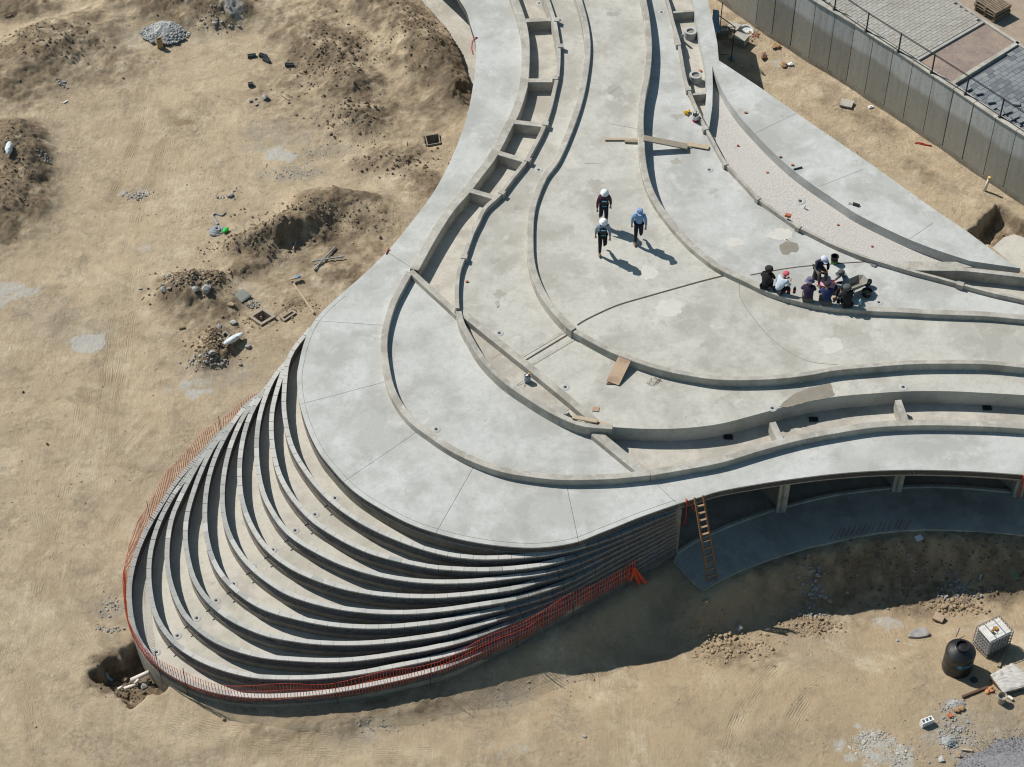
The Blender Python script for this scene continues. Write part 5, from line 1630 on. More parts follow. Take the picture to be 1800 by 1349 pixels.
def crumpled(name, label, px, py, r_, m, seed, cat="sack"):
    q = G(px, py)
    mb = MB()
    rr = random.Random(seed)
    for k in range(3):
        v, f = rock_geo((rr.uniform(-.5, .5) * r_, rr.uniform(-.4, .4) * r_, r_ * .3), r_ * rr.uniform(.6, .9), .55, seed * 7 + k)
        mb.add([Vector(p) * 1 for p in v], f)
    o = mb.build(name, m, loc=q, rot=(0, 0, rr.uniform(0, 3)))
    s_ = o.modifiers.new("sub", 'SUBSURF'); s_.subdivision_type = 'SIMPLE'; s_.levels = s_.render_levels = 1
    return tag(o, label, cat)
# ------------------------------------------------------------------ pit pipes, vertical pipe, wall hose
def pipe(label, pts, r_, m, name="pipe", cat="pipe", n=10):
    pts = [Vector(p) for p in pts]
    c_ = pts[0].copy()
    o = MB().tube([p - c_ for p in pts], r_, n).build(name, m, loc=c_, smooth=True)
    return tag(o, label, cat)
pipe("longest white plastic pipe coming out of the prow foundation in the pit", [P(262, 1182, -.35), P(231, 1196, -.62)], .075, M_PVC)
pipe("lower white plastic pipe lying in the pit", [P(243, 1203, -.7), P(218, 1211, -.72)], .06, M_PVC)
pipe("short white pipe end at the left of the others in the pit", [P(215, 1208, -.72), P(208, 1212, -.7)], .055, M_PVC)
pipe("white pipe elbow crossing between the two pipes in the pit", [P(244, 1195, -.5), P(237, 1202, -.58)], .05, M_PVC)
pipe("light blue crumpled hose at the back of the pit", [G(187, 1185, .04), G(189, 1191, .05), G(193, 1195, .04), G(198, 1197, .05)], .05, mat("blue_hose", (0.30, 0.42, 0.47)))
q = G(1731, 336)
pipe("white upright standpipe with a yellow cap near the retaining wall", [q, q + Vector((.06, 0, .68))], .055, M_PVC, "standpipe")
o = MB().lathe([(.065, 0), (.065, .06), (.05, .07), (0, .07)], 12).build("pipe_cap", mat("yellow_cap", (0.75, 0.5, 0.18)), bpy.data.objects["standpipe"], loc=(.06, 0, .65))
pipe("red hose loop lying at the foot of the retaining wall", [G(1638, 258, .02), G(1625, 256, .02), G(1613, 253, .03), G(1608, 253, .03), G(1610, 251, .03), G(1618, 252, .03), G(1630, 256, .03), G(1637, 257, .03)], .018, M_RED, "red_hose", "hose", 6)
pipe("red conduit loop hanging on the rim of the roof at the top left", [P(839, 66, Z_A + .02), P(834, 67, Z_A + .05), P(830, 75, Z_A - .02), P(829, 86, Z_A - .05), P(832, 96, Z_A - .03)], .025, M_RED, "red_conduit", "conduit", 6)
pipe("short red conduit on the roof rim where the diagonal beam starts", [P(684, 436, Z_A + .06), P(682, 439, Z_A + .04), P(679, 447, Z_A + .02)], .025, M_RED, "red_conduit", "conduit", 6)
pipe("left red hose hanging off the roof rim beside the ladder", [P(1206, 878, Z_A + .03), P(1207, 884, Z_A - .02), P(1206, 905, 2.0), P(1203, 920, 1.5), P(1197, 925, 1.4)], .025, M_RED, "red_hose", "hose", 6)
pipe("right red hose draped from the roof rim towards the ladder", [P(1205, 877, Z_A + .03), P(1211, 883, Z_A - .05), P(1217, 893, 2.35), P(1223, 899, 2.2)], .022, M_RED, "red_hose", "hose", 6)
pipe("red hose hanging off the roof rim at the right frame edge", [P(1800, 836, Z_A + .02), P(1797, 850, 2.3), P(1794, 865, 1.6), P(1789, 876, 1.2)], .028, M_RED, "red_hose", "hose", 6)

crumpled("torn_sack", "torn brown and yellow sack lying on the grey sand heap", 1684, 1249, .19, M_KRAFT, 6)
crumpled("paper_bag", "crumpled orange brown paper bag beside the covered pallet", 1738, 1216, .16, mat("orange_kraft", (0.46, 0.22, 0.10), (0.34, 0.15, 0.07)), 8, "bag")
# ------------------------------------------------------------------ ladder
lb_l, lb_r = P(1245, 1023, .12), P(1260, 1017, .12)
lt_l, lt_r = P(1221, 875, 3.12), P(1236, 871, 3.12)
ld = thing("ladder", "wooden ladder leaning on the roof rim at the corner of the building", "ladder", (lb_l + lb_r) / 2)
o0 = ld.location
for a, b_ in ((lb_l, lt_l), (lb_r, lt_r)):
    MB().bar(a - o0, b_ - o0, .05, .07).build("stile", M_LADDER, ld, bevel=.006)
for k in range(11):
    f = .06 + .083 * k
    MB().bar(lb_l.lerp(lt_l, f) - o0, lb_r.lerp(lt_r, f) - o0, .065, .03).build("rung", mat("pale_rung", (0.34, 0.235, 0.15), (0.26, 0.17, 0.11)), ld)

# ------------------------------------------------------------------ orange net fence
NETP = [(455, 682, .9), (430, 706, .9)]
fence_path = [Vector((p.x, p.y, 0)) for p in paths[0]]
# outward side of the base wall
fp = []
for k in range(len(fence_path)):
    a, b_ = fence_path[max(k - 1, 0)], fence_path[min(k + 1, len(fence_path) - 1)]
    d = (b_ - a).normalized()
    fp.append(fence_path[k] + Vector((d.y, -d.x, 0)) * -.11)
mid = fence_path[len(fence_path) // 2]
if (fp[len(fp) // 2] - P(900, 700, 0)).length < (mid - P(900, 700, 0)).length:
    fp = [fence_path[k] * 2 - fp[k] for k in range(len(fp))]
i0 = nearest(fp, P(462, 676, 1.4))
i1 = nearest(fp, P(1112, 1004, .65))
fp = fp[i0:i1 + 1]
NF = thing("safety_net_fence", "orange plastic mesh fence on thin rods round the foot of the prow", "fence", fp[len(fp) // 2])
no = NF.location.copy()
ev = even(fp, .10)
n_e = len(ev)
def net_z(s_):
    # s_ 0..1 along: bottom and top of the sagging net
    top = 1.28 + .10 * math.sin(s_ * 57) + .07 * math.sin(s_ * 23 + 1)
    bot = .58 + .06 * math.sin(s_ * 41 + 2)
    if s_ < .35:
        top = 1.3 + .08 * math.sin(s_ * 80); bot = .6
    if s_ > .6:
        top += .02; bot -= .1
    return bot, top
mb, mh = MB(), MB()
rows = [[] for _ in range(6)]
use_rows = (0, 3, 5)
nseg = 3
for k, (p, d) in enumerate(ev):
    s_ = k / (n_e - 1)
    b0, t0 = net_z(s_)
    nr = Vector((d.y, -d.x, 0))
    lean = .04 * math.sin(s_ * 66 + 1) + .03 * math.sin(s_ * 171)
    sway = .02 * math.sin(s_ * 90)
    col = []
    for j in range(6):
        f = j / 5
        z = b0 + (t0 - b0) * f
        q = p + nr * (sway * math.sin(f * 3.1) + random.uniform(-.006, .006)) + d * (lean * f) + Vector((0, 0, z))
        col.append(q - no)
        rows[j].append(q - no)
    for j in range(0, 5):
        mb.bar(col[j], col[j + 1], .017, .006)
for rr_ in [rows[q] for q in use_rows]:
    for a, b_ in zip(rr_, rr_[1:]):
        mh.bar(a, b_, random.uniform(.003, .007), .004)
o = mb.build("net_strands", M_NET, NF); tag(o, kind="stuff")
o = mh.build("net_lines", M_NET, NF); tag(o, kind="stuff")
for a in ((456, 690), (375, 768), (258, 925), (283, 1200), (333, 1222), (595, 1240), (755, 1195), (905, 1130), (1010, 1082), (1100, 1035)):
    k = nearest(fp, P(*a, .1))
    q = fp[k] - no
    MB().tube([q + Vector((0, 0, -.2)), q + Vector((random.uniform(-.06, .06), 0, 1.5))], .012, 6).build("rod", M_RUST, NF)
# bunched end of the net
e0 = P(1112, 1000, .9)
en = thing("bunched_net", "bunched red end of the mesh fence hanging to the ground", "net", P(1118, 1030, 0))
pts = [P(1112, 998, .9), P(1116, 1004, .7), P(1122, 1015, .35), P(1128, 1026, .05)]
for k in range(9):
    j = Vector((random.uniform(-.14, .14), random.uniform(-.05, .05), 0))
    MB().tube([p + j * (.3 + .35 * a) - en.location for a, p in enumerate(pts)], .022, 5).build("fold", M_NET, en)
for k in range(6):
    j = Vector((random.uniform(-.1, .1), 0, 0))
    MB().tube([p + j - en.location for p in (P(1112, 998, .9), P(1108, 1010, .6), P(1104, 1022, .3))], .018, 5).build("fold", M_NET, en)

# ------------------------------------------------------------------ black water tank
q = G(1681, 1174)
tk = thing("water_tank", "open black plastic water tank on the dirt at the lower right", "water tank", (q.x, q.y, q.z))
M_TANK = mat("black_polyethylene", (0.022, 0.022, 0.026), (0.012, 0.012, 0.014), scale=3, rough=0.42, spec=.45, c3=(0.06, 0.055, 0.05), s3=1.5, f3=(.5, .8))
rr_ = .47
body = [(rr_ * .95, 0), (rr_ * 1.0, .04), (rr_ * 1.0, .30), (rr_ * .992, .31), (rr_ * 1.0, .32), (rr_ * 1.0, .62), (rr_ * .992, .63), (rr_ * 1.0, .64)]
body += [(rr_ * 1.0, .90), (rr_ * .985, .94), (rr_ * .93, .97), (rr_ * .72, 1.06), (rr_ * .47, 1.13), (rr_ * .45, 1.14)]
MB().lathe(body, 48).build("body", M_TANK, tk, smooth=True)
nk = MB().lathe([(.205, 1.10), (.205, 1.19), (.225, 1.195), (.225, 1.225), (.185, 1.225), (.182, 1.06), (.0, 1.06)], 36)
nk.build("neck_ring", M_TANK, tk, smooth=False)
MB().lathe([(.182, 1.12), (0, 1.122)], 30).build("inside", mat("tank_inside", (0.09, 0.075, 0.03), (0.05, 0.04, 0.02), rough=.3), tk)
# blue mark on the side: raised letters following the drum
M_BLUE = mat("blue_print", (0.06, 0.28, 0.42), (0.05, 0.22, 0.34), scale=4)
def on_drum(a, z, e=.006):
    return Vector(((rr_ + e) * math.cos(a), (rr_ + e) * math.sin(a), z))
lg = MB()
def patch_drum(a0, a1, z0, z1, sk=0.0, n=6):
    for k in range(n):
        b0, b1 = a0 + (a1 - a0) * k / n, a0 + (a1 - a0) * (k + 1) / n
        vs = [on_drum(b0, z0), on_drum(b1, z0), on_drum(b1 + sk, z1), on_drum(b0 + sk, z1)]
        lg.add(vs, [(0, 1, 2, 3)])
c0 = R(-99)
# disc
n_ = 18
cv = [on_drum(c0 + .19 * math.cos(6.283 * k / n_), .68 + .075 * math.sin(6.283 * k / n_), .006) for k in range(n_)]
lg.add([on_drum(c0, .68, .008)] + cv, [(0, 1 + k, 1 + (k + 1) % n_) for k in range(n_)])
for k, (z0, z1) in enumerate(((.64, .72), (.64, .76), (.64, .72), (.60, .72), (.64, .77), (.64, .72))):
    a = c0 + .26 + .12 * k
    patch_drum(a, a + .035, z0, z1, .02, 1)
    patch_drum(a + .035, a + .085, z0 + (.03 if k % 2 else 0), z0 + (.05 if k % 2 else .02), .01, 1)
    if k != 4: patch_drum(a + .07, a + .095, .64, .72, .02, 1)
patch_drum(c0 - .12, c0 + .95, .575, .592, 0, 12)
lg.build("printed_mark", M_BLUE, tk)
q2 = G(1712, 1196)
o = MB().lathe([(.0, .03), (.12, .03), (.13, 0)], 20).build("tank_lid", M_TANK, loc=q2)
tag(o, "round black lid lying on the ground in the tank's shadow", "lid")

# ------------------------------------------------------------------ caged tote tank
tops_ = [(1717.8, 1101), (1756.7, 1083.3), (1782.5, 1109), (1741, 1131)]
gz = G(1740, 1150).z
zt = gz + .93
tc = [P(a, b_, zt) for a, b_ in tops_]
cc = sum(tc, Vector((0, 0, 0))) / 4
u = ((tc[2] - tc[3]) + (tc[1] - tc[0])) / 2
v = ((tc[0] - tc[3]) + (tc[1] - tc[2])) / 2
LX, LY = u.length, v.length
ib = thing("caged_tote_tank", "white plastic tote tank in a steel cage beside the black tank", "tote tank", (cc.x, cc.y, gz), math.atan2(u.y, u.x))
M_TOTE = mat("tote_plastic", (0.62, 0.61, 0.58), (0.52, 0.50, 0.46), scale=3, rough=.45)
MB().box((0, 0, .50), (LX - .05, LY - .05, .76)).build("bottle", M_TOTE, ib, bevel=.05)
MB().box((0, 0, .90), (LX * .88, LY * .88, .03)).build("top_panel", M_TOTE, ib, bevel=.012)
for s_ in (-1, 1):
    MB().bar((s_ * LX * .2, -LY / 2, .925), (s_ * LX * .2, LY / 2, .925), .028, .02).build("top_strap", M_GALV, ib)
for s_ in (-.5, .5):
    MB().box((0, LY * s_ * .55, .918), (LX * .8, .02, .008)).build("top_rib", M_TOTE, ib)
MB().lathe([(.085, 0), (.085, .035), (.07, .045), (0, .045)], 20, c=(.02, 0, .92)).build("filler_cap", mat("brown_cap", (0.36, 0.19, 0.06)), ib)
MB().tube([Vector((-.16, -.04, .9)), Vector((-.16, -.04, 1.05)), Vector((-.1, .0, 1.12)), Vector((-.06, .05, 1.05))], .012, 6).build("hose_end", M_GALV, ib)
MB().lathe([(.05, 0), (.05, .06), (0, .07)], 12, c=(-.16, -.05, .95)).build("valve", mat("brown_cap", (0.36, 0.19, 0.06)), ib)
hx, hy = LX / 2, LY / 2
for k in range(8):
    x = -hx + 2 * hx * k / 7
    for s_ in (-1, 1):
        MB().bar((x, s_ * hy, .12), (x, s_ * hy, .92), .018).build("cage_bar", M_GALV, ib)
for k in range(1, 7):
    y = -hy + 2 * hy * k / 7
    for s_ in (-1, 1):
        MB().bar((s_ * hx, y, .12), (s_ * hx, y, .92), .018).build("cage_bar", M_GALV, ib)
for k in range(6):
    z = .14 + .156 * k
    for s_ in (-1, 1):
        MB().bar((-hx, s_ * (hy + .012), z), (hx, s_ * (hy + .012), z), .018).build("cage_bar", M_GALV, ib)
        MB().bar((s_ * (hx + .012), -hy, z), (s_ * (hx + .012), hy, z), .018).build("cage_bar", M_GALV, ib)
for x in (-hx + .08, 0, hx - .08):
    MB().box((x, 0, .05), (.12, LY, .09)).build("skid", M_WOODG, ib)

# covered pallet
gz = G(1770, 1190).z
cp = thing("covered_pallet", "low timber platform with a crumpled grey white sheet on top", "platform", (0, 0, gz))
tq = [P(a, b_, gz + .32) for a, b_ in ((1741, 1187), (1779, 1166), (1830, 1200), (1764, 1217))]
cp.location = ((tq[0] + tq[2]) / 2).xy.to_3d() + Vector((0, 0, gz))
lc = [p - cp.location for p in tq]
M_SHEET = mat("creased_sheet", (0.50, 0.48, 0.45), (0.38, 0.36, 0.33), scale=2.2, stretch=(1, 4, 1), bump=.4, bscale=6, bdist=.05)
n_ = 14
vs, fs = [], []
for a in range(n_ + 1):
    for b_ in range(n_ + 1):
        s_, t2 = a / n_, b_ / n_
        p = lc[0].lerp(lc[1], s_).lerp(lc[3].lerp(lc[2], s_), t2)
        cr = .012 * math.sin(s_ * 19 + t2 * 7 + 2 * math.sin(t2 * 5)) + random.uniform(-.010, .010)
        edge = -.03 if (a in (0, n_) or b_ in (0, n_)) else 0
        vs.append((p.x, p.y, .33 + cr + edge))
for a in range(n_):
    for b_ in range(n_):
        i = a * (n_ + 1) + b_
        fs.append((i, i + n_ + 1, i + n_ + 2, i + 1))
sh = MB().add(vs, fs).build("sheet", M_SHEET, cp)
so = sh.modifiers.new("thick", 'SOLIDIFY'); so.thickness = .02
lcz = [Vector((p.x * .97, p.y * .97, 0)) for p in lc]
MB().prism(lcz, .2, .295).build("deck", M_WOODG, cp)
for f in (.08, .5, .92):
    MB().bar(lcz[0].lerp(lcz[1], f) + Vector((0, 0, .1)), lcz[3].lerp(lcz[2], f) + Vector((0, 0, .1)), .09, .2).build("runner", M_RUST, cp)
plank("timber_batten", "pale batten resting against the far side of the covered platform", "timber", P(1777, 1167, gz + .2), P(1800, 1188, gz + .3), .06, .05, M_WOOD)
plank("timber_batten", "brown timber lying in the tote tank's shadow", "timber", gl(1766, 1152, .05), gl(1755, 1174, .05), .09, .07, M_WOODG)

# plastic pail
def pail(name, label, loc, r_, h_, m, inner_m=None, handle=True, rz=0, cat="bucket", band=None):
    t_ = thing(name, label, cat, loc, rz)
    MB().lathe([(r_ * .82, 0), (r_ * .98, h_ * .97), (r_ * 1.05, h_ * .97), (r_ * 1.05, h_), (r_ * .93, h_), (r_ * .78, h_ * .2), (0, h_ * .2)], 24).build("shell", m, t_)
    MB().lathe([(r_ * .85, h_ * .55), (0, h_ * .56)], 20).build("contents", inner_m or M_DARK, t_)
    if band:
        MB().lathe([(r_ * .845, .01), (r_ * .93, h_ * .36), (r_ * .93, h_ * .361)], 24).build("base_band", band, t_)
    if handle:
        MB().tube([Vector((r_ * 1.05 * math.cos(a), -r_ * .25 * math.sin(a) - r_ * .2, h_ * .95 - r_ * .55 * math.sin(a))) for a in [math.pi * k / 8 for k in range(9)]], .007, 5).build("handle", M_GALV, t_)
    return t_
pail("pail", "dirty white pail standing at the corner of the covered platform", G(1759, 1234), .145, .34, mat("dirty_white", (0.45, 0.41, 0.34), (0.32, 0.28, 0.22), scale=6), mat("cement_grey", (0.36, 0.35, 0.32)))
plank("plastic_bottle", "pale bottle lying behind the dirty white pail", "bottle", gl(1770, 1225, .05), gl(1780, 1232, .05), .09, .08, M_PVC)

# small clutter near the sack heap
hollow = [("orange clay brick in front of the torn sack", 1670, 1259, .3), ]
def brick(label, q, rz, L_=.2, Wd=.1, H=.07, m=M_CLAY, tilt=0):
    o = MB().box((0, 0, H / 2), (L_, Wd, H)).build("brick", m, loc=q, rot=(tilt, 0, rz), bevel=.006)
    return tag(o, label, "brick")
brick("orange clay brick in front of the torn sack on the sand", G(1670, 1259), .3, .14, .14)
brick("pair-stacked orange brick on the thin edging of the grit bed, lower one", P(1385, 381, Z_C5 - .02), -.4, .22, .13, .11)
brick("upper orange brick on the thin edging of the grit bed", P(1385, 381, Z_C5 + .095), -.35, .2, .12, .1)
brick("red brick piece on the triangular slab near its upper tip", P(1311, 199, Z_H), -.1, .12, .07, .05)
brick("red brick piece on the grit bed left of the slab wall", P(1297, 257, Z_BED), .1, .09, .06, .05)
brick("red brick piece on the triangular slab beside the black bar", P(1393, 291, Z_H), 0, .10, .07, .05)
brick("small red brick piece in the middle of the grit bed", P(1349, 304, Z_BED), .2, .09, .06, .04)
brick("small red brick piece low on the grit bed", P(1473, 396, Z_BED), .2, .09, .06, .04)
brick("small dark red brick piece at the right of the grit bed", P(1533, 434, Z_BED), .2, .09, .06, .04)
brick("dark brick piece on top of the slab wall beside the grit bed", P(1372, 277, Z_H), .3, .1, .06, .05, m=M_LADDER)
brick("orange brick piece on the second-level walkway near the diagonal beam", P(821, 496, Z_E), .3, .1, .07, .05)
brick("tiny red brick piece by the plaza joint near the bench curb", P(1263, 478, Z_F), .3, .08, .06, .04, m=M_ROCKD)
plank("black_bar", "short black bar lying on the triangular slab", "bar", P(1395, 298, Z_H + .03), P(1410, 294, Z_H + .03), .05, .04, M_STEEL)
o = MB().box((0, 0, .04), (.18, .1, .08), rz=-.4).box((.1, -.05, .05), (.12, .06, .05), rz=.5).tube([(-.12, .04, .03), (-.2, .08, .05), (-.24, .03, .02)], .012, 5).build("power_tool", M_STEEL, loc=P(1503, 361, Z_H))
tag(o, "small black hand tool lying on the triangular slab", "tool")
q = P(1414, 367, Z_BED)
pipe("thin white pipe stub on the grit bed below the drain", [q, q + Vector((.0, 0, .16))], .03, M_PVC, "pipe_stub")

# drum rings in the planter
for px, py, d_ in ((1213, 66, "far grey concrete ring in the upper right planter"), (1222, 143, "near grey concrete ring in the upper right planter")):
    q = P(px, py, Z_J)
    t_ = thing("concrete_ring", d_, "ring", q)
    MB().lathe([(.24, 0), (.25, .33), (.16, .33), (.15, .24), (0, .24)], 28).build("ring_wall", mat("ring_concrete", (0.42, 0.42, 0.41), (0.36, 0.36, 0.35)), t_, smooth=False)
    MB().lathe([(.155, .26), (0, .262)], 20).build("fill", M_RAW, t_)
o = MB().box((0, 0, .2), (.10, .03, .45), rx=.5).build("leaning_board", mat("blue_panel", (0.33, 0.42, 0.48)), loc=P(1199, 72, Z_J + .1))
tag(o, "blue grey board leaning inside the planter by the far ring", "board")
for k, (px, py, d_) in enumerate(((1213, 26, "brown rag of debris under the upper cross wall"), (1231, 126, "orange rubbish behind the near concrete ring"))):
    v, f = rock_geo((0, 0, .03), .1, .5, 60 + k)
    o = MB().add(v, f).build("debris", M_CLAY if k else M_ROCKD, loc=P(px, py, Z_J))
    tag(o, d_, "debris")
# bucket with tools and yellow helmet on the basin floor
pl_ = pail("tool_bucket", "white bucket with a red base full of tools by the thin edging", P(1222, 213, Z_G), .13, .3, M_WHITE, band=mat("red_band", (0.45, 0.03, 0.06)))
for k in range(5):
    a = k * 1.3
    MB().tube([Vector((.04 * math.cos(a), .04 * math.sin(a), .1)), Vector((.13 * math.cos(a), .1 * math.sin(a), .42))], .014, 5).build("tool_handle", M_STEEL if k % 2 else M_RUST, pl_)
q = P(1206, 201, Z_G)
v, f = rock_geo((0, 0, .08), .14, .6, 77)
v2, f2 = rock_geo((.12, .1, .07), .1, .6, 78)
o = MB().add(v, f).add(v2, f2).build("yellow_cloth", mat("yellow_cloth", (0.55, 0.36, 0.03), (0.4, 0.25, 0.02)), loc=q)
tag(o, "crumpled yellow bundle beside the tool bucket", "bundle")
# planks across the bench curb
plank("board", "wide rough board resting from the bench curb down to the basin", "board", P(1131, 243, Z_C4 + .03), P(1208, 258, Z_G + .14), .32, .05, M_WOODG)
plank("board", "pale thin board lying right of the wide board in the basin", "board", P(1205, 253, Z_G + .05), P(1246, 260, Z_G + .05), .22, .04, M_WOOD)
plank("board", "narrow board lying under the others in the basin", "board", P(1200, 260, Z_G + .03), P(1244, 255, Z_G + .03), .09, .03, M_WOOD)
plank("board", "thin pale board on the plaza left of the bench curb", "board", P(1063, 245, Z_F + .05), P(1124, 245, Z_F + .05), .12, .04, M_WOOD)
plank("board", "thick short board beside the bench curb on the plaza", "board", P(1098, 249, Z_F + .05), P(1123, 250, Z_F + .05), .12, .09, M_WOODG)
plank("board", "thin board lying along the thin edging near the shovel", "board", P(1480, 441, Z_G + .02), P(1502, 450, Z_G + .02), .05, .03, M_WOOD)

# plywood sheet propped on bricks
a0, b0 = P(1077, 674, Z_E + .04), P(1099, 629, Z_E + .30)
ply = thing("plywood_sheet", "plywood sheet propped against the plaza curb", "plywood", P(1088, 655, Z_E))
mid = (a0 + b0) / 2 - ply.location
MB().bar(a0 - ply.location, b0 - ply.location, .46, .02, up=(0, 0, 1)).build("sheet", M_PLY, ply)
MB().bar(a0 - ply.location + Vector((-.21, 0, -.03)), a0 - ply.location + Vector((.21, -.04, -.03)), .04, .04).build("edge_batten", M_RUST, ply)
brick("small square offcut of plywood on the second-level walkway", P(1047, 720, Z_E), -.1, .22, .2, .03, M_PLY)
plank("formwork_board", "left pale formwork board at the foot of the diagonal beam", "board", P(1006, 733, Z_E + .15), P(1050, 741, Z_E + .15), .16, .05, M_WOOD)
plank("formwork_board", "right pale formwork board past the foot of the diagonal beam", "board", P(1046, 742, Z_E + .05), P(1072, 748, Z_E + .05), .13, .05, M_WOOD)
plank("timber_strip", "thin timber strip along the foot of the plaza curb", "timber", P(1126, 647, Z_E + .03), P(1160, 657, Z_E + .03), .05, .03, M_WOOD)
# paint tin
q = P(927, 671, 2.84)
tn = thing("paint_tin", "small square tin with a blue label in the triangular planter", "tin", q, .25)
MB().box((0, 0, .15), (.2, .16, .3)).build("can", mat("tin_label", (0.55, 0.58, 0.6), (0.08, 0.14, 0.3), scale=9), tn, bevel=.012)
MB().box((0, 0, .306), (.18, .14, .012)).build("lid", mat("black_lid", (0.03, .03, .03)), tn)
MB().box((-.02, 0, .318), (.09, .06, .012), rz=.3).build("white_card", M_WHITE, tn)
MB().box((.06, .05, .325), (.06, .05, .02), rz=.3).build("orange_cap", mat("orange_plastic", (.8, .3, .03)), tn)
# bent wire
def wire(label, px, py, z, n, s_):
    q = P(px, py, z)
    mb = MB()
    for k in range(n):
        a = random.uniform(0, 3.1)
        c_ = Vector((random.uniform(-s_, s_), random.uniform(-s_ * .6, s_ * .6), .02))
        d = Vector((math.cos(a), math.sin(a), 0)) * random.uniform(.08, .2)
        mb.tube([c_ - d, c_ + d * .3 + Vector((0, 0, .04)), c_ + d + Vector((.03, .04, 0))], .007, 5)
    o = mb.build("bent_wire", M_RUST, loc=q)
    return tag(o, label, "wire")
wire("tangle of bent tie wire on the second-level walkway", 1146, 672, Z_E, 7, .22)
wire("small scrap of wire by the paint tin", 919, 674, 2.84, 3, .1)

# ------------------------------------------------------------------ clutter by the retaining wall (upper right)
def slab_box(label, px, py, sx, sy, sz, rz, m=M_CURB):
    q = G(px, py)
    o = MB().box((0, 0, sz / 2), (sx, sy, sz)).build("concrete_box", m, loc=q, rot=(0, 0, rz), bevel=.012)
    return tag(o, label, "concrete box")
slab_box("pale concrete box farther from the plaza in the corner", 1290, 54, .48, .46, .25, R(-32))
slab_box("pale concrete box nearer the plaza in the corner", 1301, 74, .6, .5, .3, R(-32))
q = G(1311, 56)
t_ = thing("round_cover", "round white manhole ring leaning beside the concrete boxes", "manhole ring", q)
MB().lathe([(.28, 0), (.32, .04), (.32, .1), (.26, .1), (.25, .05), (0, .04)], 26).build("ring", M_WHITE, t_, rot=(.25, .15, 0))
o = MB()
for k in range(9):
    v, f = rock_geo((random.uniform(-.25, .25), random.uniform(-.12, .12), .03), random.uniform(.03, .07), .4)
    o.add(v, f)
o = o.build("red_rags", mat("red_rags", (0.42, 0.10, 0.07), (0.28, 0.08, 0.06)), loc=G(1330, 63))
tag(o, "scatter of red rags near the foot of the retaining wall", "rags", kind="stuff")
crumpled("paper_sack", "torn yellow brown sack nearest the retaining wall", 1361, 83, 0.24, M_KRAFT, 31)
crumpled("paper_sack", "crumpled red brown sack left of the other sacks", 1342, 101, 0.2, mat("dark_kraft", (.28, .17, .12), (.18, .1, .07)), 32)
crumpled("paper_sack", "left sack of the pair in the white dust", 1378, 117, 0.18, M_KRAFT, 33)
crumpled("paper_sack", "right pale sack of the pair in the white dust", 1388, 115, 0.17, M_SACKW, 34)
# scaffold frame
fr = thing("steel_frame", "thin black steel frame standing in the building's shadow", "frame", G(1272, 70))
fo = fr.location
A1, A2, B1, B2 = G(1265, 62, .0), G(1286, 103, .0), None, None
pA, pB = P(1270, 0, 2.0), None
def fv(px, py, z): return P(px, py, z) - fo
pts = [(fv(1264, 66, .05), fv(1270, 5, 1.9)), (fv(1285, 108, .05), fv(1292, 48, 1.75)), (fv(1270, 48, 1.2), fv(1293, 48, 1.75)), (fv(1266, 66, .6), fv(1289, 70, 1.1)), (fv(1264, 28, 1.1), fv(1292, 48, 1.7))]
for a, b_ in pts:
    MB().tube([a, b_], .022, 6).build("tube", M_STEEL, fr)
for z in (.25, .45, .65):
    MB().tube([fv(1263, 96, z), fv(1283, 97, z)], .012, 5).build("cross_rod", M_STEEL, fr)
q = G(1286, 106)
v, f = rock_geo((0, 0, .08), .2, .6, 91)
o = MB().add(v, f).build("sandbag", mat("blue_grey_bag", (.22, .28, .32)), loc=q)
tag(o, "blue grey sandbag at the foot of the steel frame", "sandbag")
slab_box("shaded stack of blocks behind the steel frame", 1268, 62, .5, .4, .35, .1, M_RAW)
o = MB().prism([(-.25, -.5), (.12, -.5), (.0, .5), (-.25, .5)], 0, .02).build("blue_sheet", mat("blue_sheet", (.25, .33, .38)), loc=P(1262, 38, 1.6), rot=(.5, .2, 0))
tag(o, "blue grey sheet hanging at the building's edge in the shade", "sheet")
# litter on lower right
o = MB().box((0, 0, .1), (.34, .26, .2), rx=.3).build("cardboard_box", mat("printed_carton", (0.48, 0.36, 0.27), (0.36, 0.27, 0.2), scale=6, c3=(0.2, 0.42, 0.25), s3=3.5, f3=(.55, .62)), loc=G(1649, 1088), rot=(0, .1, -.5), bevel=.01)
tag(o, "crushed printed carton on the dirt above the flat concrete lump", "carton")
o = MB().box((0, 0, .03), (.26, .2, .02), rx=.1).build("white_sheet", M_WHITE, loc=G(1615, 947), rot=(0, 0, .5))
tag(o, "crumpled white sheet on the shaded dirt above the rubble", "sheet")
o = MB().box((0, 0, .05), (.5, .4, .03), rx=.2).build("green_carton", mat("green_carton", (0.28, 0.2, 0.14), (0.12, 0.2, 0.12), scale=4), loc=G(1787, 1010), rot=(.1, .1, .4))
tag(o, "flattened carton in the shade at the right frame edge", "carton")
plank("cyan_strip", "light blue plastic strip standing at the shadow edge", "strip", gl(1722, 1020, .02), gl(1724, 1013, .1), .04, .02, mat("cyan_plastic", (.3, .6, .68)))
plank("timber_batten", "dark batten leaning at the right edge of the shade", "timber", gl(1788, 1022, .03), gl(1800, 1008, .12), .05, .05, M_RUST)

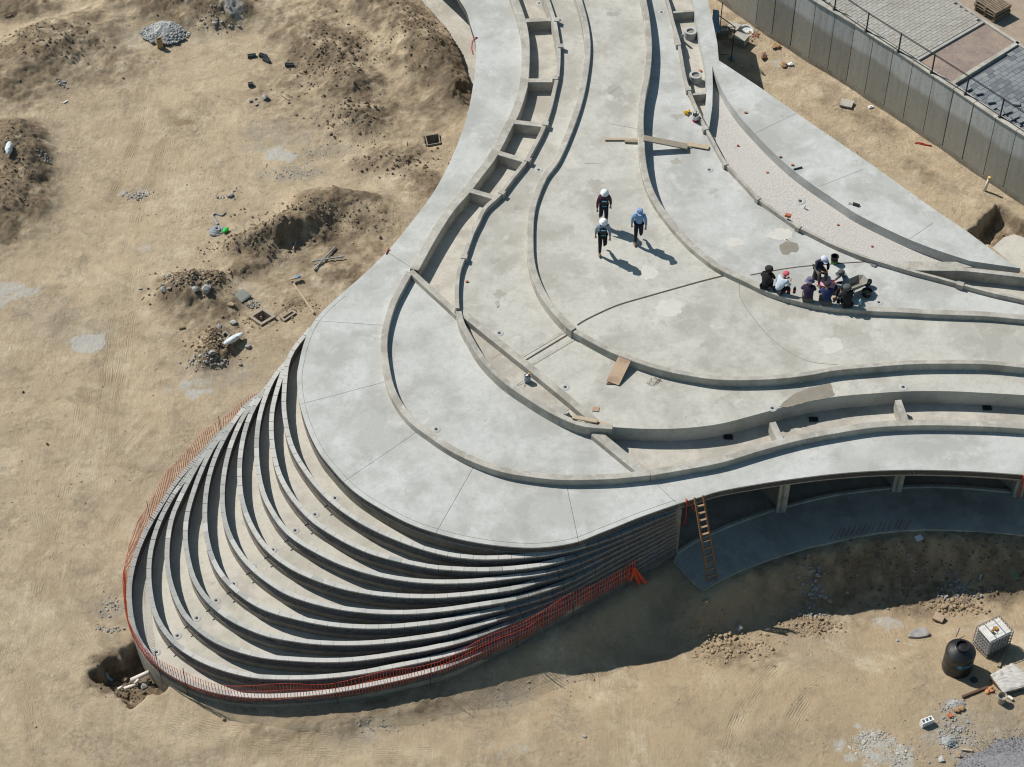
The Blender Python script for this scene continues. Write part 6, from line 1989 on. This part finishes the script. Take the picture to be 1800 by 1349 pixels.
# ------------------------------------------------------------------ people
def skin(name, verts, edges, m, parent, sub=1):
    me_ = bpy.data.meshes.new(name)
    me_.from_pydata([v[0] for v in verts], edges, [])
    me_.materials.append(m)
    o = bpy.data.objects.new(name, me_)
    C.objects.link(o)
    o.parent = parent
    md = o.modifiers.new("skin", 'SKIN')
    md.use_smooth_shade = True
    sv = me_.skin_vertices[0].data
    for k, v in enumerate(verts):
        r_ = v[1]
        sv[k].radius = (r_, r_) if not isinstance(r_, tuple) else r_
        sv[k].use_root = bool(len(v) > 2 and v[2])
    sb = o.modifiers.new("sub", 'SUBSURF')
    sb.levels = sb.render_levels = sub
    return o
M_SKIN = mat("skin", (0.30, 0.15, 0.085), (0.25, 0.12, 0.07), scale=4, rough=.55)
M_SHOE = mat("work_boot", (0.16, 0.10, 0.05), (0.09, 0.06, 0.03))
M_HAIR = mat("black_hair", (0.012, 0.010, 0.009))
def cl(name, c1, c2=None, sc=8, **k): return mat(name, c1, c2, scale=sc, rough=.9, bump=.2, bscale=30, **k)
def J_walk(left_fwd=True, lean=.0, arm=.08):
    J = dict(pelvis=(0, 0, .93), waist=(0, .01, 1.06), chest=(0, .03, 1.25), neck=(0, .05, 1.43), head=(0, .08, 1.555), crown=(0, .085, 1.63))
    a, b_ = ('L', 'R') if left_fwd else ('R', 'L')
    s = {'L': -1, 'R': 1}
    J['hip' + a] = (s[a] * .085, .01, .90); J['knee' + a] = (s[a] * .09, .12, .49); J['ank' + a] = (s[a] * .09, .10, .09); J['toe' + a] = (s[a] * .10, .25, .04)
    J['hip' + b_] = (s[b_] * .085, -.01, .90); J['knee' + b_] = (s[b_] * .095, .07, .50); J['ank' + b_] = (s[b_] * .10, -.26, .27); J['toe' + b_] = (s[b_] * .10, -.24, .12)
    for q in 'LR':
        f = -1 if q == a else 1
        J['sh' + q] = (s[q] * .17, .03, 1.38); J['el' + q] = (s[q] * .235, .02 + f * arm * .5, 1.13); J['wr' + q] = (s[q] * .25, .06 + f * arm, .89); J['pal' + q] = (s[q] * .25, .08 + f * arm, .82)
    return J
def J_sit(h=.45, lean=.10, turn=0, arms='front', knees=.42):
    J = dict(pelvis=(0, .0, h + .11), waist=(0, .02, h + .23), chest=(0, .06 + lean * .5, h + .42), neck=(0, .08 + lean, h + .59), head=(turn * .03, .13 + lean * 1.3, h + .70), crown=(turn * .03, .13 + lean * 1.3, h + .775))
    for q, s in (('L', -1), ('R', 1)):
        J['hip' + q] = (s * .09, .03, h + .09); J['knee' + q] = (s * .13, knees, max(h + .10, .44)); J['ank' + q] = (s * .13, knees + .04, .09); J['toe' + q] = (s * .14, knees + .19, .04)
        J['sh' + q] = (s * .17, .07 + lean * .85, h + .545); J['el' + q] = (s * .235, .15 + lean, h + .31)
        if arms == 'front':
            J['wr' + q] = (s * .10, .33 + lean, h + .30); J['pal' + q] = (s * .07, .39 + lean, h + .31)
        else:
            J['wr' + q] = (s * .06, .27 + lean, h + .47); J['pal' + q] = (s * .04, .30 + lean, h + .53)
    return J
def person(label, loc, rz, J, top, legs, hat, hat_m, vest=None, sleeves=True, hood=False, group=None, shoe=M_SHOE, stripes=None):
    t_ = thing("person", label, "person", loc, rz, group)
    V = lambda k: Vector(J[k])
    names = ['pelvis', 'waist', 'chest', 'neck', 'head', 'crown']
    verts = [(V('pelvis'), .09, True), (V('waist'), .085), (V('chest'), .085), (V('neck'), .050), (V('head'), .092), (V('crown'), .07)]
    edges = [(0, 1), (1, 2), (2, 3), (3, 4), (4, 5)]
    f_ = Vector((0, 1, 0))
    for q in 'LR':
        n0 = len(verts)
        verts += [(V('sh' + q), .05), (V('el' + q), .042), (V('wr' + q), .028), (V('pal' + q), .034)]
        edges += [(2, n0), (n0, n0 + 1), (n0 + 1, n0 + 2), (n0 + 2, n0 + 3)]
        n1 = len(verts)
        verts += [(V('hip' + q), .085), (V('knee' + q), .056), (V('ank' + q), .038), (V('toe' + q), .035)]
        edges += [(0, n1), (n1, n1 + 1), (n1 + 1, n1 + 2), (n1 + 2, n1 + 3)]
        # fingers, each its own short chain rooted in the palm
        pal, wr = V('pal' + q), V('wr' + q)
        d = (pal - wr).normalized()
        side = d.cross(f_)
        side = side.normalized() if side.length > .1 else Vector((1, 0, 0))
        dn = d.cross(side).normalized()
        for k, (o_, L_) in enumerate(((-.026, .062), (-.009, .075), (.009, .07), (.026, .055))):
            m0 = len(verts)
            r0 = pal + side * o_ * .8
            verts += [(r0, .0095, True), (r0 + d * L_ * .55 + side * o_ * .3, .009), (r0 + d * L_ + dn * .022 + side * o_ * .3, .0075)]
            edges += [(m0, m0 + 1), (m0 + 1, m0 + 2)]
        m0 = len(verts)
        sg = 1 if q == 'L' else -1
        verts += [(pal - d * .02 + side * .02 * sg, .011, True), (pal + side * .05 * sg + d * .015, .010), (pal + side * .055 * sg + d * .045, .009)]
        edges += [(m0, m0 + 1), (m0 + 1, m0 + 2)]
    # nose and ears
    hd = V('head')
    for off, r_ in ((Vector((0, .10, -.01)), .016), (Vector((.09, 0, -.01)), .016), (Vector((-.09, 0, -.01)), .016)):
        m0 = len(verts)
        verts += [(hd + off * .8, r_, True), (hd + off * 1.08 + Vector((0, 0, -.015)), r_ * .8)]
        edges += [(m0, m0 + 1)]
    skin("body", verts, edges, M_SKIN, t_)
    # shirt
    sv = [(V('pelvis').lerp(V('waist'), .25), .128, True), (V('waist'), .135), (V('chest'), .155), (V('neck').lerp(V('chest'), .2), .085)]
    se = [(0, 1), (1, 2), (2, 3)]
    for q in 'LR':
        n0 = len(sv)
        sv += [(V('sh' + q), .085), (V('el' + q), .06), (V('wr' + q).lerp(V('el' + q), .12), .046)]
        se += [(2, n0), (n0, n0 + 1), (n0 + 1, n0 + 2)]
    skin("shirt", sv, se, top, t_)
    lv = [(V('pelvis'), .135, True)]
    le = []
    for q in 'LR':
        n0 = len(lv)
        lv += [(V('hip' + q), .105), (V('knee' + q), .074), (V('ank' + q) + (V('knee' + q) - V('ank' + q)) * .08, .058)]
        le += [(0, n0), (n0, n0 + 1), (n0 + 1, n0 + 2)]
    skin("trousers", lv, le, legs, t_)
    for q in 'LR':
        a, b_ = V('ank' + q), V('toe' + q)
        h_ = a - (b_ - a).normalized() * .05 - Vector((0, 0, .03))
        skin("shoe", [(h_, .045, True), ((a + b_) / 2 + Vector((0, 0, -.01)), .048), (b_, .038)], [(0, 1), (1, 2)], shoe, t_)
    if vest:
        vv = [(V('pelvis').lerp(V('waist'), .1), .155, True), (V('waist'), .160), (V('chest'), .190), (V('neck').lerp(V('chest'), .12), .115)]
        skin("vest", vv, [(0, 1), (1, 2), (2, 3)], vest, t_)
        if stripes:
            for k_, z_ in (('waist', -.04), ('chest', .03)):
                c_ = V(k_) + Vector((0, .15 if k_ == 'waist' else .165, z_))
                MB().box(c_, (.17, .03, .035)).build("reflective_stripe", stripes, t_)
    hc = V('head') + Vector((0, 0, .035))
    tilt = .25
    if hat == 'brim':
        mb = MB().lathe([(.148, -.01), (.152, .0), (.118, .022), (.112, .06), (.09, .10), (.045, .125), (0, .13)], 24, sy=1.15)
        mb.build("hard_hat", hat_m, t_, smooth=True, loc=hc, rot=(-tilt, 0, 0))
    elif hat == 'cap':
        mb = MB().lathe([(.115, -.01), (.118, .04), (.095, .09), (.045, .115), (0, .12)], 20, sy=1.1)
        mb.prism([(-.08, .08), (-.075, .17), (-.04, .205), (.04, .205), (.075, .17), (.08, .08)], -.005, .012)
        mb.build("cap", hat_m, t_, smooth=False, loc=hc, rot=(-tilt, 0, 0))
    elif hat == 'bucket':
        mb = MB().lathe([(.18, -.035), (.125, .015), (.115, .08), (.09, .105), (0, .112)], 22)
        mb.build("sun_hat", hat_m, t_, smooth=False, loc=hc, rot=(-tilt, 0, 0))
    elif hat == 'wrap':
        skin("head_wrap", [(hd + Vector((0, -.01, -.03)), .130, True), (hd + Vector((0, -.015, .05)), .140), (hd + Vector((0, -.02, .09)), .07)], [(0, 1), (1, 2)], hat_m, t_)
    if hood:
        skin("hood", [(V('neck') + Vector((0, -.03, .0)), .09, True), (hd + Vector((0, -.045, -.02)), .170), (hd + Vector((0, -.035, .07)), .175), (hd + Vector((0, -.03, .12)), .09)], [(0, 1), (1, 2), (2, 3)], hat_m, t_)
    if hat not in ('wrap', 'none'): MB().lathe([(.0, -.1), (.075, -.06), (.1, .0), (.095, .05), (.05, .09), (0, .095)], 14, sy=1.05).build("hair", M_HAIR, t_, smooth=True, loc=hd + Vector((0, -.018, .008)))
    return t_
c_navy = cl("navy_trousers", (0.018, 0.02, 0.035)); c_blk = cl("black_cloth", (0.016, 0.016, 0.02), (0.01, 0.01, 0.012))
c_plum = cl("maroon_check", (0.12, 0.035, 0.05), (0.05, 0.03, 0.06), 25); c_blue = cl("pale_blue_shirt", (0.19, 0.33, 0.55), (0.15, 0.27, 0.47))
c_check = cl("blue_grey_check", (0.30, 0.36, 0.46), (0.14, 0.18, 0.26), 30); c_vest = cl("charcoal_vest", (0.035, 0.033, 0.035), (0.02, .02, .022))
c_white = cl("white_shirt", (0.52, 0.60, 0.68), (0.42, 0.5, 0.58)); c_purple = cl("purple_sweater", (0.055, 0.03, 0.075), (0.035, 0.02, 0.05))
c_dblue = cl("dark_blue_jacket", (0.03, 0.045, 0.13), (0.02, 0.03, 0.09)); c_grey = cl("grey_trousers", (0.13, 0.12, 0.10), (0.09, 0.085, 0.07))
c_teal = cl("grey_blue_shirt", (0.17, 0.22, 0.26), (0.12, 0.16, 0.2)); c_black2 = cl("black_jacket", (0.02, 0.022, 0.024))
c_nvy2 = cl("navy_jumper", (0.02, 0.025, 0.055), (0.012, 0.016, 0.035))
m_hh = mat("white_helmet", (0.78, 0.80, 0.82), (0.72, 0.74, 0.76), rough=.4); m_pink = mat("pink_wrap", (0.55, 0.10, 0.13), (0.42, 0.08, 0.1))
m_bcap = mat("blue_cap", (0.03, 0.09, 0.30), (0.5, 0.6, 0.75), scale=7); m_wcap = mat("white_cap", (0.62, 0.66, 0.8), (0.5, 0.54, 0.7)); m_hat = mat("slate_hat", (0.13, 0.13, 0.19), (0.1, .1, .15))
m_dcap = mat("dark_cap", (0.03, 0.025, 0.03)); m_gcap = mat("olive_cap", (0.08, 0.09, 0.09)); m_str = mat("reflective_blue", (0.10, 0.32, 0.42))
GW = "workers walking across the plaza"
GS = "workers resting along the bench curb"
FACE = math.pi   # local +Y turned towards the camera
person("person in a white hard hat, maroon sleeves and dark striped vest, walking farthest back", P(1060, 395, Z_F), FACE + .05, J_walk(True), c_plum, c_navy, 'brim', m_hh, vest=c_vest, stripes=m_str, group=GW)
person("person in a white hard hat, blue check shirt and grey vest, walking nearest the camera", P(1058, 446, Z_F), FACE + .05, J_walk(False), c_check, c_blk, 'brim', m_hh, vest=c_vest, stripes=m_str, group=GW)
person("person in a light blue shirt, dark trousers and blue cap, walking on the right", P(1121, 427, Z_F), FACE - .05, J_walk(False, arm=.05), c_blue, c_navy, 'cap', m_bcap, group=GW)
# resting group: back to the camera, feet in the basin
def seat(px, py, h=.47):
    q = P(px, py, Z_C4)
    return Vector((q.x, q.y + .0, Z_G))
person("person in black with a dark hood at the left end of the bench curb", seat(1345, 507), -.35, J_sit(lean=.14), c_black2, c_blk, 'none', m_dcap, hood=True, group=GS)
person("person in a white shirt with a pink head wrap on the bench curb", seat(1367, 514), -.85, J_sit(lean=.16), c_white, c_navy, 'wrap', m_pink, group=GS)
person("person in a purple sweater and grey sun hat on the bench curb", seat(1419, 529), -.15, J_sit(lean=.12, arms='up'), c_purple, c_grey, 'bucket', m_hat, group=GS)
person("person in a dark blue jacket and dark head wrap on the bench curb", seat(1452, 534.5), .0, J_sit(lean=.12), c_dblue, c_grey, 'wrap', m_dcap, group=GS)
person("person in black with a dark hood at the right end of the bench curb", seat(1489, 539), .25, J_sit(lean=.12), c_black2, c_blk, 'none', m_gcap, hood=True, group=GS)
pq7, pq6 = P(1435, 488, Z_G), P(1487, 519, Z_G)
person("person in a navy jumper and white cap sitting in the basin facing the others", pq7, FACE + .35, J_sit(h=.44, lean=.15, arms='front', knees=.40), c_nvy2, c_grey, 'cap', m_wcap, group="workers resting in the basin")
person("person in a grey blue shirt and olive cap sitting beside the wheelbarrow", pq6, R(100), J_sit(h=.40, lean=.14, arms='front', knees=.36), c_teal, c_blk, 'cap', m_gcap, group="workers resting in the basin")
def upturned(label, q, h_, m, r_=.15):
    t_ = thing("upturned_bucket", label, "bucket", q)
    MB().lathe([(r_ * 1.05, 0), (r_ * 1.05, .03), (r_, .03), (r_ * .82, h_), (0, h_)], 22).build("shell", m, t_)
    MB().lathe([(r_ * .7, 0), (r_ * .7, .01), (0, .01)], 16, c=(0, 0, h_)).build("base_rim", m, t_)
upturned("upturned black bucket used as a seat by the person in the white cap", pq7 + Vector((0, .0, 0)), .42, m_dcap)
upturned("upturned grey bucket used as a seat beside the wheelbarrow", pq6 + Vector((.0, 0, 0)), .38, M_RAW)
# things among the group
lying_bag("black_bag", "black bag beside the person in the white cap", P(1442, 482, Z_G + .1), P(1452, 480, Z_G + .1), .25, .18, m_dcap, 41)
q = P(1453, 499, Z_G)
vs, fs = [], []
for a in range(7):
    for b_ in range(6):
        vs.append((-.35 + .7 * a / 6 + random.uniform(-.05, .05), -.22 + .44 * b_ / 5 + random.uniform(-.05, .05), .03 + random.uniform(0, .05)))
for a in range(6):
    for b_ in range(5):
        i = a * 6 + b_
        fs.append((i, i + 6, i + 7, i + 1))
o = MB().add(vs, fs).build("pink_cloth", mat("pink_cloth", (0.68, 0.30, 0.42), (0.6, 0.38, 0.45)), loc=q, rot=(0, 0, -.3))
so = o.modifiers.new("thick", 'SOLIDIFY'); so.thickness = .01
tag(o, "crumpled pink cloth spread on the basin floor between the workers", "cloth")
q = P(1396, 515, Z_C4)
bt = thing("soda_bottle", "dark bottle with a red label standing on the bench curb", "bottle", q)
MB().lathe([(.048, 0), (.05, .05), (.05, .2), (.03, .26), (.015, .28), (.015, .31)], 14).build("bottle_body", m_dcap, bt, smooth=True)
MB().lathe([(.052, .08), (.052, .17)], 14).build("label_band", mat("red_label", (0.6, .03, .04)), bt)
MB().lathe([(.018, .30), (.018, .33), (0, .33)], 10).build("bottle_cap", M_WHITE, bt)
o = MB().lathe([(.03, 0), (.04, .1), (.035, .1), (.028, .01), (0, .01)], 14).build("red_cup", mat("red_label", (0.6, .03, .04)), loc=P(1386, 514, Z_C4))
tag(o, "small red cup standing on the bench curb beside the bottle", "cup")
o = MB().lathe([(.05, 0), (.05, .16), (.02, .2), (.02, .24), (0, .24)], 12).build("blue_bottle", mat("cyan_plastic", (.3, .6, .68)), loc=P(1511, 535, Z_C4))
tag(o, "light blue water bottle on the bench curb right of the group", "bottle")
o = MB().box((0, 0, .06), (.16, .14, .12), rz=.1).build("black_box", M_DARK, loc=P(1428, 538, Z_F), bevel=.01)
tag(o, "small black box on the plaza behind the purple sweater", "box")
for px, py, d_ in ((1337, 503, "small black phone on the curb left of the hooded person"), (1452, 535, "small black object on the curb below the blue jacket"), (1466, 531, "small black cup between the two right hand workers")):
    o = MB().box((0, 0, .025), (.08, .06, .05)).build("small_box", M_DARK, loc=P(px, py, Z_C4), bevel=.006)
    tag(o, d_, "box")
pail("bucket", "black bucket with a green base standing behind the resting workers", P(1466, 462, Z_G), .14, .32, m_dcap, band=mat("green_band", (0.10, 0.30, 0.06)))
# wheelbarrow
wb = thing("wheelbarrow", "steel wheelbarrow parked behind the resting workers", "wheelbarrow", P(1503, 512, Z_G), R(28))
wb.scale = (.82, .82, .82)
tray_t = [(-.42, -.28), (.30, -.30), (.46, -.16), (.46, .16), (.30, .30), (-.42, .28)]
tray_b = [(-.26, -.16), (.12, -.17), (.2, -.1), (.2, .1), (.12, .17), (-.26, .16)]
vs = [(x, y, .58 + .04 * (x > .3)) for x, y in tray_t] + [(x, y, .30) for x, y in tray_b]
fs = [tuple(range(11, 5, -1))] + [(k, (k + 1) % 6, (k + 1) % 6 + 6, k + 6) for k in range(6)]
tr_o = MB().add(vs, fs).build("tray", mat("barrow_steel", (0.30, 0.29, 0.26), (0.2, 0.18, 0.15), scale=5), wb)
so = tr_o.modifiers.new("thick", 'SOLIDIFY'); so.thickness = .015
for s_ in (-1, 1):
    MB().tube([Vector((.62, s_ * .06, .2)), Vector((.2, s_ * .16, .29)), Vector((-.4, s_ * .22, .36)), Vector((-.95, s_ * .27, .48))], .018, 6).build("handle", M_STEEL, wb)
    MB().tube([Vector((-.2, s_ * .2, .33)), Vector((-.3, s_ * .22, .0)), Vector((-.12, s_ * .2, .0))], .016, 6).build("leg", M_STEEL, wb)
wh = thing("wheel_tmp", None, None)
bpy.data.objects.remove(wh)
wheel = MB().lathe([(.12, -.04), (.19, -.045), (.21, 0), (.19, .045), (.12, .04)], 22).build("wheel", M_STEEL, wb, smooth=True, loc=(.64, 0, .21), rot=(R(90), 0, 0))
MB().lathe([(.02, -.05), (.12, -.02), (.12, .02), (.02, .05)], 14).build("rim", M_GALV, wheel)
pail("rubber_tub", "round black rubber tub with scraps inside right of the wheelbarrow", P(1523, 519, Z_G), .18, .2, m_dcap, mat("food_scraps", (0.05, 0.05, 0.03), (0.4, 0.36, 0.15), scale=14), cat="tub")
# shovel with orange handle
sh = thing("shovel", "shovel with an orange handle lying by the thin edging", "shovel", P(1520, 458, Z_G))
so_ = sh.location
MB().tube([P(1504, 450, Z_G + .06) - so_, P(1528, 460, Z_G + .05) - so_], .018, 6).build("shaft", mat("orange_handle", (.75, .2, .03)), sh)
MB().tube([P(1504, 446, Z_G + .06) - so_, P(1508, 449, Z_G + .07) - so_, P(1511, 453, Z_G + .06) - so_, P(1505, 452, Z_G + .06) - so_], .02, 6).build("grip", mat("orange_handle", (.75, .2, .03)), sh)
bl_ = [P(x, y, Z_G + .03) - so_ for x, y in ((1527, 461), (1534, 459), (1544, 464), (1538, 470), (1531, 467))]
MB().prism([(p.x, p.y) for p in bl_], .02, .045).build("blade", M_GALV, sh)
